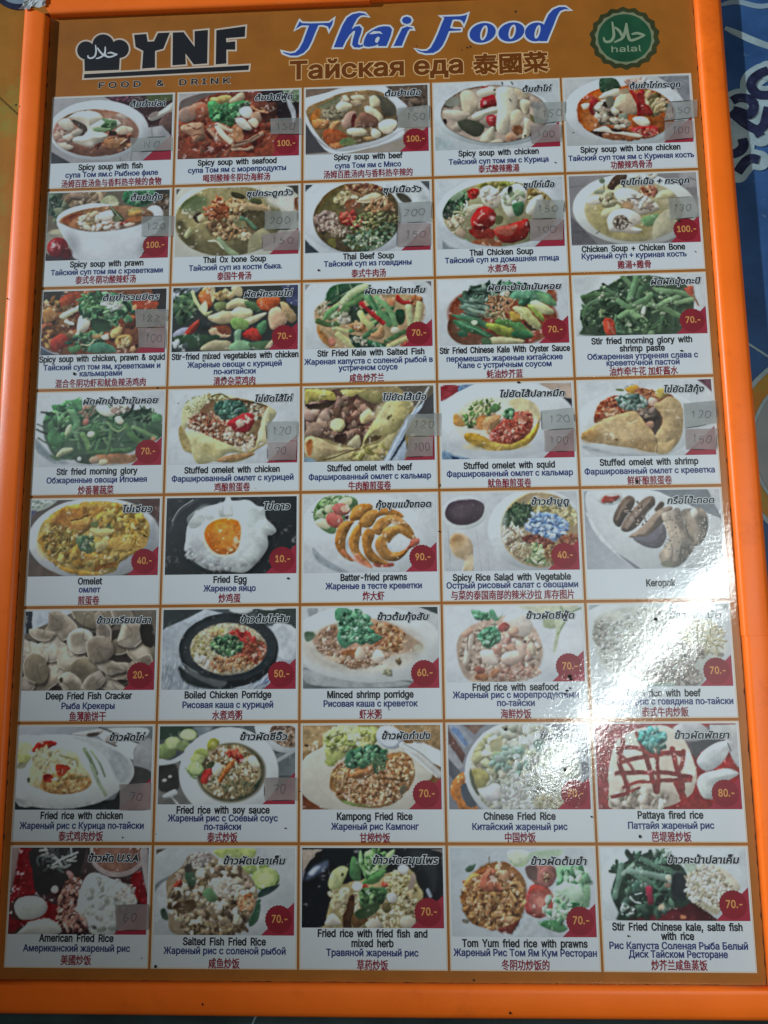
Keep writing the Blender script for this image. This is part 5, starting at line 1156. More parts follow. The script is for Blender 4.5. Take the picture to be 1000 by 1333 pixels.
(4, 3): ('b8c4ce', '''b aab4be
l 9aa4ae 8 37 263 53 583
l 9aa4ae 7 242 255 279 586
l b8c2ca 9 145 517 138 585
l 9ca6b0 6 328 451 335 587
h 170 403 204 170 0 .08
e 160 150 170 125 -4 b6c2ca v=.15 t=.02
p 443a46 19 171 41 90 111 54 225 49 304 83 305 152 266 209 175 242 72 229 v=.15
e 143 138 68 57 0 50464e o=40 a=.6
p c4b094 44 367 70 310 128 299 195 346 221 415 213 506 217 586 143 585 156 517 89 470 57 424 v=.25
e 103 362 50 52 10 b08a5c o=40 a=.8
e 130 425 68 68 30 c0a880 o=50 a=.6
p c8ba9c 156 517 214 461 211 586 160 585 o=10
e 695 285 362 306 0 b2bec8 v=.15 t=.02
e 717 285 294 283 0 b4a684 v=.15
e 706 296 328 294 0 b4c0c8 o=10 a=.0
c 729 285 297 272 0
b 9a8c70
p b8b478 646 88 793 79 768 160 654 181 o=8
s 20 724 113 79 38 0 22.6 2 f c4c088,a8a468
p b4ac80 792 114 973 105 1003 198 924 208 o=8
s 30 925 174 102 68 20 20.4 2 c c8c090,a89c6c,8a8454,d0c8a0
p 2f4034 449 201 497 121 634 100 677 158 606 249 537 282 458 270 o=12
s 70 552 179 102 68 -30 10.2 4.5 t 2c4434,3f5c44,24362c,547454
s 90 512 351 91 91 20 10.2 3.2 t c4bca8,9a9080,dcd6c8,7a6e5c
p 7a4438 580 340 693 331 804 378 813 424 734 434 623 387 o=10
s 60 703 371 113 41 14 11.3 1.8 c 8a5040,6a3430,a87060,5a2a28
p a87a5c 883 368 997 324 992 437 891 436 o=8
s 20 928 368 68 45 0 13.6 1.8 c b87a5c,8a5440
p 80a0d0 605 283 676 193 768 160 879 196 933 254 885 333 826 378 738 331 v=.15 o=8
s 120 775 257 153 91 15 11.3 2.2 r 86acdc,a8c4e8,6a90c8,c0d4ec,5a80b8
s 70 665 478 125 62 15 13.6 2.2 t 8aa878,b8c898,5a7a50,d0d8b8,6a8c5c
s 20 576 454 68 57 0 13.6 2 c b8a88c,8a7c60
s 16 800 469 45 57 0 13.6 2 c b08a60,8a6a44
c
e 422 315 45 204 8 b8c4cc o=30 a=.5'''),
(4, 4): ('c0cfd8', '''b 9aa8b0
g 5 189 279 584 8f9ca6 aab8c4
q 6f7c86 481 -1 911 1 1017 251 908 204 779 121 601 71
q b0bcc4 911 1 1035 -3 1025 148 983 101
p b6c4cc 18 27 105 -1 481 -1 669 73 899 181 1027 275 1004 593 413 585 229 458 101 306 28 178 v=.08 o=8 t=.02
p c4d0d8 12 155 101 306 229 458 413 585 379 591 195 457 67 306
p 707c88 212 457 283 504 407 589 368 590 o=8
e 188 53 99 61 0 b0bcc2 v=.2 t=.02
e 198 67 74 38 -8 a04c44 v=.2
e 211 37 45 11 0 b8c0c4
p 5d5148 210 218 268 98 328 41 377 65 362 128 301 210 252 276 v=.5 t=.2
l 8a7b6c 20 242 216 304 113 340 73 a=.7
p 6f6054 264 277 359 146 454 62 514 51 524 114 464 176 391 267 307 312 v=.5 t=.25
l 94857a 29 307 275 403 161 476 87 a=.7
s 14 391 172 79 101 -40 7.9 1.5 c 4c4038,a09488
p 4a3f37 517 154 566 92 594 111 553 166 v=.3
p 7d7166 323 340 432 263 527 172 611 127 649 144 573 250 454 363 350 356 v=.45 t=.2
l a09486 23 360 333 466 254 573 164 a=.7
p 595a66 347 358 461 341 573 256 591 348 539 430 436 424 v=.25 t=.1
p 868076 571 189 641 153 701 145 729 259 789 406 738 510 660 570 571 567 529 487 607 385 589 270 v=.4 t=.3
l a8a296 50 627 199 674 350 642 509 a=.65
l b4b0a4 23 593 199 629 349 600 451 a=.6
l 6a645a 11 695 200 731 339 736 430 a=.8
l 6a645a 9 626 406 628 475 613 543 a=.8
p 7a746a 710 168 780 144 858 145 899 204 894 309 853 389 784 422 749 296 v=.45 t=.3
l 9c968c 34 774 190 812 306 807 374 a=.6
l 5c564e 10 738 259 747 330 786 390
p b4b6b0 778 167 811 142 834 179 797 216 v=.3
p 707868 539 544 607 522 618 565 562 571 o=14
s 22 674 350 124 180 -10 7.9 1.6 c 9a948a,6a645c'''),
(5, 0): ('a4afb8', '''b 5a544c
p 9aa8b8 -8 -1 227 -4 388 -3 186 90 52 144 2 166
q 1f2830 -8 1 55 1 54 77 63 144 8 171
p 20282c -6 232 44 211 47 266 2 271
p 332e28 -9 277 487 171 986 175 1000 601 -2 594 o=20
p 221e1a 329 381 397 405 382 490 335 562 263 562 201 542 197 469 220 405 273 364 o=34 a=.75
p 8f867a 316 363 385 388 369 473 323 544 251 545 189 525 185 452 208 387 261 346 v=.22 t=.16 o=6
p bdb7ac 287 415 330 431 320 483 292 528 247 529 209 516 206 470 220 431 254 405 o=50 a=.6
l c4beb2 9 251 545 189 525 185 452 208 387 261 346 a=.65
l 4a433a 8 385 388 268 446 323 544 a=.45 o=14
p 221e1a 295 480 283 538 222 588 155 640 104 628 83 598 97 549 161 507 221 489 o=34 a=.75
p 8f867a 283 462 271 520 209 571 143 622 92 610 71 581 85 532 148 490 209 472 v=.22 t=.16 o=6
p 5f574b 214 508 207 544 169 575 128 607 95 599 82 581 92 550 131 524 169 514 o=50 a=.6
l c4beb2 9 283 462 271 520 209 571 143 622 92 610 a=.65
l 4a433a 8 85 532 164 562 209 472 a=.45 o=14
p 221e1a 804 599 749 612 687 605 623 585 557 544 577 508 650 512 713 524 760 557 o=34 a=.75
p 8f867a 792 581 738 595 676 588 611 568 545 526 565 491 638 494 701 507 748 540 v=.22 t=.16 o=6
p bdb7ac 770 575 736 583 698 578 658 566 616 540 630 518 674 521 714 529 742 548 o=50 a=.6
l c4beb2 9 676 588 611 568 545 526 565 491 638 494 a=.65
l 4a433a 8 748 540 680 531 738 595 a=.45 o=14
p 221e1a 374 208 316 239 243 225 162 180 193 111 196 34 280 20 355 76 414 147 o=34 a=.75
p 8f867a 361 190 304 221 231 207 150 162 181 93 183 16 268 2 342 58 402 129 v=.22 t=.16 o=6
p 5f574b 305 150 269 168 223 160 172 132 193 89 194 42 246 33 293 68 329 111 o=50 a=.6
l c4beb2 9 268 2 342 58 402 129 361 190 304 221 a=.65
l 4a433a 8 150 162 290 129 183 16 a=.45 o=14
p 221e1a 124 474 118 523 110 579 53 641 0 645 -17 613 -14 567 20 504 75 488 o=34 a=.75
p 847b6e 111 457 106 506 98 561 40 624 -13 628 -29 595 -26 550 7 486 62 470 v=.22 t=.16 o=6
p bdb7ac 101 469 97 500 92 534 57 573 24 575 14 555 15 527 36 488 69 477 o=50 a=.6
l c4beb2 9 98 561 40 624 -13 628 -29 595 -26 550 a=.65
l 4a433a 8 62 470 60 539 106 506 a=.45 o=14
p 221e1a 290 239 347 286 313 366 236 393 174 390 109 363 98 284 173 237 242 182 o=34 a=.75
p a8a194 278 222 334 269 301 349 224 375 161 373 96 346 86 266 161 219 230 164 v=.22 t=.16 o=6
p bdb7ac 233 264 269 293 247 344 199 360 161 358 120 342 115 292 160 264 203 229 o=50 a=.6
l c4beb2 9 278 222 334 269 301 349 224 375 161 373 a=.65
l 4a433a 8 86 266 189 268 230 164 a=.45 o=14
p 221e1a 579 111 553 156 459 130 389 75 361 22 355 -35 443 -16 516 10 587 63 o=34 a=.75
p 77705f 566 93 541 138 447 113 377 57 349 4 343 -54 431 -34 504 -8 575 45 v=.22 t=.16 o=6
p 6a6256 498 58 482 86 424 70 380 35 364 3 360 -33 413 -21 459 -5 503 28 o=50 a=.6
l c4beb2 9 377 57 349 4 343 -54 431 -34 504 -8 a=.65
l 4a433a 8 566 93 476 24 447 113 a=.45 o=14
p 221e1a 829 281 820 310 776 336 711 342 679 313 665 283 686 243 761 225 824 244 o=34 a=.75
p 77705f 817 263 808 293 764 319 699 325 667 296 653 265 674 225 749 207 812 227 v=.22 t=.16 o=6
p 544c42 766 268 762 288 734 303 693 307 675 289 665 270 678 245 724 234 763 246 o=50 a=.6
l c4beb2 9 817 263 808 293 764 319 699 325 667 296 a=.65
l 4a433a 8 674 225 738 266 812 227 a=.45 o=14
p 221e1a 233 217 208 237 154 243 94 220 60 189 49 155 102 145 168 162 252 183 o=34 a=.75
p 9c9488 220 199 195 219 142 225 81 202 48 171 37 137 90 127 156 144 239 165 v=.22 t=.16 o=6
p 6a6256 211 197 196 209 162 213 125 198 104 179 97 159 130 152 171 162 223 176 o=50 a=.6
l c4beb2 9 195 219 142 225 81 202 48 171 37 137 a=.65
l 4a433a 8 156 144 143 196 220 199 a=.45 o=14
p 221e1a 183 412 112 421 29 394 -29 326 -60 257 -26 213 53 241 132 269 197 347 o=34 a=.75
p a8a194 170 395 99 403 17 376 -42 308 -72 239 -38 195 40 223 119 251 185 329 v=.22 t=.16 o=6
p bdb7ac 148 376 104 382 53 364 16 323 -3 280 18 252 67 269 116 288 156 335 o=50 a=.6
l c4beb2 9 119 251 185 329 170 395 99 403 17 376 a=.65
l 4a433a 8 -72 239 46 313 40 223 a=.45 o=14
p 221e1a 670 -42 703 4 695 65 673 128 616 144 566 126 535 70 574 8 618 -19 o=34 a=.75
p 847b6e 658 -59 691 -14 683 47 660 110 604 126 553 108 523 52 562 -10 605 -37 v=.22 t=.16 o=6
p 5f574b 634 -4 655 24 649 61 635 100 600 110 569 98 549 64 574 26 602 10 o=50 a=.6
l c4beb2 9 605 -37 658 -59 691 -14 683 47 660 110 a=.65
l 4a433a 8 553 108 602 51 562 -10 a=.45 o=14
p 221e1a 836 159 787 179 726 121 679 58 661 -19 706 -57 783 -33 835 44 867 117 o=34 a=.75
p 847b6e 824 141 775 161 714 103 667 40 649 -37 694 -75 771 -50 823 27 855 99 v=.22 t=.16 o=6
p 5f574b 781 85 751 98 712 62 683 23 672 -25 700 -50 748 -33 781 14 799 60 o=50 a=.6
l c4beb2 9 714 103 667 40 649 -37 694 -75 771 -50 a=.65
l 4a433a 8 855 99 754 66 775 161 a=.45 o=14
p 221e1a 174 549 113 545 46 509 19 432 34 369 80 334 153 351 206 426 209 501 o=34 a=.75
p 77705f 162 531 101 528 34 491 7 414 21 352 67 316 141 333 194 408 197 484 v=.22 t=.16 o=6
p 6a6256 154 517 116 515 75 492 57 445 67 407 95 384 141 394 173 441 175 488 o=50 a=.6
l c4beb2 9 101 528 34 491 7 414 21 352 67 316 a=.65
l 4a433a 8 194 408 116 422 162 531 a=.45 o=14
p 221e1a 465 298 485 355 436 415 359 450 294 427 274 377 267 313 344 279 423 250 o=34 a=.75
p 8f867a 453 281 473 337 424 398 347 432 281 410 262 359 255 295 332 261 411 232 v=.22 t=.16 o=6
p bdb7ac 395 313 406 348 377 386 329 408 288 393 276 363 271 323 319 301 368 283 o=50 a=.6
l c4beb2 9 473 337 424 398 347 432 281 410 262 359 a=.65
l 4a433a 8 332 261 364 341 453 281 a=.45 o=14
p 221e1a 1024 393 985 445 906 432 849 387 800 327 818 255 905 253 979 271 1033 329 o=34 a=.75
p 77705f 1013 375 973 427 894 415 837 370 788 309 806 238 893 235 967 253 1021 311 v=.22 t=.16 o=6
p bdb7ac 949 345 924 378 874 370 839 342 810 305 820 260 873 259 920 271 953 306 o=50 a=.6
l c4beb2 9 837 370 788 309 806 238 893 235 967 253 a=.65
l 4a433a 8 1013 375 894 347 894 415 a=.45 o=14
p 221e1a 911 452 899 499 810 519 727 524 651 502 648 454 699 410 793 404 876 413 o=34 a=.75
p 9c9488 899 434 887 481 798 501 715 507 639 485 635 437 687 392 781 387 864 396 v=.22 t=.16 o=6
p 544c42 823 441 816 471 760 483 709 487 661 473 659 443 691 415 750 412 800 418 o=50 a=.6
l c4beb2 9 715 507 639 485 635 437 687 392 781 387 a=.65
l 4a433a 8 899 434 757 442 798 501 a=.45 o=14
p 221e1a 665 273 613 241 565 208 559 147 550 90 592 94 632 107 667 160 672 215 o=34 a=.75
p 8f867a 653 255 600 224 552 190 546 129 538 72 579 76 620 89 655 142 660 198 v=.22 t=.16 o=6
p 544c42 622 195 590 175 560 155 556 117 551 81 576 84 602 92 624 125 627 160 o=50 a=.6
l c4beb2 9 620 89 655 142 660 198 653 255 600 224 a=.65
l 4a433a 8 546 129 611 134 579 76 a=.45 o=14
p 221e1a 886 123 922 164 911 234 853 291 782 292 724 259 737 185 764 110 835 112 o=34 a=.75
p 9c9488 874 105 910 146 899 216 841 273 770 275 712 241 725 167 752 92 823 94 v=.22 t=.16 o=6
p 6a6256 866 113 890 139 882 182 847 217 803 219 766 198 774 151 791 106 835 107 o=50 a=.6
l c4beb2 9 823 94 874 105 910 146 899 216 841 273 a=.65
l 4a433a 8 712 241 822 174 752 92 a=.45 o=14
p 221e1a 573 400 596 460 537 528 447 532 358 539 319 481 371 412 444 364 517 372 o=34 a=.75
p 77705f 561 383 584 443 525 511 435 515 346 522 307 464 359 394 431 346 505 355 v=.22 t=.16 o=6
p 544c42 494 414 510 451 472 493 417 496 362 500 337 464 369 420 414 391 461 397 o=50 a=.6
l c4beb2 9 359 394 431 346 505 355 561 383 584 443 a=.65
l 4a433a 8 435 515 433 454 307 464 a=.45 o=14
p 221e1a 474 647 421 660 350 639 312 576 278 517 312 485 372 472 451 526 469 592 o=34 a=.75
p a8a194 462 630 409 643 338 622 300 558 266 499 300 468 359 454 439 508 457 575 v=.22 t=.16 o=6
p 5f574b 446 617 414 624 369 612 346 573 325 536 347 517 384 509 431 542 442 583 o=50 a=.6
l c4beb2 9 300 468 359 454 439 508 457 575 462 630 a=.65
l 4a433a 8 338 622 366 566 266 499 a=.45 o=14
p 221e1a 994 398 1013 451 961 519 872 519 784 528 796 463 814 411 878 371 963 348 o=34 a=.75
p 847b6e 982 381 1001 433 949 501 860 502 772 511 785 445 802 393 866 353 952 330 v=.22 t=.16 o=6
p 5f574b 969 386 981 419 949 461 894 462 839 467 847 426 858 394 898 370 950 355 o=50 a=.6
l c4beb2 9 866 353 952 330 982 381 1001 433 949 501 a=.65
l 4a433a 8 772 511 864 436 802 393 a=.45 o=14
p 221e1a 629 492 647 531 610 580 554 608 500 605 469 573 496 523 537 486 598 459 o=34 a=.75
p 9c9488 617 475 635 514 598 563 542 590 488 588 457 555 484 505 525 469 586 442 v=.22 t=.16 o=6
p 5f574b 573 505 584 529 562 559 525 576 493 575 474 554 490 524 516 500 553 484 o=50 a=.6
l c4beb2 9 542 590 488 588 457 555 484 505 525 469 a=.65
l 4a433a 8 617 475 566 528 598 563 a=.45 o=14
p 221e1a 793 462 732 479 675 496 612 459 581 425 554 380 631 381 692 391 753 418 o=34 a=.75
p a8a194 781 444 720 461 663 478 600 442 569 408 542 363 619 363 680 374 741 400 v=.22 t=.16 o=6
p 5f574b 757 439 719 449 684 459 645 437 626 416 609 387 656 388 695 395 731 411 o=50 a=.6
l c4beb2 9 600 442 569 408 542 363 619 363 680 374 a=.65
l 4a433a 8 781 444 652 422 663 478 a=.45 o=14
p 221e1a 540 238 539 297 483 329 411 334 359 291 344 237 362 186 409 154 470 155 524 185 o=34 a=.75
p b4aea2 528 221 527 279 471 312 399 316 347 273 332 219 350 168 396 136 458 137 512 168 v=.22 t=.16 o=6
p 544c42 472 211 471 247 436 267 391 271 359 243 350 210 361 178 391 159 428 160 462 178 o=50 a=.6
l c4beb2 9 471 312 399 316 347 273 332 219 350 168 a=.65
l 4a433a 8 458 137 453 218 528 221 a=.45 o=14
p 221e1a 699 311 676 367 621 392 560 403 511 362 495 310 498 250 551 214 619 214 676 251 o=34 a=.75
p 80776a 687 294 663 349 609 374 547 386 499 345 483 292 486 232 539 197 607 196 664 233 v=.22 t=.16 o=6
p 6a6256 617 294 603 329 569 345 531 352 501 326 491 293 493 257 525 235 568 234 603 258 o=50 a=.6
l c4beb2 9 499 345 483 292 486 232 539 197 607 196 a=.65
l 4a433a 8 687 294 566 275 609 374 a=.45 o=14
e 299 509 14 20 0 3a342e
p 221f1b 882 108 973 120 978 274 898 241 o=14'''),
(5, 1): ('a6b2ba', '''b 3a4448
q 2c3436 2 -1 319 -3 7 154
q 9aa8b4 7 154 319 2 455 31 377 69 111 254 0 275
q 303a38 623 -6 1004 -4 1000 164 804 107
p 8f9ca8 -4 154 152 89 265 112 994 153 1001 371 765 585 4 590 -6 275
s 70 162 472 201 123 0 5.6 6 90 8494a4,a4b4c4
s 50 720 520 146 67 30 5.6 5 -40 7a8eaa,5a7094,a8b8c8
l 7a8a9a 4 32 220 31 580
l 7a8a9a 4 76 199 87 580
p a4b0ba 826 118 1000 158 1001 360 873 348 o=10
e 589 5 90 29 0 b0b8bc v=.2
e 792 1 67 13 0 a8b0b4
p 222a2c 127 418 218 473 410 561 565 551 499 583 277 571 164 516 o=24
e 499 301 372 269 2 20272b v=.3 t=.04
p 4a5254 195 418 330 495 476 518 465 561 365 550 230 484 o=14
l 6a7476 8 160 396 274 462 475 486 719 444 829 347
e 499 279 356 244 2 262d31
e 496 292 282 188 2 a5a090 v=.15 o=10
c 496 292 282 188 2
s 120 494 290 280 185 0 16.8 1.6 c b0aa90,a09878,bab49c,8f8464
s 30 303 277 90 101 -20 15.7 1.6 c b4b090,9a9468,88844c
p 7a4a34 604 236 738 227 773 303 696 390 607 378 o=26
s 50 673 313 112 90 20 15.7 1.6 c 8a4030,a0503c,6a2c22,9a6a4c
s 20 604 204 101 45 20 17.9 1.7 c b03a34,c85a4c,8e2a28
s 60 518 399 168 56 0 13.4 1.6 c 9a6a44,b48a60,7a4c30,c0a07c
s 16 413 169 67 34 0 15.7 1.6 c a8935c,c4b080
s 70 482 268 118 73 0 13.4 1.8 f 4a7c54,6a9c6c,345a40,86b080,2a4434
s 14 295 397 56 45 30 15.7 1.5 c c0bcb0,b0ac9c
c
h 218 473 67 45 40 .06'''),
(5, 2): ('b2c0c8', '''b a6b2b8
q 2c3a3c 844 -4 996 -6 995 56 o=6
p 7f8c92 39 1 107 1 96 80 51 68 o=20
p 8f9ca2 210 47 266 59 244 93 o=20
p 6a7478 7 435 153 502 467 548 780 529 779 583 8 583 o=8
p 98a4aa 7 446 210 502 489 548 713 534 779 561 489 581 97 562 7 512 o=10
q 5c666a 7 556 266 579 8 583 o=8
e 469 262 563 276 2 b4c0c4 v=.08 t=.02
e 446 284 450 191 0 b2b4ac o=50
p 55705c 11 180 74 175 91 214 29 247 o=14
p a08a74 74 225 153 148 266 115 493 84 651 119 807 221 884 288 783 331 659 352 558 406 401 449 311 382 153 348 97 281 o=26
s 60 198 248 101 101 -20 20.3 1.5 c a8917c,8a6c54,c0b0a0,9a7a60
s 70 627 219 146 90 20 20.3 1.5 c b08a5c,9a6e44,c8a884,8a5c3a,c4946c
s 50 423 361 203 68 0 20.3 1.5 c ac9078,c8b8a4,8a6448,b89c84
p 9a6840 289 316 379 294 412 339 367 361 300 349 o=16
p c8bca8 379 339 413 284 452 317 457 372 412 383 v=.35
p d0cac0 513 362 547 307 603 352 580 395 535 406 v=.35
p b8ac98 164 348 243 360 277 382 210 387 o=12
s 10 624 473 45 18 0 11.3 1.5 c a8a890,8a9078
s 6 703 396 34 18 0 11.3 1.5 c a8a890,7a6a50
s 20 378 416 56 27 0 13.5 1.5 c b09478,8a6a50
e 850 299 34 27 0 a8ac98 o=16
p 4f8a6c 244 14 312 1 369 27 391 49 470 50 510 79 470 128 481 162 560 202 576 230 514 273 469 262 424 273 379 250 311 294 266 260 255 204 278 160 300 127 244 93 v=.3
s 44 380 127 113 101 10 22.5 1.6 f 4c8666,68a484,3a6c52,80b898 a=.8
p 5a9c78 390 217 447 151 537 196 571 230 492 257 v=.3
e 323 82 32 18 0 c8d0cc
e 390 222 18 14 0 c0c8bc
s 46 379 144 113 113 10 14.6 1.5 f 3c7456,5a9a76,2f5c44,7ab294,4a8464
s 20 469 206 90 56 0 13.5 1.6 f 4a8868,68a884,356a50'''),
(5, 3): ('c2ced4', '''b c0cbd2
h 891 304 158 136 0 .15
p b4bca4 541 -4 960 1 901 57 798 89 664 54 o=30
p a0b08c 731 77 811 56 830 135 795 168 716 156 o=14 v=.15
p b0bea4 778 33 902 34 839 191 800 325 777 325 806 169 o=14
l 8fa47c 16 847 11 877 102 816 214
l 8fa47c 14 993 24 913 57
e 394 322 305 226 0 b8a89c o=30
p b2a090 82 319 101 218 194 140 344 85 504 75 637 144 700 280 696 392 624 513 488 549 195 547 107 454 o=16
s 220 393 333 288 209 0 12.4 1.8 r bca898,d0c4b8,9a8474,c8b4a4,8a7464
s 30 495 323 136 124 0 27.1 1.6 c ccb0a0,dcc4b4,b08a7a,c49c8c
s 40 456 479 226 57 0 18.1 1.6 c c0a090,a87868,d0bcac,b89480
p cdc6bc 423 108 470 63 561 59 638 133 612 212 544 222 467 154 v=.3
p b0645a 388 153 423 119 467 143 443 187 398 187 v=.3
p c8a490 467 165 524 154 534 200 476 210 v=.3
p d8ccc0 257 332 337 321 380 389 368 428 300 422 267 388 v=.4
p c89a88 349 299 406 277 404 344 359 355 v=.3
p d6c0b0 404 367 461 334 540 334 561 379 492 423 425 412 v=.35
p d0b8a8 520 256 564 290 579 357 539 379 v=.35
p c4b8ac 119 409 145 297 170 207 205 163 203 253 178 342 153 432 v=.35
l 4a4038 7 156 320 164 230 194 174
p c4a090 113 196 183 151 205 185 147 224 v=.3
p b87a54 207 521 242 466 298 500 285 544 v=.3
p c08a68 298 489 356 444 389 467 342 522 v=.3
e 243 455 34 27 0 a86a5c v=.3
p 5a9c7a 229 219 273 169 342 147 398 187 401 255 349 288 303 312 259 276 v=.25
p 6aa884 192 26 266 38 333 68 321 96 230 95 v=.25
p 5f9c7c 323 39 357 28 390 85 425 51 389 108 344 96 v=.2
l 5a8a6c 9 355 85 365 153
s 14 317 220 68 57 0 18.1 1.6 f 5c9c78,76b494,4a8464
p 30303a 565 262 588 251 587 273
s 26 317 231 75 68 0 13.6 1.5 f 4a8868,6cb08c,3a7054,88c0a0
s 12 265 67 68 27 10 11.3 1.8 f 5a9c7a,7ab494,4a8464'''),
(5, 4): ('c8d4da', '''b bcc8cc
q 8fa0a6 0 1 103 -2 2 44
q 7a8a90 900 4 1006 0 1005 55
p b8c0b8 39 108 240 29 472 20 686 103 868 128 971 290 906 404 725 561 404 592 246 569 91 454 41 305 o=30
p a8acA4 39 120 179 87 210 156 93 190 o=20
s 60 115 213 92 103 0 18.4 1.5 c a0a49c,b8bcb4,7c8078,8a8e88
s 130 343 261 287 206 -30 16.1 1.6 c c4cac4,a8aea8,d0d6d2,909690
s 120 525 480 275 103 10 17.2 1.6 c a8a298,8a857c,c0bcb2,74706a
s 140 815 243 149 126 20 10.3 2.4 t ccc8a8,b8b48c,dcd8c0,a8a47c
s 40 682 345 138 80 0 16.1 1.6 c a49e94,7c766e,c4c0b8
e 675 373 28 18 0 5a5650
e 926 367 23 16 0 7a7870
l 4a4a48 9 618 276 673 310
p 201e20 474 99 488 111 483 130 474 119
p 8fa49c 406 570 565 565 587 588 416 590 o=10'''),
(6, 0): ('8e989c', '''b 5c666c
g -10 -3 953 397 868f98 4c5458
p a0a8a4 603 33 828 12 974 35 867 163 858 237 720 141 628 97 o=14
l 3a3c3c 13 602 11 671 33 831 98 899 120 v=.2
p 8a8a88 401 53 513 32 625 22 605 65 492 75 v=.25
p 34302e 514 54 604 44 582 70 526 76
e 696 98 49 38 0 7c7c78 v=.3
p 4a4844 651 108 720 130 743 141 698 146
p 6e7478 888 131 993 99 1001 323 871 280 o=8
p 2f3030 860 280 995 323 998 418 765 418 774 375 863 354 o=8
q 1e2424 -2 522 292 575 735 512 777 439 783 591 2 590 o=10
p 98a2a2 -27 105 152 63 401 64 629 108 812 205 872 312 842 397 777 449 625 533 404 575 180 564 -2 522 v=.12 o=6 t=.02
p 7c868a 379 75 560 86 790 205 861 312 775 396 656 226 517 129 o=30
p 8a9494 2 501 179 548 403 559 646 502 581 544 404 577 180 570 -2 527
p 9aa264 1 192 69 187 104 214 73 267 17 267 v=.25
e 44 149 67 45 0 b0ac80 o=20
p 6a705c 5 267 73 267 52 299 7 299 o=12
p 98341f 101 160 155 106 245 101 292 128 203 171 125 181 v=.3
p a8857a 148 181 271 160 328 171 272 193 183 203 v=.3
p a8a27c 91 374 107 256 160 203 304 150 430 183 478 258 550 353 553 417 443 470 287 475 173 438 115 416 v=.25 o=8
s 60 276 257 180 90 20 20.2 1.7 c b0aa84,989068,bcb894 a=.8
p 9a7444 182 395 280 342 391 321 505 353 557 396 509 449 377 475 230 459 v=.15 o=14
s 60 373 396 168 67 0 15.7 1.5 c a08050,b89a68,8a6638 a=.8
p 8a3020 202 353 246 337 281 363 272 395 227 395 o=12
p 8e3822 289 289 344 273 402 300 370 342 326 353 o=12
l 7a7c54 11 330 214 432 236 457 279
l 7a7c54 9 437 343 527 353
p 3c4438 84 363 107 363 103 395 86 390
l 5c7058 27 496 161 545 236 594 332 v=.3
l 6a8068 16 542 172 613 258 656 354 v=.3
l 7a8a74 27 552 279 607 385 667 481 v=.3'''),
(6, 1): ('9ca6ac', '''b 3c4448
q 5a5c5c -7 273 150 252 292 550 -3 550
s 14 64 380 67 56 0 22.4 1.5 c 2c2a2a,4a4444,6a6460
p 2a2c2c 5 284 128 273 155 423 111 455 10 444 o=14
q 555f64 854 201 998 148 1000 350 878 350
l 8a9498 25 877 244 987 180
p 5c6a70 256 15 392 10 303 91 280 37
q 2a3c30 -9 8 245 4 235 58 -1 101
p a8b0b0 -8 219 82 241 205 188 195 231 83 268 -7 271 t=.02
e 47 176 89 56 -10 6a8050 v=.2
e 101 123 63 45 0 7d9460 v=.2
e 101 125 49 34 0 90a474
e 218 69 65 42 0 869c68 v=.2
e 218 69 51 31 0 9cae80
e 181 145 56 38 0 74885a v=.2
e 897 40 201 145 20 a0aab0 v=.2 t=.02
c 931 72 123 78 20
b 7a6c5c
s 90 920 72 123 78 20 15.7 1.5 c 8a7460,6a5444,a08c78,544238
c
e 516 328 363 313 0 aab4b8 v=.12 t=.02
e 533 328 252 207 0 4c4a38 o=26
p 2c3a30 645 381 733 339 756 382 691 477 602 508 514 514 o=10
p 7d7458 350 167 507 135 641 157 721 254 755 339 690 435 558 508 424 487 322 402 375 274 o=8
s 160 533 328 190 179 0 15.7 1.6 c a08c68,c0b090,7a6444,8a7450,d0c4a8,5c4a34
s 30 601 434 112 56 0 16.8 1.6 c 6a6044,5a6248,8a7c58
p 9aa050 349 124 393 86 444 113 417 167 362 172 v=.3
e 312 199 56 40 0 8a9a5c v=.2
e 284 236 51 38 0 9cac70 v=.25
e 273 304 60 51 0 88a468 v=.3
e 273 302 49 40 0 9cb47c
p 6c8a54 196 284 231 338 288 370 254 370 202 316 v=.2
p b03a30 316 370 342 306 387 306 388 360 367 407 322 407 v=.35
p a83028 519 200 563 178 631 227 621 264 576 264 v=.35
s 14 553 210 56 38 20 15.7 1.6 c c04a38,d08060
p c0703c 444 381 477 317 531 253 565 264 510 339 467 402 v=.35
e 432 306 38 45 20 c4bca4 v=.35
p 3f4830 352 263 408 253 409 285 364 295
p bcb8a4 654 243 698 211 744 286 699 296 v=.3
p a8b0b4 39 486 122 444 145 476 112 497 158 545 142 550 101 502 57 502 v=.3
e 47 380 16 11 0 b0b0ac
e 86 354 13 10 0 b0b0ac
h 712 435 45 45 0 -.2'''),
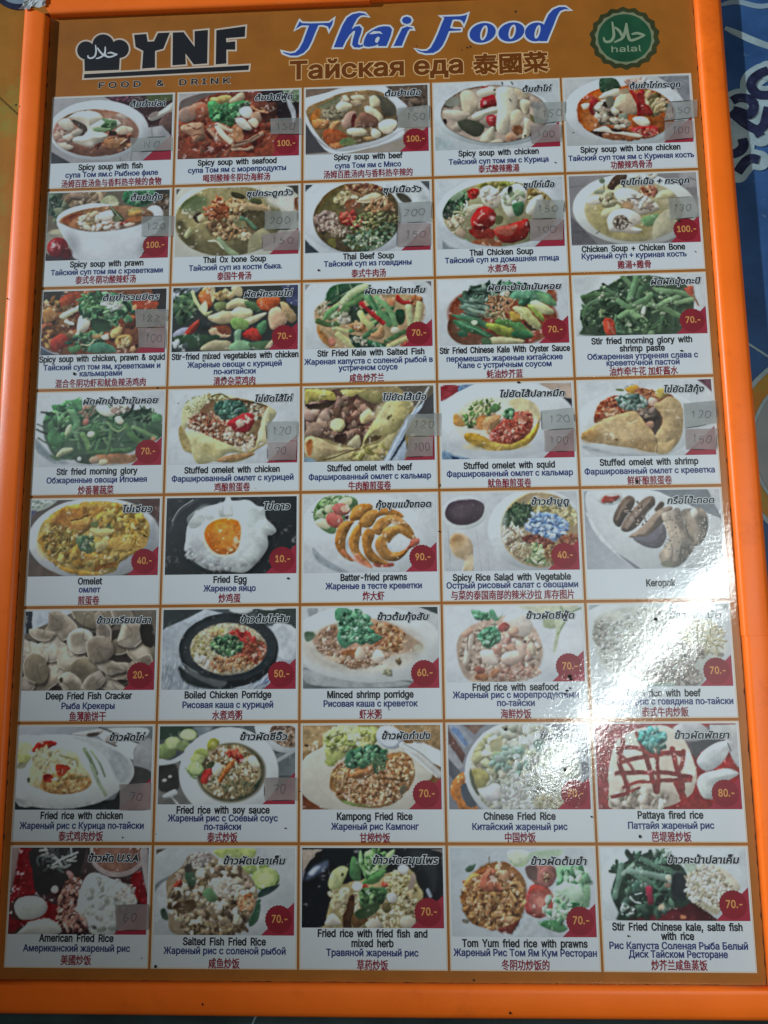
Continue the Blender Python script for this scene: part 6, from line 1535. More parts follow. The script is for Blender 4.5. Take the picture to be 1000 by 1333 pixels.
(6, 2): ('a8b2b4', '''b 8a6a40
g 11 9 260 240 94784c 7c5c34
p a48a5c 11 31 192 10 170 109 11 184 o=40
e 28 135 13 10 0 4a3420
q 8a7048 532 6 1006 3 1002 188 824 111
q 7a4428 2 488 237 595 2 597
p a9aa9c 0 250 159 147 294 98 600 34 911 296 897 403 750 595 260 595 1 477 o=6 v=.08 t=.03
q c0c4bc 711 133 891 133 1002 188 1000 296 867 231 o=6
p a4ac64 170 218 147 97 192 32 306 10 532 12 554 99 463 175 351 197 283 251 193 283 v=.15 o=12
s 40 351 98 191 79 0 29.2 1.8 f a8b060,bcc078,8c9a48,c4c88c a=.7
p b0b890 306 -1 397 -2 397 22 329 27
p 8f9c54 164 239 249 229 238 283 181 283 o=10 v=.2
e 633 89 101 79 20 9ca8b0 v=.25 t=.02
e 627 100 67 49 20 b0bac0 o=14
l a4a8a4 45 723 144 856 231 988 350 v=.3
l 7a8080 8 734 133 867 209 999 328
l c8ccc8 11 745 176 866 274 965 361
p 8f6c40 198 423 226 316 328 240 441 219 598 208 733 187 799 274 809 360 752 457 639 553 483 574 305 542 226 466 o=10
s 180 507 424 258 135 -6 15.7 1.7 c b0885c,8a5c34,c8a880,6a4426,d0b894,9a7248
s 60 709 295 90 90 0 16.9 1.6 c c09460,a87440,d4b488,8a5c34
s 20 271 337 56 67 -40 11.2 3 t c4a070,8a6440,a88050
p 9c6c40 350 370 418 316 508 284 552 316 462 349 395 381 v=.3
l 3a2814 9 451 370 530 338 597 349
l 4a3018 8 552 392 641 381 753 382
p 3f6c4c 311 240 351 175 430 164 463 197 440 273 373 311 316 294 v=.25
s 60 486 219 124 67 -5 18.0 1.7 f 3c6a4a,548860,2a4c38,74a078
s 16 553 284 56 45 0 13.5 2 t 3a5a40,5a7a54
p 6a7a44 293 520 394 542 505 563 394 558 305 542 o=8
e 724 446 22 38 20 5c5440 o=8
s 26 294 98 135 67 0 18.0 1.7 f a8b468,c4cc88,8c9a50'''),
(6, 3): ('c4d0d0', '''b 7a8086
q 8f98a0 8 4 87 2 186 114 117 169
q 6a4c44 8 15 29 70 127 213 103 278 5 158 o=6
q 6f8cb0 42 9 87 37 152 136 129 158 30 37 o=6
q 9aa0a0 5 136 114 289 57 321 3 234 o=6
q 565a60 3 234 102 343 33 386 6 343 o=6
q 70584c 110 2 280 3 199 71 o=6
q 6a7074 927 107 1028 85 1013 410 914 388
l aab4b8 27 933 216 1019 281
l aab4b8 20 936 388 1017 324
p c8803c 9 451 56 365 124 332 145 408 100 430 97 516 197 564 185 600 74 580 o=6 v=.2
p 4c545c 88 441 145 419 198 516 185 564 119 548 o=8
e 533 334 414 358 0 b8c4c4 v=.1 t=.02
e 539 323 391 333 0 bcc4b4 o=20
c 539 323 389 331 0
s 150 539 323 380 324 0 33.5 1.5 c c4ccbc,b4bca4,d0d6cc,a8b098
s 30 307 235 134 134 0 33.5 1.5 c c4c8a4,b0b888,d0d4b8
p b0ac68 158 333 237 311 292 365 245 441 178 430 o=20 v=.2
p a8a880 310 115 389 104 376 170 308 181 o=16
p 88a890 330 213 409 192 429 246 372 290 317 268 o=10 v=.25
p 8cac98 454 170 522 149 554 192 508 236 464 214 o=10 v=.25
p 6a8c7c 613 127 670 106 678 171 633 193 o=10
s 16 440 257 134 101 0 22.4 1.6 f 90b0a0,7a9c88,a8c0b0
s 60 556 463 201 123 0 17.9 1.6 c d0d8d0,b8c0b4,a8b0a0,dce4de
p d0d4d0 244 473 313 409 368 430 354 516 276 527 v=.3
p 5c6450 159 300 156 430 221 495 200 430 o=10
s 16 718 302 156 156 0 11.2 1.4 c a8b4a8,8c988c
e 823 315 11 11 0 202020
e 800 198 7 7 0 202020
s 20 708 538 101 56 0 17.9 1.5 c b8b484,c8c8a8
c
e 423 34 10 9 0 303434'''),
(6, 4): ('b6c2c4', '''b 8e3a38
g 58 44 482 577 9a4a4c 90302c
q 5c5054 625 103 813 14 1029 8 1019 138 942 115 734 181 663 225
e 674 58 125 68 0 a0a4a4 v=.2 o=8
q 9ca4a4 813 12 1023 8 1006 315 955 249 908 115 809 70 o=6
q 404448 669 136 761 114 898 104 732 203 695 248 o=8
p 9a2c2a 728 270 910 248 993 348 986 589 482 588 669 468 o=10
p b0bcbc 706 259 756 192 850 137 941 126 936 193 874 281 792 325 736 314 v=.2
p b4c0bc 696 413 722 358 814 325 949 326 993 348 922 392 830 425 802 501 734 507 v=.2
l 9aa4a4 7 771 303 875 259
l 2c3034 6 929 137 948 193
p c0b9a8 88 577 84 423 120 179 216 78 322 34 449 12 561 46 645 147 683 270 698 369 657 479 575 534 483 566 369 588 234 586 v=.15 o=6 t=.06
p a8a090 102 511 263 467 400 446 555 490 529 545 347 583 121 582 o=20
p 5a4238 123 555 239 500 353 479 363 501 248 533 167 566 o=14
s 30 294 522 204 57 0 22.7 1.8 c c4bca8,a89c88,d0c8b8,8a7c6c
p d0ccbc 620 181 674 225 689 347 632 358 603 270 o=14
l 8c3c38 34 203 112 161 257 200 379 217 478
l 8c3c38 32 297 68 346 202 383 357 410 468
l 8f3a34 32 439 169 422 269 427 380 416 468
l 8c3832 39 541 180 567 314 593 424 588 512
l 8a3a34 29 620 192 602 292 566 325
l 94403a 29 154 168 280 168 415 202 619 203
l 8e3a34 29 172 268 276 241 448 213 618 220
l 8e3a34 32 145 346 305 335 475 336 653 369
l 8e3a34 27 185 445 301 401 471 391 652 391
l 8a3832 27 103 500 217 478 298 446
l 984844 23 153 201 218 257 271 335
l 8e3832 41 550 402 579 468 600 501
p 4f9c94 313 90 344 45 392 12 435 46 502 68 499 124 429 158 371 163 327 135 v=.3
s 24 404 90 85 57 0 20.4 1.6 f 56aca4,3c8078,74c4bc
s 8 417 158 79 23 0 13.6 1.8 f 3a6c60,5a8c80'''),
(7, 0): ('747f7f', '''b 2a1c1c
q 5c1014 31 4 191 2 167 174 197 312 16 323 o=12
p 5c5450 -15 4 54 2 30 175 2 281 o=20
p 1c1c1c 157 4 545 2 575 152 442 216 321 301 197 312 154 153 o=14
s 30 321 79 147 79 0 15.9 2 t 3a4442,5c6664,2a302f,6a7470
l 7a8480 14 301 121 367 79 479 36
q 2a2424 546 4 573 99 667 173 781 194 904 173 849 215 508 174
e 775 46 204 156 0 74706c v=.2
e 774 25 181 142 0 5a3c30 v=.1 o=10
e 776 78 147 79 0 5c4438 o=30
p 5c1014 871 205 938 162 981 278 1001 382 922 351 o=10
p 6a6a68 933 25 989 14 999 309 960 173 o=10
p 5c1216 4 323 117 312 291 374 372 416 366 510 229 490 96 532 14 574 o=10
s 60 439 384 79 204 10 20.4 1.5 c 8a6a5c,5a3c34,a4847a,3c2824,785448
e 326 285 27 25 0 a08880 v=.3
e 429 179 29 16 30 8a6460 v=.3
s 16 512 509 57 57 0 18.1 1.6 c 7a5c50,4a2c28,94786c
e 89 417 85 79 -10 2c2420 o=10 a=.8
p 7a8680 38 407 63 354 141 328 233 343 275 395 250 458 161 490 82 480 v=.2 t=.04
p 7c867e 76 574 151 511 252 484 355 510 375 582 88 586 v=.2 t=.04
p 7e8a84 496 405 513 279 554 195 621 173 713 205 828 247 898 309 923 383 789 404 774 580 617 583 568 488 509 436 v=.15 t=.05
s 50 675 363 170 181 0 22.7 1.5 c 84908a,748078,8c9892 a=.5
s 20 842 320 68 68 20 15.9 1.5 c 8c8a80,9a8c80,747a74 a=.7
e 626 538 16 10 0 2c2c2c
p 8a8c84 485 405 529 394 554 446 521 457 v=.3'''),
(7, 1): ('98a2a6', '''b 8a9498
q 4a4038 -3 12 70 9 4 46
p 5c666a 1 256 98 193 111 225 3 309 o=14
h 773 472 156 100 0 .12
p 96a0a4 1 309 99 225 94 413 7 496 o=20
p 34443c 44 423 83 413 107 485 62 475
p 8a9c60 431 13 700 11 712 66 646 118 511 87 443 56 o=8 v=.15
p 7a9054 624 129 802 108 814 139 714 181 647 171 o=6 v=.2
e 792 212 103 74 -10 6f9048 v=.3
e 792 204 92 63 -10 94a868
e 798 207 56 33 -10 a0b474 o=24
p 2a3c34 760 286 893 244 827 306 738 338 o=10
p 34503c 706 390 761 348 751 462 708 519 674 514 o=6
p 746a58 91 329 88 214 187 130 241 56 375 34 466 87 601 129 692 202 738 307 717 410 652 514 543 586 255 596 121 558 105 423 o=10
s 220 405 339 301 257 0 22.3 1.5 c a89c84,8a7c64,bcb49c,6a5a44,c4bca8,544838
s 40 320 87 89 45 -20 17.9 1.5 c 8a8884,a8a49c,6a6460
s 50 492 266 100 67 0 16.7 1.5 c b4aea0,948c80,c8c2b4
p 3c5440 210 182 266 161 302 235 280 266 235 245 v=.2 o=8
p 5a7c58 348 297 403 276 460 339 416 370 371 349 v=.25
p 3a3a34 209 130 253 109 266 161 221 172 o=8
p a04a34 134 256 178 214 201 256 157 277 v=.3
p b87a54 595 390 649 338 672 390 640 421 v=.3
p c49470 616 359 649 328 661 359
s 18 650 369 67 56 0 17.9 1.5 c c0946c,a86c48,c8b490
p 4a3c2c 138 392 271 350 306 412 207 454 o=20
s 30 442 546 223 45 0 20.1 1.5 c 6a5c44,8a7a5c,4c4030'''),
(7, 2): ('a0aaac', '''b 15181b
q 80786c -1 13 150 13 61 87 5 172 o=8
q 5a6068 -1 161 27 151 5 246 o=8
q 5c5450 910 12 1004 12 1005 138 964 75 o=10
p 101418 7 538 5 246 94 98 173 18 910 14 996 128 997 533 o=8
p 465468 28 204 83 130 184 87 173 151 61 214 o=40
p 8a98ac 50 172 94 130 128 129 83 182 o=26
p 7a8898 877 285 894 269 921 316 904 332 o=12
p 1e2428 765 33 909 33 962 180 926 306 885 181 o=50
p 8a8258 168 496 206 329 296 245 463 203 619 160 774 139 817 244 860 327 792 462 791 534 184 537 o=10
s 130 550 411 278 144 0 18.9 1.6 c a8a078,8a8058,bcb48c,6a603c,c8c4a4
s 60 695 254 111 100 20 17.8 1.6 c b8b084,9a9058,c8c498,74683c
p bcb48c 206 350 296 266 340 287 306 370 229 412 v=.25
s 16 262 318 67 56 -30 15.5 1.6 c b0a878,c8c098
p 4a3420 295 475 317 370 362 308 373 391 350 536 300 537 v=.25
p 5c4426 361 453 417 422 483 443 439 505 372 536 v=.25
p b4b0a0 162 506 217 433 284 495 240 516 v=.3
p 8f9c64 190 235 218 161 274 129 329 140 318 203 273 266 206 277 v=.25
p a0ac74 201 235 227 172 276 142 318 148 307 199 268 253 212 264 v=.1
e 290 182 10 9 0 202020
p 3e6a40 340 161 363 66 408 97 418 203 374 224 v=.25
p 6a9c60 408 87 419 18 441 76 458 150 441 192 v=.3
p 78a868 453 34 509 18 531 76 497 150 463 192 452 118 v=.3
p 86b070 463 203 530 118 620 34 665 18 642 86 563 160 v=.3
p 4f8448 429 234 485 181 597 139 574 202 507 244 v=.3
e 451 266 29 20 0 9a4430 v=.3
e 585 248 24 20 0 a85034 v=.3
p 4a6a40 406 370 451 297 529 265 595 276 606 338 550 359 461 412 v=.15 o=8
s 30 495 328 89 56 0 16.7 1.7 f 3f6238,5a8050,2c4a2c
p 33482c 373 433 450 391 550 370 527 432 417 474 o=14
e 396 259 38 31 0 b8bcb4 v=.35
e 639 333 36 33 0 b0b4ac v=.35
e 721 144 40 31 0 bcb8b4 v=.3
e 516 510 56 40 0 a8a490 v=.3
e 747 493 56 44 0 a8a490 v=.3
e 600 395 33 33 0 5c5834 v=.25
l a89070 16 750 296 772 317
p 8a7c6c 774 170 807 191 784 275 750 265 o=8
s 16 508 108 100 67 -60 13.3 2.4 f 5a8c50,8ab87c,3f6c3c'''),
(7, 3): ('a8b2b6', '''b 98a4aa
g 13 13 367 563 8e9ba2 a2adb2
p a4b0b4 481 479 636 468 785 592 421 594 o=20
p a8b8a0 407 23 519 17 563 55 538 108 471 125 416 87 v=.25 o=6
p 8aa478 416 77 471 119 539 87 515 124 448 125
p 90a890 564 33 777 12 764 55 651 87 562 87 o=10
p 7ca884 739 129 828 119 939 140 967 246 955 382 883 393 816 393 843 288 756 246 o=10 v=.2
s 26 857 225 100 100 20 22.3 1.8 f 7cb48c,a0ccac,4f8a64,c0dcc4 a=.8
p a8c8b0 710 278 779 235 878 246 920 309 862 351 775 320 v=.25
p 2f6444 795 373 862 362 916 383 838 404 o=8
p 9cbc98 698 299 774 341 815 425 779 477 725 467 694 394 v=.25
p 4a8458 602 489 702 467 767 498 799 530 743 556 656 530 v=.2
p 845a54 536 162 628 108 727 129 736 193 689 257 600 247 v=.3
e 664 193 56 60 0 94605a v=.3
e 667 188 27 33 0 6c4c38
s 10 669 188 25 29 0 8.9 1.4 c c8a888,8a5c48
p 5c4a44 526 130 605 119 602 204 546 204 o=14
p 98443c 530 331 555 257 623 236 688 278 707 352 682 426 614 462 548 447 516 416 v=.3
e 612 363 67 78 0 a85e54 o=30
e 618 352 25 33 10 b87468 o=10
p a4584c 644 268 698 310 694 394 660 426 664 320 o=12
p 8a6038 84 322 97 237 167 152 270 98 382 93 481 162 533 257 517 395 480 489 389 552 257 532 147 501 82 417 o=10
s 200 296 343 223 190 0 19.0 1.7 c a87848,8a5a30,c09460,6a4424,b4884f,d0a878
s 40 266 216 156 78 -20 14.5 2.6 t b07c50,8a5430,c89c6c
p b46648 211 184 257 130 313 152 289 205 332 247 376 290 308 300 231 279 198 237 v=.4
p c49068 313 162 380 151 412 205 410 258 366 237 334 194 v=.4
l 6a3c20 10 268 152 300 205 366 237
p c49064 314 490 393 458 448 468 402 500 v=.35
p b88a54 86 248 156 163 200 184 131 258 v=.3
p 3f5a48 105 141 146 114 179 109 156 152 122 163 v=.25
p 7a3c2c 323 542 413 510 481 479 433 563 367 573 o=10 v=.2
l 5c5440 7 269 109 276 61
p 5c5850 81 470 125 480 113 501 80 491 o=10
h 292 480 134 67 0 -.15
s 20 739 394 100 89 20 15.6 1.8 f 8cb898,b0d0b4,5c9470,c4dcc8'''),
(7, 4): ('acb6b8', '''b a6b4b6
e 485 249 499 302 0 acbabc v=.06 t=.02
p 24382e 143 115 276 47 394 19 496 70 584 159 588 271 640 359 727 436 725 474 135 477 104 416 63 306 78 239 o=14
p 4a1a1e 170 477 300 427 499 393 617 359 750 447 725 478 o=14
p 5a2024 309 471 474 426 590 414 610 469 o=14
s 60 315 171 209 116 0 20.9 3 t 2c4a3a,3f6450,567c66,1f3028
s 40 305 349 186 93 0 25.5 2 f 2a4438,1c2c26,40604e
l 5a7c6c 39 143 115 114 227 86 317 v=.35
l 7a9484 26 152 171 225 115 v=.3
l 6a887a 39 199 154 315 171 442 199 v=.35
l 4a6c5a 30 286 70 365 115 446 137 v=.3
l 547460 30 267 193 335 227 v=.3
p 3a6050 206 238 265 227 274 271 215 294 v=.3
l c0ccc8 9 190 316 218 349 258 360
l b4c4c0 8 226 305 273 294
s 10 162 405 46 46 -40 9.3 1.6 c b8c8c4,6a8c80
l 8a2c40 46 327 271 328 349 v=.25
p 1c2428 490 171 583 170 573 326 481 315 o=30
e 460 193 21 19 0 a8a890 v=.3
e 451 243 23 19 0 7a6c5c v=.3
e 401 393 26 19 -30 b4a080 v=.3
e 542 445 16 14 0 a86848 o=8
p b5b3a0 588 193 632 137 773 114 885 170 947 269 829 303 811 391 774 436 729 414 662 381 632 304 589 259 v=.15 o=10
s 170 728 259 163 139 30 10.4 2.2 r c0beae,a8a48e,d0cfc2,989478
p 9a9880 676 348 777 392 804 325 774 425 717 414 o=20
p 8aa090 566 81 636 69 656 125 596 159 o=14
s 8 429 25 70 19 0 16.3 2 f a8c0b0,50705c'''),
}
TEXT = {
(0, 0): [('E', 56.4, 73.0, 58.4, 'Spicy soup with fish'), ('R', 57.7, 79.9, 84.1, 'супа Том ям.с Рыбное филе'), ('Z', 57.7, 85.8, 90.5, '汤姆百胜汤鱼与香料热辛辣的食物'), ('T', 88.5, 9.8, 33.3, 'ต้มยำปลา')],
(0, 1): [('E', 55.6, 72.5, 70.8, 'Spicy soup with seafood'), ('R', 55.6, 79.4, 87.8, 'супа Том ям с морепродукты'), ('Z', 55.4, 85.0, 60.1, '喝到酸辣冬阴功海鲜汤'), ('T', 87.9, 9.0, 34.7, 'ต้มยำซีฟู้ด'), ('P', '100')],
(0, 2): [('E', 57.4, 71.7, 60.8, 'Spicy soup with beef'), ('R', 57.1, 79.6, 58.6, 'супа Том ям с Мясо'), ('Z', 57.1, 85.2, 78.7, '汤姆百胜汤肉与香料热辛辣的'), ('T', 89.0, 8.7, 33.0, 'ต้มยำเนื้อ'), ('P', '100')],
(0, 3): [('E', 56.9, 72.1, 70.2, 'Spicy soup with chicken'), ('R', 56.7, 79.7, 87.0, 'Тейский суп том ям с Курица'), ('Z', 56.8, 84.7, 35.7, '泰式酸辣雞湯'), ('T', 92.5, 9.4, 25.9, 'ต้มยำไก่')],
(0, 4): [('E', 56.2, 72.6, 86.1, 'Spicy soup with bone chicken'), ('R', 56.4, 80.1, 108.1, 'Тайский суп том ям с Куриная кость'), ('Z', 56.3, 85.1, 35.7, '功酸辣鸡骨汤'), ('T', 80.8, 11.1, 45.1, 'ต้มยำไก่กระดูก')],
(1, 0): [('E', 56.8, 72.5, 65.5, 'Spicy soup with prawn'), ('R', 57.1, 79.5, 99.6, 'Тайский суп том ям с креветками'), ('Z', 56.5, 84.6, 53.8, '泰式冬荫功酸辣虾汤'), ('T', 90.2, 9.1, 29.3, 'ต้มยำกุ้ง'), ('P', '100')],
(1, 1): [('E', 55.0, 71.9, 55.4, 'Thai Ox bone Soup'), ('R', 55.9, 78.9, 82.0, 'Тайский суп из кости быка.'), ('Z', 55.0, 84.6, 30.1, '泰国牛骨汤'), ('T', 85.3, 9.2, 42.0, 'ซุปกระดูกวัว')],
(1, 2): [('E', 57.0, 72.5, 44.4, 'Thai Beef Soup'), ('R', 56.2, 78.7, 76.0, 'Тайский суп из говядины'), ('Z', 57.0, 85.5, 29.9, '泰式牛肉汤'), ('T', 87.0, 9.5, 34.5, 'ซุปเนื้อวัว')],
(1, 3): [('E', 56.5, 72.3, 54.6, 'Thai Chicken Soup'), ('R', 56.6, 78.7, 97.4, 'Тайский суп из домашняя птица'), ('Z', 56.5, 84.5, 24.5, '水煮鸡汤'), ('T', 90.8, 9.1, 27.9, 'ซุปไก่เนื้อ')],
(1, 4): [('E', 53.7, 72.2, 87.4, 'Chicken Soup + Chicken Bone'), ('R', 53.9, 78.4, 88.5, 'Куриный суп + куриная кость'), ('Z', 53.7, 84.5, 28.3, '雞湯+雞骨'), ('T', 75.4, 9.5, 59.4, 'ซุปไก่เนื้อ + กระดูก'), ('P', '100')],
(2, 0): [('E', 56.3, 66.3, 109.8, 'Spicy soup with chicken, prawn & squid'), ('R', 56.4, 73.5, 102.2, 'Тайский суп том ям, креветками и'), ('R', 55.8, 79.5, 37.0, 'кальмарами'), ('Z', 55.8, 85.6, 78.9, '混合冬阴功虾和鱿鱼辣汤鸡肉'), ('T', 80.0, 8.6, 50.6, 'ต้มยำรวมมิตร')],
(2, 1): [('E', 56.8, 66.8, 109.5, 'Stir-fried mixed vegetables with chicken'), ('R', 56.6, 74.1, 81.3, 'Жареные овощи с курицей'), ('R', 56.9, 80.5, 36.0, 'по-китайски'), ('Z', 56.8, 86.5, 36.0, '清炒杂菜鸡肉'), ('T', 85.3, 8.7, 42.1, 'ผัดผักรวมไก่'), ('P', '70')],
(2, 2): [('E', 58.3, 66.9, 91.2, 'Stir Fried Kale with Salted Fish'), ('R', 56.2, 73.9, 109.3, 'Жареная капуста с соленой рыбой в'), ('R', 55.9, 79.8, 50.1, 'устричном соусе'), ('Z', 54.7, 86.5, 29.4, '咸鱼炒芥兰'), ('T', 79.8, 9.0, 52.4, 'ผัดคะน้าปลาเค็ม'), ('P', '70')],
(2, 3): [('E', 56.5, 67.1, 109.6, 'Stir Fried Chinese Kale With Oyster Sauce'), ('R', 56.1, 74.2, 97.4, 'перемешать жареные китайские'), ('R', 56.1, 80.1, 78.3, 'Кале с устричным соусом'), ('Z', 55.9, 85.8, 30.4, '蚝油炒芥蓝'), ('T', 75.3, 8.9, 62.2, 'ผัดคะน้าน้ำมันหอย'), ('P', '70')],
(2, 4): [('E', 56.0, 62.0, 83.6, 'Stir fried morning glory with'), ('E', 56.1, 68.8, 37.5, 'shrimp paste'), ('R', 56.0, 75.3, 91.5, 'Обжаренная утренняя слава с'), ('R', 56.0, 81.0, 60.4, 'креветочной пастой'), ('Z', 56.1, 86.1, 56.5, '油炸牵牛花 加虾酱水'), ('T', 87.2, 8.5, 41.8, 'ผัดผักบุ้งกะปิ'), ('P', '70')],
(3, 0): [('E', 56.2, 72.9, 69.3, 'Stir fried morning glory'), ('R', 56.2, 80.0, 85.9, 'Обжаренные овощи Ипомея'), ('Z', 55.9, 86.3, 30.5, '炒番薯蔬菜'), ('T', 74.1, 9.9, 65.1, 'ผัดผักบุ้งน้ำมันหอย'), ('P', '70')],
(3, 1): [('E', 56.1, 73.6, 80.6, 'Stuffed omelet with chicken'), ('R', 56.6, 80.5, 102.8, 'Фаршированный омлет с курицей'), ('Z', 56.5, 85.8, 30.4, '鸡酿煎蛋卷'), ('T', 90.5, 9.8, 32.9, 'ไข่ยัดไส้ไก่')],
(3, 2): [('E', 56.6, 74.0, 70.9, 'Stuffed omelet with beef'), ('R', 56.6, 81.2, 101.9, 'Фаршированный омлет с кальмар'), ('Z', 56.5, 86.7, 35.5, '牛肉酿煎蛋卷'), ('T', 86.5, 11.0, 38.1, 'ไข่ยัดไส้เนื้อ')],
(3, 3): [('E', 57.0, 74.1, 75.0, 'Stuffed omelet with squid'), ('R', 57.2, 80.7, 103.6, 'Фаршированный омлет с кальмар'), ('Z', 56.8, 86.5, 35.8, '鱿鱼酿煎蛋卷'), ('T', 78.1, 10.4, 55.1, 'ไข่ยัดไส้ปลาหมึก')],
(3, 4): [('E', 56.0, 73.4, 79.9, 'Stuffed omelet with shrimp'), ('R', 56.0, 80.6, 105.4, 'Фаршированный омлет с креветка'), ('Z', 55.7, 86.2, 36.2, '鲜虾酿煎蛋卷'), ('T', 87.9, 10.3, 34.1, 'ไข่ยัดไส้กุ้ง')],
(4, 0): [('E', 54.5, 72.8, 20.4, 'Omelet'), ('R', 54.4, 79.4, 18.2, 'омлет'), ('Z', 54.0, 86.0, 18.0, '煎蛋卷'), ('T', 92.2, 10.0, 26.6, 'ไข่เจียว'), ('P', '40')],
(4, 1): [('E', 56.2, 72.8, 27.5, 'Fried Egg'), ('R', 56.0, 79.8, 43.2, 'Жареное яйцо'), ('Z', 56.1, 85.5, 18.3, '炒鸡蛋'), ('T', 94.5, 9.6, 23.4, 'ไข่ดาว'), ('P', '10')],
(4, 2): [('E', 59.3, 72.5, 54.3, 'Batter-fried prawns'), ('R', 59.1, 79.2, 78.5, 'Жареные в тесте креветки'), ('Z', 59.0, 85.0, 17.8, '炸大虾'), ('T', 84.4, 10.6, 46.3, 'กุ้งชุบแป้งทอด'), ('P', '90')],
(4, 3): [('E', 56.0, 73.7, 95.1, 'Spicy Rice Salad with Vegetable'), ('R', 56.1, 79.8, 105.8, 'Острый рисовый салат с овощами'), ('Z', 56.1, 85.4, 98.8, '与菜的泰国南部的辣米沙拉 库存图片'), ('T', 89.2, 10.2, 31.5, 'ข้าวยำบูดู'), ('P', '40')],
(4, 4): [('E', 59.6, 79.9, 23.1, 'Keropok'), ('T', 87.8, 10.2, 38.4, 'กรือโป๊ะทอด')],
(5, 0): [('E', 57.7, 72.8, 70.8, 'Deep Fried Fish Cracker'), ('R', 57.4, 80.5, 43.7, 'Рыба Крекеры'), ('Z', 57.4, 86.3, 30.2, '鱼薄脆饼干'), ('T', 84.4, 9.2, 45.8, 'ข้าวเกรียบปลา'), ('P', '20')],
(5, 1): [('E', 56.2, 72.7, 70.3, 'Boiled Chicken Porridge'), ('R', 56.2, 80.3, 73.4, 'Рисовая каша с курицей'), ('Z', 55.9, 86.0, 24.3, '水煮鸡粥'), ('T', 85.6, 9.6, 40.5, 'ข้าวต้มไก่สับ'), ('P', '50')],
(5, 2): [('E', 55.8, 73.2, 69.0, 'Minced shrimp porridge'), ('R', 55.9, 80.0, 75.1, 'Рисовая каша с креветок'), ('Z', 55.8, 85.8, 17.8, '虾米粥'), ('T', 82.5, 9.8, 42.0, 'ข้าวต้มกุ้งสับ'), ('P', '60')],
(5, 3): [('E', 56.0, 68.2, 67.7, 'Fried rice with seafood'), ('R', 55.9, 73.9, 99.1, 'Жареный рис с морепродуктами'), ('R', 56.0, 80.2, 29.6, 'по-тайски'), ('Z', 55.8, 86.2, 24.1, '海鲜炒饭'), ('T', 85.6, 10.0, 39.2, 'ข้าวผัดซีฟู้ด'), ('P', '70')],
(5, 4): [('E', 56.8, 73.6, 57.3, 'Fried rice with beef'), ('R', 57.0, 79.7, 106.0, 'Жареный рис с говядина по-тайски'), ('Z', 57.0, 85.4, 36.1, '泰式牛肉炒飯'), ('T', 85.3, 10.0, 41.9, 'ข้าวผัดเนื้อ'), ('P', '70')],
(6, 0): [('E', 56.1, 72.8, 66.3, 'Fried rice with chicken'), ('R', 56.3, 80.2, 99.8, 'Жареный рис с Курица по-тайски'), ('Z', 56.1, 85.8, 35.9, '泰式鸡肉炒饭'), ('T', 90.5, 9.6, 29.1, 'ข้าวผัดไก่')],
(6, 1): [('E', 54.0, 68.7, 74.0, 'Fried rice with soy sauce'), ('R', 53.9, 74.6, 87.3, 'Жареный рис с Соевый соус'), ('R', 53.9, 81.0, 29.1, 'по-тайски'), ('Z', 53.9, 86.6, 24.1, '泰式炒饭'), ('T', 85.8, 9.6, 38.7, 'ข้าวผัดซีอิ๊ว')],
(6, 2): [('E', 58.5, 73.6, 59.1, 'Kampong Fried Rice'), ('R', 58.6, 80.9, 68.4, 'Жареный рис Кампонг'), ('Z', 58.6, 86.9, 23.9, '甘榜炒饭'), ('T', 84.1, 9.4, 39.2, 'ข้าวผัดกำปง'), ('P', '70')],
(6, 3): [('E', 55.9, 73.5, 55.4, 'Chinese Fried Rice'), ('R', 55.8, 81.0, 73.2, 'Китайский жареный рис'), ('Z', 55.9, 86.5, 23.8, '中国炒饭'), ('T', 90.5, 10.0, 33.5, 'ข้าวผัดจีน'), ('P', '70')],
(6, 4): [('E', 56.2, 72.7, 49.8, 'Pattaya fired rice'), ('R', 56.2, 80.1, 65.3, 'Паттайя жареный рис'), ('Z', 56.0, 86.0, 30.2, '芭堤雅炒饭'), ('T', 84.2, 10.0, 42.9, 'ข้าวผัดพัทยา'), ('P', '80')],
(7, 0): [('E', 56.1, 71.1, 58.7, 'American Fried Rice'), ('R', 56.6, 78.2, 84.2, 'Американский жареный рис'), ('Z', 56.6, 84.3, 24.1, '美國炒饭'), ('T', 83.5, 8.9, 41.4, 'ข้าวผัด U.S.A')],
(7, 1): [('E', 57.0, 73.0, 64.4, 'Salted Fish Fried Rice'), ('R', 57.2, 79.4, 94.6, 'Жареный рис с соленой рыбой'), ('Z', 57.0, 86.0, 24.2, '咸鱼炒饭'), ('T', 79.6, 10.7, 49.0, 'ข้าวผัดปลาเค็ม'), ('P', '70')],
(7, 2): [('E', 56.1, 66.6, 84.0, 'Fried rice with fried fish and'), ('E', 56.1, 73.6, 32.3, 'mixed herb'), ('R', 55.8, 80.1, 70.5, 'Травяной жареный рис'), ('Z', 56.0, 86.5, 23.9, '草药炒饭'), ('T', 82.1, 11.0, 51.6, 'ข้าวผัดสมุนไพร'), ('P', '70')],
(7, 3): [('E', 56.5, 73.1, 94.5, 'Tom Yum fried rice with prawns'), ('R', 56.5, 79.5, 107.7, 'Жареный Рис Том Ям Кум Ресторан'), ('Z', 56.7, 85.7, 36.0, '冬阴功炒饭的'), ('T', 84.7, 10.7, 43.2, 'ข้าวผัดต้มยำ'), ('P', '70')],
(7, 4): [('E', 56.2, 60.8, 96.9, 'Stir Fried Chinese kale, salte fish'), ('E', 56.1, 67.3, 24.6, 'with rice'), ('R', 56.3, 73.9, 102.7, 'Рис Капуста Соленая Рыба Белый'), ('R', 55.7, 79.8, 73.4, 'Диск Тайском Ресторане'), ('Z', 56.1, 85.1, 41.5, '炒芥兰咸鱼蒸饭'), ('T', 78.9, 9.4, 54.3, 'ข้าวคะน้าปลาเค็ม'), ('P', '70')],
}
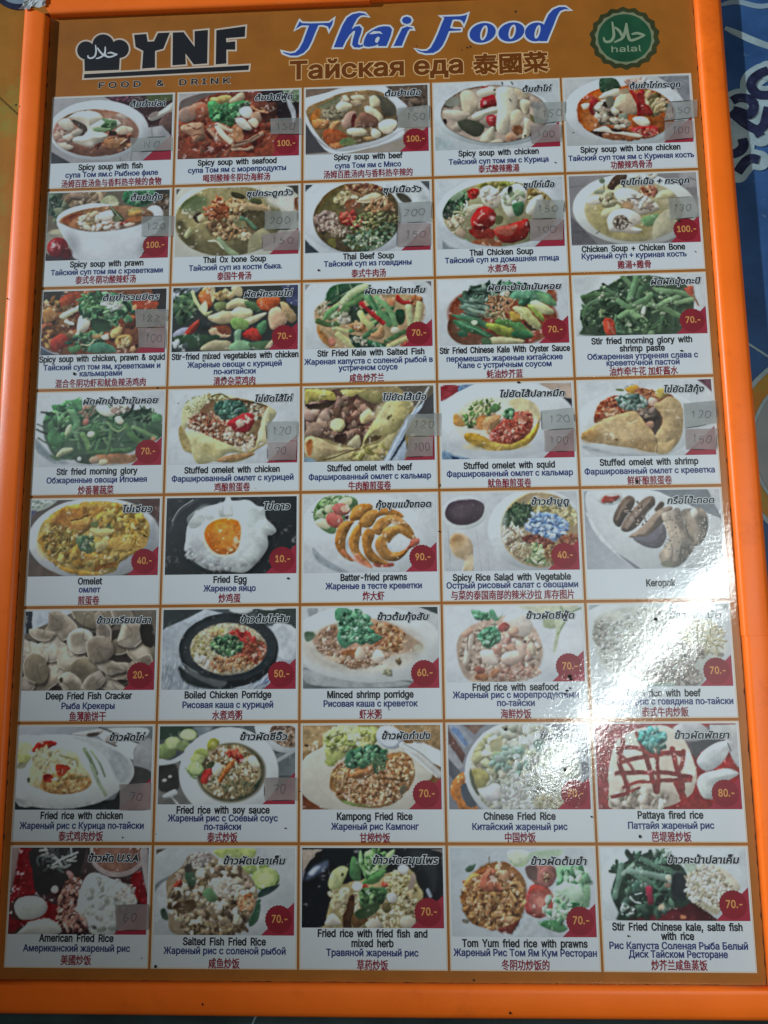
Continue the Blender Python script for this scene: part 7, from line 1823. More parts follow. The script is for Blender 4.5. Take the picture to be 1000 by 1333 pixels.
TAPE = {
(0, 0): [('g', 'NO', [73.7, 43.6, 111.0, 43.7, 111.4, 57.2, 74.2, 57.1])],
(0, 1): [('g', '150', [85.2, 29.8, 113.9, 29.8, 113.9, 45.8, 85.4, 44.7])],
(0, 2): [('g', '150', [83.4, 24.3, 112.4, 21.8, 112.0, 43.3, 83.2, 43.1])],
(0, 3): [('g', '150', [87.5, 23.3, 117.2, 23.2, 115.8, 41.8, 89.7, 44.7]), ('p', '100', [86.1, 45.3, 112.7, 45.0, 111.4, 61.4, 85.5, 62.4])],
(0, 4): [('g', '150', [91.5, 27.5, 116.4, 26.4, 115.3, 42.9, 86.7, 45.2]), ('p', '100', [87.2, 46.6, 110.8, 45.4, 110.3, 62.5, 85.5, 64.2])],
(1, 0): [('g', '120', [86.2, 26.9, 115.3, 27.0, 114.6, 46.5, 86.9, 45.8])],
(1, 1): [('g', '200', [81.1, 25.6, 109.8, 26.2, 109.9, 43.0, 81.3, 42.9]), ('p', '150', [78.9, 47.6, 111.1, 43.9, 110.6, 62.7, 79.7, 62.2])],
(1, 2): [('g', '200', [83.2, 21.3, 113.1, 21.4, 111.5, 40.3, 83.2, 40.2]), ('p', '150', [82.6, 40.7, 110.9, 41.1, 110.5, 62.2, 81.7, 62.6])],
(1, 3): [('g', '150', [88.1, 22.5, 112.4, 24.0, 110.5, 40.6, 83.8, 40.0]), ('p', '100', [82.0, 40.6, 110.4, 41.2, 109.6, 60.4, 81.3, 60.4])],
(1, 4): [('g', '130', [85.7, 25.2, 110.8, 24.0, 110.7, 43.2, 86.3, 45.0])],
(2, 0): [('g', '182', [83.8, 20.6, 112.4, 20.9, 111.1, 37.1, 85.1, 36.8]), ('p', '100', [86.9, 37.4, 111.1, 37.8, 111.0, 56.2, 88.2, 55.0])],
(3, 1): [('g', '120', [84.3, 30.4, 111.2, 30.5, 110.6, 47.5, 85.4, 47.4]), ('p', '70', [85.4, 47.9, 110.6, 47.9, 110.1, 63.8, 86.2, 64.0])],
(3, 2): [('g', '120', [88.3, 26.8, 116.7, 26.1, 115.7, 45.6, 87.4, 45.5]), ('p', '100', [89.3, 46.3, 109.9, 46.2, 109.2, 62.8, 86.6, 63.0])],
(3, 3): [('g', '120', [84.9, 25.8, 111.1, 23.6, 112.8, 40.7, 84.8, 42.0]), ('p', '100', [86.6, 42.6, 112.2, 41.3, 111.1, 60.6, 86.5, 60.8])],
(3, 4): [('g', '120', [86.9, 22.4, 113.6, 20.2, 113.5, 39.1, 86.5, 43.5]), ('p', '150', [87.1, 44.2, 112.8, 43.8, 110.9, 61.9, 86.4, 61.0])],
(6, 0): [('p', '70', [85.7, 46.4, 110.6, 45.1, 110.6, 65.7, 86.5, 66.2])],
(6, 1): [('p', '70', [86.6, 41.7, 112.0, 41.4, 112.3, 58.7, 86.8, 59.0])],
(7, 0): [('p', '60', [85.9, 43.8, 112.8, 43.5, 113.4, 62.1, 87.9, 62.6])],
}
TALL = {(2, 0): 59.9, (2, 1): 59.9, (2, 2): 59.9, (2, 3): 59.9, (2, 4): 54.6, (7, 4): 53.8, (7, 2): 60.0, (5, 3): 61.5, (6, 1): 61.8}
NAMES = {
(0, 0): 'card with a photo of spicy soup with fish',
(0, 1): 'card with a photo of spicy soup with seafood',
(0, 2): 'card with a photo of spicy soup with beef',
(0, 3): 'card with a photo of spicy soup with chicken',
(0, 4): 'card with a photo of spicy soup with bone chicken',
(1, 0): 'card with a photo of spicy soup with prawn',
(1, 1): 'card with a photo of ox bone soup',
(1, 2): 'card with a photo of beef soup',
(1, 3): 'card with a photo of chicken soup',
(1, 4): 'card with a photo of chicken soup + chicken bone',
(2, 0): 'card with a photo of spicy soup with chicken, prawn & squid',
(2, 1): 'card with a photo of stir-fried mixed vegetables with chicken',
(2, 2): 'card with a photo of stir fried kale with salted fish',
(2, 3): 'card with a photo of stir fried chinese kale with oyster sauce',
(2, 4): 'card with a photo of stir fried morning glory with shrimp paste',
(3, 0): 'card with a photo of stir fried morning glory',
(3, 1): 'card with a photo of stuffed omelet with chicken',
(3, 2): 'card with a photo of stuffed omelet with beef',
(3, 3): 'card with a photo of stuffed omelet with squid',
(3, 4): 'card with a photo of stuffed omelet with shrimp',
(4, 0): 'card with a photo of omelet',
(4, 1): 'card with a photo of fried egg',
(4, 2): 'card with a photo of batter-fried prawns',
(4, 3): 'card with a photo of spicy rice salad with vegetable',
(4, 4): 'card with a photo of keropok',
(5, 0): 'card with a photo of deep fried fish cracker',
(5, 1): 'card with a photo of boiled chicken porridge',
(5, 2): 'card with a photo of minced shrimp porridge',
(5, 3): 'card with a photo of fried rice with seafood',
(5, 4): 'card with a photo of fried rice with beef',
(6, 0): 'card with a photo of fried rice with chicken',
(6, 1): 'card with a photo of fried rice with soy sauce',
(6, 2): 'card with a photo of village fried rice',
(6, 3): 'card with a photo of chinese fried rice',
(6, 4): 'card with a photo of seaside fired rice',
(7, 0): 'card with a photo of american fried rice',
(7, 1): 'card with a photo of salted fish fried rice',
(7, 2): 'card with a photo of fried rice with fried fish and mixed herb',
(7, 3): 'card with a photo of tom yum fried rice with prawns',
(7, 4): 'card with a photo of stir fried chinese kale, salte fish with rice',
}
PXM, PYM, GX, GY = 115.0, 92.6267, 1.8331, 2.38
CW, CH = PXM - GX, PYM - GY
PL, PR, PT = 1.8, 110.8, 1.8

# ------------------------------------------------------------------ the surface and the printed sheet below the board
TZ = -6.0
t = mk('table_top', [(-1500, -1400, TZ - 3), (1500, -1400, TZ - 3), (1500, 1500, TZ - 3), (-1500, 1500, TZ - 3)], [(0, 1, 2, 3)], M['table']); t['kind'] = 'structure'
sheet = bpy.data.objects.new('printed_sheet', None); COL.objects.link(sheet); sheet.location = (0, 0, 0)
sheet['label'] = 'scuffed blue and ochre printed plastic sheet lying under the orange framed board'; sheet['category'] = 'printed sheet'
def flat(name, P, z, mat): return slab(name, orient(P).tolist(), z - .3, z, mat, sheet)
flat('blue_field', [(-40, -330), (620, -330), (620, 760), (-40, 760)], TZ, M['blueprint'])
flat('ochre_field', [(-620, -330), (-42, -330), (-42, 760), (-620, 760)], TZ, M['ochre'])
flat('dark_seam', ribbon([(-362.12, 396.29), (-338.95, 374.30), (-322.12, 358.17), (-293.39, 331.05)], 1.1), TZ + .8, M['seam'])
flat('printed_ring', ellipse(*[(-325.62, 492.75)][0], 28, 28, 0, 40), TZ + .8, M['navyprint'])
flat('ring_centre', ellipse(*[(-325.62, 492.75)][0], 22.5, 22.5, 0, 40), TZ + 1.2, M['lightblue'])
S1 = [[(355.93, 373.01), (349.04, 370.30), (341.91, 364.61), (340.01, 357.23), (344.81, 350.33), (355.37, 349.16), (365.12, 354.71)], [(322.39, 344.56), (328.59, 347.28), (337.78, 345.42), (340.53, 337.90), (335.99, 330.70), (327.60, 333.98), (322.41, 335.67)], [(320.31, 334.27), (330.81, 323.54), (340.87, 316.54), (347.75, 319.94), (351.20, 330.10), (353.10, 337.40)], [(342.02, 314.30), (344.31, 309.83)], [(328.34, 308.24), (329.16, 301.64), (324.78, 295.98), (315.30, 292.70)], [(322.02, 276.53), (329.28, 285.66), (334.80, 289.08), (341.25, 287.40)]]
def inked(name, P, w, z, mat): return printed(name, [orient(P) if w is None else ribbon(P, w, .06)], z, mat, sheet)
for k, P in enumerate(S1): inked('letter_outline', P, 19, TZ + .4 + .06 * k, M['paleprint'])
for P in S1: inked('letter_outline', ellipse(*P[0], 9.5, 9.5), None, TZ + .8, M['paleprint']); inked('letter_outline', ellipse(*P[-1], 9.5, 9.5), None, TZ + .86, M['paleprint'])
inked('letter_outline', [(318.63, 320.34), (326.19, 314.91), (334.98, 308.72)], 18, TZ + .92, M['paleprint'])
for k, P in enumerate(S1): inked('printed_letter', P, 8.6, TZ + 1.2 + .06 * k, M['navyprint'])
flat('pale_streak', ribbon([(321.59, 416.92), (333.27, 410.28), (344.91, 403.68), (359.18, 396.98), (377.52, 391.64)], 6.5), TZ + .4, M['paleprint'])
flat('pale_streak', ribbon([(319.17, 440.08), (334.31, 442.47), (354.24, 436.91), (374.84, 440.57)], 5), TZ + .4, M['lightblue'])
flat('pale_line', ribbon([(311.13, 129.42), (319.46, 121.77), (335.02, 109.94), (358.64, 90.68)], 1.8), TZ + .4, M['paleprint'])
CC = [(381.94, 29.96)][0]
flat('printed_disc', ellipse(*CC, 84, 86, 0, 48), TZ + .8, M['paleprint'])
flat('printed_disc', ellipse(*CC, 80, 82, 0, 48), TZ + 1.2, M['ochre'])
flat('printed_disc', ellipse(*CC, 68, 70, 0, 48), TZ + 1.6, M['paleprint'])
flat('printed_disc', ellipse(*CC, 65, 67, 0, 48), TZ + 2.0, M['greyprint'])
flat('pale_line', ribbon([(-96.31, -420.76), (-92.91, -409.88), (-89.44, -403.31)], 1.6), TZ - 2.2, M['paleprint'])


# ------------------------------------------------------------------ the menu board
board = bpy.data.objects.new('menu_board', None); COL.objects.link(board)
board['label'] = 'glossy restaurant menu board with forty dish pictures in an orange plastic frame'; board['category'] = 'menu board'
IX, IT, IB = 293.0, 449.0, -378.0
rng = random.Random(5)
slab('backing_panel', [(-IX - 6, IB - 6), (IX + 6, IB - 6), (IX + 6, IT + 6), (-IX - 6, IT + 6)], -4, 0, M['panel'], board)
# frame rails: one moulding profile (u outward from the inner edge, z), mitred
PROF = [(0, -1), (0, 3.6), (.7, 5.2), (2.2, 6.2), (4.5, 6.6), (12, 6.8), (18.5, 6.5), (21.3, 5.4), (23.0, 3.4), (23.6, 1), (23.6, -4.6), (22, -5.6), (3, -5.6), (3, -4.4)]
def rail(p0, p1, out, m0, m1, dz=0., du=0.):
    """p0-p1: inner edge; out: outward unit vector; m0/m1: mitre slope at each end (1) or square cut (0)"""
    p0, p1, out = np.array(p0, float), np.array(p1, float), np.array(out, float); t = (p1 - p0) / np.linalg.norm(p1 - p0); n = len(PROF); V = []; F = []
    L = np.linalg.norm(p1 - p0); steps = max(2, int(L / 40)); ph = rng.random() * 6
    for k in range(steps + 1):
        f = k / steps
        for u, z in PROF:
            uu = u + du + (.25 * math.sin(ph + f * 7) if u > 1 else 0)
            ext0 = -m0 * u * (1 - f); ext1 = m1 * u * f
            q = p0 + t * (L * f + ext0 + ext1) + out * uu; V.append((q[0], q[1], z + dz))
    for k in range(steps):
        for i in range(n):
            a, b = k * n + i, k * n + (i + 1) % n; F.append((a, a + n, b + n, b))
    F.append(tuple(range(n))); F.append(tuple(range(steps * n + n - 1, steps * n - 1, -1)))
    o = mk('frame_rail', V, F, M['frame'], board)
    # outward normals
    import bmesh
    bm = bmesh.new(); bm.from_mesh(o.data); bmesh.ops.recalc_face_normals(bm, faces=bm.faces); bm.to_mesh(o.data); bm.free()
    o.data.polygons.foreach_set('use_smooth', [True] * len(o.data.polygons))
    md = o.data
    try: md.set_sharp_from_angle(angle=math.radians(50))
    except Exception: pass
    return o
rail((-IX, IB), (-IX, IT - 2), (-1, 0), 1, .55)
rail((-IX, IB), (IX, IB), (0, -1), 1, 1)
rail((IX, IB), (IX, -121.12), (1, 0), 1, 0, .4, .7)
rail((IX, -121.0), (IX, IT), (1, 0), 0, 1)
rail((-IX + 2, IT), (4, IT), (0, 1), .55, 0)
rail((4.6, IT + 2.4), (IX, IT + 2.4), (0, 1), 0, 1, -.8)
# crumpled clear tape at the upper left corner
V = []; F = []
for j in range(9):
    for i in range(9):
        V.append((-318 + 2.9 * i + rng.uniform(-.8, .8) + .9 * j, 452 + 2.4 * j + rng.uniform(-.8, .8) + .5 * i, 7.6 + rng.uniform(0, 2.2)))
F = [(j * 9 + i, j * 9 + i + 1, j * 9 + i + 10, j * 9 + i + 9) for j in range(8) for i in range(8)]
mk('corner_tape', V, F, M['frame_edge'], board)
# grimy groove between frame and panel, the rail's shadow painted into the same strips
def grime_shade(p0, p1, inward, n, w0, w1):
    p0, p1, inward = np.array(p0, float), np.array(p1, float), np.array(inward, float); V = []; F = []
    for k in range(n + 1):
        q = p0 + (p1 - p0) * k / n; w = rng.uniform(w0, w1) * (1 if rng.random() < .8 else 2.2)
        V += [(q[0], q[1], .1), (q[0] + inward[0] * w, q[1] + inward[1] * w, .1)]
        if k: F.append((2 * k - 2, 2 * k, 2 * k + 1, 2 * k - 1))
    mk('grime_shade_line', V, F, M['dirt_and_shade'], board)
grime_shade((-IX, IB), (-IX, IT), (1, 0), 220, .15, .7); grime_shade((IX, IB), (IX, IT), (-1, 0), 220, .1, .5); grime_shade((-IX, IB), (IX, IB), (0, 1), 160, .02, .25)

# ---- header print
Z1, Z2, Z3 = .10, .18, .26
logo = [(-213.58, 428.97), (-202.28, 429.41), (-200.81, 421.47), (-194.82, 421.58), (-191.33, 429.86), (-180.55, 429.94), (-186.03, 413.72), (-193.65, 411.81), (-193.10, 395.07), (-204.99, 394.47), (-204.42, 412.28), (-211.76, 416.71)]
LG = [logo, [(-177.64, 429.81), (-167.73, 429.74), (-157.09, 414.32), (-157.50, 430.22), (-145.24, 430.98), (-145.14, 397.10), (-157.50, 396.70), (-165.44, 408.17), (-164.79, 397.02), (-177.00, 396.61)],
      [(-137.39, 430.25), (-110.75, 433.17), (-111.09, 422.54), (-128.38, 421.81), (-127.96, 417.69), (-119.83, 418.27), (-119.68, 409.89), (-127.82, 410.25), (-127.55, 396.35), (-137.17, 395.84)],
      [(-258.29, 391.16), (-106.76, 393.62), (-107.19, 389.03), (-258.45, 387.09)]]
HAT = [[(-259.08, 408.18), (-226.10, 406.76), (-226.29, 394.13), (-258.09, 394.18)]]
for cx, cy, rx, ry in ((142, 255, 96, 98), (328, 195, 116, 114), (505, 238, 100, 98), (320, 300, 160, 70)):
    HAT.append(None if False else [(lambda *P: (-271.258 + 0.086239 * P[0] + 0.004550 * P[1], 439.727 + -0.003812 * P[0] + -0.094248 * P[1]))(cx + rx * math.cos(a), cy + ry * math.sin(a)) for a in np.linspace(0, 6.2832, 26, endpoint=False)])
LG = [orient(P) for P in LG]; HAT = [orient(P) for P in HAT]
lo_ = printed('logo_outline', LG + HAT, Z1, M['pale'], board, 1.7)
lo_['label'] = 'cream outline round the black logo'
for P in LG: printed('logo_letter', [P], Z2, M['black'], lo_)
printed('chef_hat', HAT, Z2, M['black'], lo_)
AR = [[(-249.14, 420.29), (-248.34, 413.79), (-249.32, 408.88), (-252.50, 406.97), (-255.28, 407.83), (-255.73, 410.09)], [(-247.29, 417.39), (-244.89, 413.55), (-241.47, 409.66), (-239.53, 408.46)], [(-239.94, 418.20), (-239.89, 412.96), (-241.45, 409.29), (-244.79, 407.10), (-248.18, 406.22)],
      [(-240.03, 416.23), (-239.60, 410.14), (-237.44, 407.62), (-233.67, 407.65), (-228.27, 409.65)], [(-237.59, 411.17), (-234.52, 411.79), (-231.56, 410.54), (-228.27, 409.65)]]
for k, P in enumerate(AR): printed('hat_script', [ribbon(P, 1.7)], Z3 + .02 * k, M['white'], lo_)
def header_text(C, x0, x1, y, h, z, mats, names, halo, bold, mode='base', shear=0):
    C = place(C, (x0 + x1) / 2, y, x1 - x0, h, shear, mode)
    a = printed(names[0], C, z, M[mats[0]], board, halo)
    if len(mats) > 1: printed(names[1], C, z + .08, M[mats[1]], a, bold)
    return a
FD = [(-244.41, 378.75), (-123.89, 381.10), (-183.28, 379.72)]
header_text(latin('FOOD & DRINK', 2.6, .20), FD[0][0], FD[1][0], FD[2][1] - 3.2, 11.0, Z1, ('pale', 'black'), ('logo_tagline', 'tagline_ink'), .62, .26)
RT = [(-68.70, 378.25), (32.80, 377.04)]; RT2 = [(17.66, 378.44), (85.61, 375.59), (42.47, 378.91)]; RT3 = [(96.18, 376.95), (161.21, 375.42), (128.94, 385.85)]
header_text(glyph_run('Тайская еда'), RT[0][0], RT2[1][0], (RT[0][1] + RT2[2][1]) / 2 - .2, 23.6, Z1, ('tan', 'brown'), ('subtitle', 'subtitle_ink'), 1.75, .78)
header_text(glyph_run('泰國菜'), RT3[0][0], RT3[1][0], RT3[2][1], 21.0, Z1, ('tan', 'brown'), ('subtitle', 'subtitle_ink'), 1.6, .68, 'mid')
TI = [([[(-64.84, 427.77), (-62.61, 431.87), (-60.67, 435.99), (-58.83, 434.04), (-51.79, 433.41), (-39.85, 433.18), (-33.53, 433.20), (-30.02, 436.15), (-31.15, 431.23), (-33.81, 426.23), (-34.93, 429.53), (-39.84, 431.31), (-43.77, 431.18), (-46.84, 423.40), (-49.90, 415.02), (-53.09, 408.22), (-57.27, 403.78), (-62.85, 401.41), (-69.15, 401.68), (-75.47, 404.57), (-75.90, 405.67), (-69.16, 403.84), (-64.69, 404.57), (-61.07, 408.11), (-57.74, 414.60), (-54.98, 422.99), (-52.20, 431.25), (-58.81, 431.70), (-62.32, 429.84)]], []),
      ([[(-29.62, 408.27), (-26.54, 417.08), (-21.62, 430.02), (-17.40, 437.60), (-12.48, 440.96), (-6.16, 442.07), (-1.27, 441.07), (1.51, 438.29), (-1.98, 439.54), (-5.48, 439.08), (-8.29, 436.41), (-11.12, 431.10), (-13.52, 425.47), (-10.43, 428.12), (-6.24, 428.86), (-4.02, 426.13), (-4.88, 421.52), (-7.01, 415.44), (-7.73, 410.85), (-5.65, 409.22), (-3.55, 410.21), (-2.87, 408.33), (-6.36, 406.95), (-11.22, 407.47), (-13.02, 410.32), (-12.16, 415.67), (-10.46, 421.77), (-10.17, 424.08), (-11.85, 423.85), (-15.36, 420.14), (-18.86, 414.42), (-21.67, 407.93)]], []),
      ([[(-2.86, 409.87), (-1.85, 415.21), (0.69, 420.50), (5.60, 424.15), (11.20, 426.83), (16.08, 427.54), (20.96, 427.01), (23.29, 424.12), (22.25, 418.77), (20.10, 412.70), (17.96, 407.42), (10.33, 407.75), (10.91, 409.73), (6.86, 407.91), (1.99, 407.35), (-1.48, 407.96)]], [[(7.59, 412.18), (8.31, 415.53), (10.14, 417.30), (12.08, 416.60), (11.50, 413.54), (9.66, 410.86)], [(2.08, 420.13), (6.29, 423.03), (12.55, 422.44), (14.89, 419.56), (11.14, 420.65), (5.57, 419.97)]]),
      ([[(24.48, 407.13), (28.48, 416.18), (32.47, 424.48), (36.95, 426.29), (41.79, 424.84), (42.19, 423.58), (39.41, 423.86), (37.58, 421.63), (34.70, 414.82), (31.83, 407.12)]], []),
      ([[(41.21, 432.29), (39.86, 435.14), (36.81, 436.36), (33.73, 435.42), (32.31, 432.69), (33.66, 429.84), (36.70, 428.62), (39.78, 429.56)]], []),
      ([[(70.81, 433.26), (69.04, 434.73), (76.66, 434.54), (84.97, 434.47), (89.42, 435.19), (91.52, 436.02), (90.15, 431.14), (88.24, 426.44), (86.92, 429.28), (84.61, 430.93), (80.06, 431.44), (77.97, 430.92), (75.57, 423.01), (80.53, 421.86), (85.36, 421.64), (85.18, 420.11), (79.79, 420.04), (74.54, 419.97), (71.76, 412.72), (68.43, 405.66), (64.90, 401.38), (60.02, 398.69), (53.13, 398.69), (47.23, 400.78), (43.95, 403.52), (49.72, 401.13), (54.55, 401.22), (58.06, 404.13), (61.64, 410.87), (65.26, 419.16), (68.19, 427.04)]], [])]
def pxe(f, cx, cy, rx, ry, rot, n=26): return [f(float(a), float(b)) for a, b in ellipse(cx, cy, rx, ry, rot, n)]
f3 = lambda a, b: (lambda *P: (40.820 + 0.138329 * P[0] + -0.002314 * P[1], 452.839 + -0.006276 * P[0] + -0.154640 * P[1]))(a, b)
TI += [([pxe(f3, 466, 214, 87, 62, -16)], [pxe(f3, 474, 214, 22, 50, 16)]), ([pxe(f3, 652, 208, 86, 60, -16)], [pxe(f3, 657, 207, 22, 48, 16)]),
       ([pxe(f3, 812, 208, 74, 60, -16), [(155.34, 406.27), (157.23, 412.75), (160.41, 424.09), (164.17, 432.38), (168.49, 437.27), (174.08, 439.63), (179.55, 439.38), (183.13, 436.59), (178.77, 437.10), (174.59, 435.44), (171.64, 430.50), (167.81, 420.69), (164.02, 411.68), (161.75, 405.99)]], [pxe(f3, 820, 207, 17, 46, 16)])]
allc = [orient(P) for A, H in TI for P in A] + [orient(P, False) for A, H in TI for P in H]
tt = printed('title_outline', allc, Z1, M['white'], board, 1.75); tt['label'] = 'white edge round the blue title lettering'
for A, H in TI: printed('title_letter', [orient(P) for P in A] + [orient(P, False) for P in H], Z2, M['blue'], tt)
# halal seal
SCN = [(230.55, 406.10), (262.10, 404.70), (232.19, 436.47)]; sx, sy = SCN[0]; sr = (SCN[1][0] - sx)
scal = lambda r, n, d, k=0: np.array([(sx + (r + d * (1 if i % 2 else -1)) * math.cos(math.pi * i / n + k), sy + (r + d * (1 if i % 2 else -1)) * math.sin(math.pi * i / n + k)) for i in range(2 * n)])
seal = slab('halal_seal', scal(sr * .96, 18, sr * .035), .02, .14, M['sealdark'], board); seal['label'] = 'round green seal with scalloped edge'
printed('seal_ring', [scal(sr * .82, 18, sr * .02)], .22, M['seallight'], seal)
printed('seal_disc', [ellipse(sx, sy, sr * .745, sr * .745, 0, 40)], .30, M['sealgreen'], seal)
SA = [[(220.42, 422.47), (221.12, 414.01), (220.96, 407.62), (217.97, 403.38), (213.33, 403.22), (212.00, 407.57)], [(222.42, 417.06), (226.06, 413.33), (228.25, 408.67), (229.30, 405.43)], [(232.97, 420.80), (231.50, 413.09), (228.51, 405.92), (221.15, 401.97)], [(232.95, 420.35), (233.57, 409.34), (235.29, 403.71), (239.78, 404.06), (248.59, 407.76)], [(236.82, 409.29), (241.74, 410.16), (244.93, 409.11), (248.59, 407.76)]]
for k, P in enumerate(SA): printed('seal_script', [ribbon(P, 2.6)], .38 + .02 * k, M['sealink'], seal)
HT = [(218.46, 392.45), (244.73, 391.31)]
printed('seal_lettering', place(latin('halal'), (HT[0][0] + HT[1][0]) / 2, HT[0][1], HT[1][0] - HT[0][0], 11.5), .38, M['sealink'], seal, .12)

# ---- the forty dish cards
DIG = {'0': ['5 0 1 2 1 8 5 10 9 8 9 2 5 0 3 1'], '1': ['3 8 6 10 6 0'], '2': ['1 8 4 10 8 8 7 5 1 0', '1 0 9 1'], '3': ['1 9 6 10 8 7 4 5 8 3 6 0 1 1'], '5': ['8 10 2 10 2 6 6 6 8 3 5 0 1 1'], '6': ['7 10 3 7 1 3 4 0 8 2 7 5 2 4'],
       '7': ['1 10 9 10 5 0', '3 5 8 5'], '8': ['5 5 2 8 5 10 8 8 5 5 1 2 5 0 9 2 5 5'], 'N': ['1 0 1 9', '1 9 7 1', '7 1 8 10'], 'O': ['5 0 1 3 2 8 6 9 9 6 8 1 5 0']}
def lin(a): return np.where(a <= .04045, a / 12.92, ((a + .055) / 1.055) ** 2.4)
PW = 160
def photo_mesh(rc, spec, hmm):
    w, txt = spec; H = int(round(PW * hmm / (PR - PL))); cv = Canvas(PW, H, rc[0] * 10 + rc[1] + 1); cv.run(txt)
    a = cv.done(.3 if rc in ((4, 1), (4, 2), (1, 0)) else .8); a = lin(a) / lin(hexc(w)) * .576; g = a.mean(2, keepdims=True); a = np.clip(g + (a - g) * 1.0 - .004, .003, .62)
    xs = np.linspace(0, PR - PL, PW); ys = -np.linspace(0, hmm, H); X, Y = np.meshgrid(xs, ys)
    V = np.zeros((H * PW, 3), np.float32); V[:, 0] = X.ravel() * K; V[:, 1] = Y.ravel() * K
    i = np.arange((H - 1) * (PW - 1)); r, c = i // (PW - 1), i % (PW - 1); a0 = r * PW + c; F = np.stack([a0 + PW, a0 + PW + 1, a0 + 1, a0], 1).astype(np.int32)
    me = bpy.data.meshes.new('dish_photo'); me.vertices.add(len(V)); me.vertices.foreach_set('co', V.ravel())
    me.loops.add(F.size); me.loops.foreach_set('vertex_index', F.ravel()); me.polygons.add(len(F)); me.polygons.foreach_set('loop_start', np.arange(0, F.size, 4, dtype=np.int32))
    me.update(calc_edges=True)
    at = me.color_attributes.new('ink', 'FLOAT_COLOR', 'POINT'); C = np.ones((H * PW, 4), np.float32); C[:, :3] = a.reshape(-1, 3); at.data.foreach_set('color', C.ravel())
    return me
def strip(P, w, z, mat, name, parent): return printed(name, [ribbon(P, w)], z, mat, parent)
for (r, c), spec in DISH.items():
    x0, y0 = (c - 2.5) * PXM + GX / 2, (4 - r) * PYM - GY / 2; ph = TALL.get((r, c), 65.8)
    card = slab('dish_card', [(x0, y0 - CH), (x0 + CW, y0 - CH), (x0 + CW, y0), (x0, y0)], .02, .25, M['border'], board)
    card['label'] = NAMES[(r, c)]
    e = 1.0; mk('card_face', [(x0 + e, y0 - CH + e, .32), (x0 + CW - e, y0 - CH + e, .32), (x0 + CW - e, y0 - e, .32), (x0 + e, y0 - e, .32)], [(0, 1, 2, 3)], M['card'], card)
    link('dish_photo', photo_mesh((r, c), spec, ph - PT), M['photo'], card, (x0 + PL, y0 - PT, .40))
    T = TEXT[(r, c)]; price = [q[1] for q in T if q[0] == 'P']; tapes = TAPE.get((r, c), [])
    bx, by = x0 + PR, y0 - ph
    if price or tapes:
        n = 9; cp = [(bx - 25.5, by + .02), (bx - .02, by + .02), (bx - .02, by + 24)]
        mk('price_corner', [(px, py, .48) for px, py in cp], [(0, 1, 2)], M['corner'], card)
    if price:
        cx, cy = bx - 12.0, by + 11.6; nn = 24
        P = [(cx + (10.3 + (.28 if i % 2 else -.28)) * math.cos(math.pi * i / nn), cy + (10.3 + (.28 if i % 2 else -.28)) * math.sin(math.pi * i / nn)) for i in range(2 * nn)]
        printed('price_badge', [np.array(P)], .56, M['badge'], card)
        wd = {1: 9, 2: 11.8, 3: 15.6}[len(price[0])]
        printed('price_number', place(latin(price[0] + '.-'), cx + .8, cy - 2.2, wd, 10.6), .64, M['price'], card, .2)
    for q in T:
        if q[0] == 'P': continue
        kind, tx, ty, w, s = q; tx, ty = x0 + tx, y0 - ty
        if kind == 'E': printed('dish_name', place(latin(s, 1.3), tx, ty, w - .5, 10.5), .40, M['black'], card, .26)
        elif kind == 'R': printed('russian_name', place(glyph_run(s), tx, ty, w - .4, 6.8), .40, M['navy'], card, .21)
        elif kind == 'Z': printed('chinese_name', place(glyph_run(s), tx, ty, w - .4, 8.0, 0, 'mid'), .40, M['red'], card, .16)
        else:
            C = place(glyph_run(s), tx, ty, w - 1.5, 7.6, .22, 'mid')
            printed('thai_name_halo', C, .66, M['white'], card, .72); printed('thai_name', C, .74, M['black'], card, .25)
    for kind, num, P in tapes:
        P = orient([(x0 + P[i], y0 - P[i + 1]) for i in range(0, 8, 2)]); n = 4
        P = np.array([p for i in range(4) for p in (P[i], P[i] * .66 + P[(i + 1) % 4] * .34 + [rng.uniform(-.25, .25), rng.uniform(-.25, .25)], P[i] * .33 + P[(i + 1) % 4] * .67 + [rng.uniform(-.25, .25), rng.uniform(-.25, .25)])])
        zt = .86 if kind == 'g' else .94
        n = len(P); V = [(px, py, zt) for px, py in P] + [(px, py, zt - .12) for px, py in P]
        tp = mk('price_tape', V, [tuple(range(n))] + [(i, n + i, n + (i + 1) % n, (i + 1) % n) for i in range(n)], M['grey_paper' if kind == 'g' else 'pink_paper'], card)
        tp['label'] = 'hand-numbered %s paper price tape' % ('grey' if kind == 'g' else 'mauve')
        for side in rng.sample(range(4), 2):
            A, B = P[side * 3], P[(side * 3 + 3) % n]; f0, f1 = sorted((rng.random() * .4, .6 + rng.random() * .4))
            pts = [A + (B - A) * (f0 + (f1 - f0) * k / 3) + [rng.uniform(-.15, .15), rng.uniform(-.15, .15)] for k in range(4)]
            strip(pts, rng.uniform(.35, .7), zt + .03, M['cut'], 'tape_edge', card)
        lo, hi = P.min(0), P.max(0); W = (hi - lo)[0]; cxx, cyy = (lo + hi) / 2; dw = W * .175; xx = cxx - dw * len(num) * .62 + rng.uniform(-1, 3)
        conts = []
        for ch in num:
            for st in DIG[ch]:
                v = np.array(list(map(float, st.split()))).reshape(-1, 2); v = v + np.array([[rng.uniform(-1.2, 1.2), rng.uniform(-1.2, 1.2)] for _ in v]); v = v * (dw * .095, .62) + (xx, cyy - 3.2 + rng.uniform(-.4, .4)); v[:, 0] += .12 * (v[:, 1] - cyy)
                conts.append(ribbon(v, .46))
            xx += dw * 1.25
        printed('handwritten_price', conts, zt + .08, M['pencil'], card)

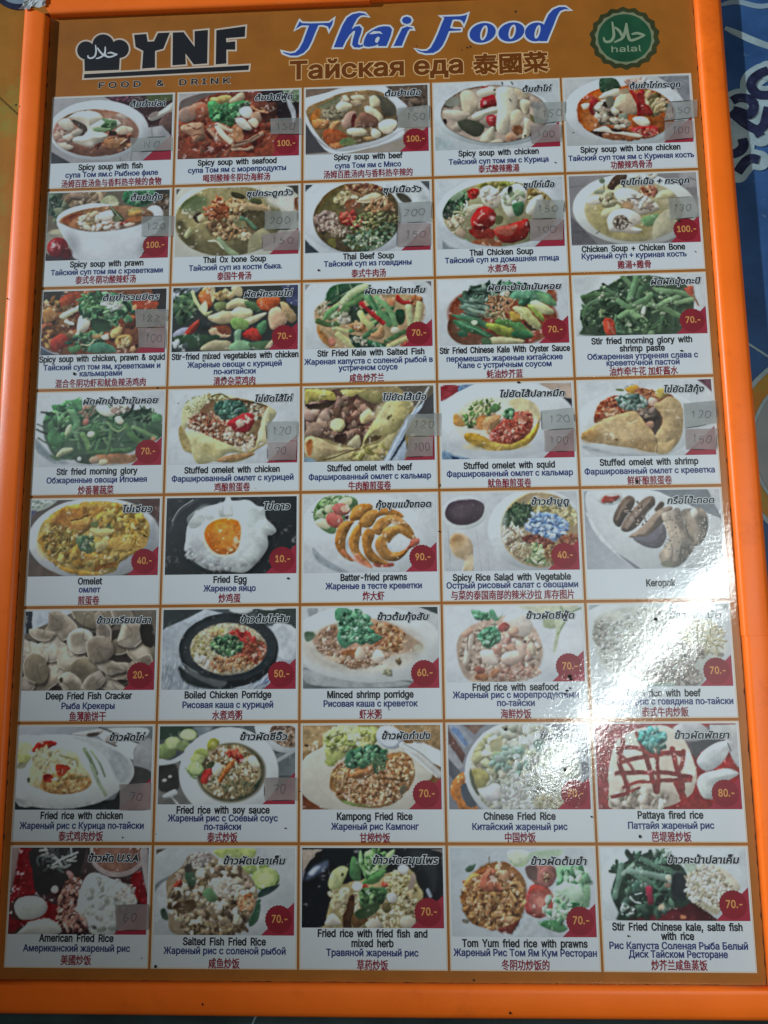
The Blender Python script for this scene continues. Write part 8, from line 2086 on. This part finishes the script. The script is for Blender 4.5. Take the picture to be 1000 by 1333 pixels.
# ---- dirt stuck on the film
def speck(x, y, s, z=.8, asp=1.):
    n = 9; V = [(x, y, z + s * .35)]; ph = rng.random() * 6
    for ring, (rr, zz) in enumerate(((.6, .28), (1., 0.))):
        for i in range(n):
            a = 6.2832 * i / n; q = s * rr * rng.uniform(.7, 1.25); V.append((x + q * math.cos(a), y + q * asp * math.sin(a), z + s * zz))
    F = [(0, 1 + i, 1 + (i + 1) % n) for i in range(n)] + [(1 + i, 1 + n + i, 1 + n + (i + 1) % n, 1 + (i + 1) % n) for i in range(n)]
    mk('dirt_speck', V, F, M['dirt_and_shade'], board)
for (x, y), s, z in [((-316.4, 357.8), 1.1, 7), ((-313.2, 173.8), 0.9, 7), ((-253.8, 106.8), 1.3, 0.8), ((-141.8, 115.7), 0.6, 0.8), ((-123.6, 100.3), 0.8, 0.8), ((261.7, 114.5), 1.4, 0.8), ((125.5, 90.4), 1.5, 0.8), ((157.1, -151.2), 1.7, 0.8), ((158.2, -153.6), 1.2, 0.8), ((154.8, -162.5), 1.3, 0.8), ((152.9, -164.8), 0.8, 0.8), ((157.3, -160.7), 0.7, 0.8), ((227.0, -107.3), 1.5, 0.8), ((150.4, -222.8), 1.1, 0.8), ((146.2, -208.9), 0.6, 0.8), ((105.5, -192.3), 1.0, 0.8), ((205.6, -272.4), 1.0, 0.8), ((192.9, -343.7), 1.1, 0.8), ((-167.4, -367.7), 1.1, 0.8), ((-67.6, -71.2), 1.1, 0.8), ((56.8, -34.4), 0.9, 0.8), ((218.7, 4.2), 1.4, 0.8), ((-42.9, 194.9), 0.9, 0.8), ((164.4, 288.1), 0.8, 0.8), ((180.9, 316.0), 0.7, 0.8), ((90.4, 402.7), 0.9, 0.3), ((93.2, 403.4), 0.8, 0.3), ((85.5, 400.6), 0.7, 0.3), ((134.8, 436.8), 0.8, 0.3), ((45.0, 406.2), 0.5, 0.3), ((75.9, -375.8), 0.8, 0.3), ((101.8, -395.4), 0.9, 7), ((-128.7, -391.4), 0.8, 7), ((138.0, -378.0), 0.7, 0.3), ((-57.1, -238.5), 0.6, 0.8), ((278.9, 201.9), 0.6, 0.8), ((267.2, 230.3), 1.2, 0.9), ((-67.9, -266.2), 0.8, 0.8), ((169.5, -257.7), 0.8, 0.8), ((-0.2, 98.7), 0.6, 0.8), ((266.1, 253.7), 0.6, 0.3), ((-196.8, -273.1), 0.5, 0.8), ((-181.1, 92.8), 0.7, 0.3), ((58.2, 3.9), 0.8, 0.3), ((-178.4, -361.7), 0.5, 0.8)]: speck(x, y, s, z, rng.uniform(.6, 1.5))
for k in range(46): speck(rng.uniform(-284, 284), rng.uniform(-370, 440), rng.uniform(.18, .42), .8, rng.uniform(.6, 1.6))

bpy.data.objects.remove(_fo)
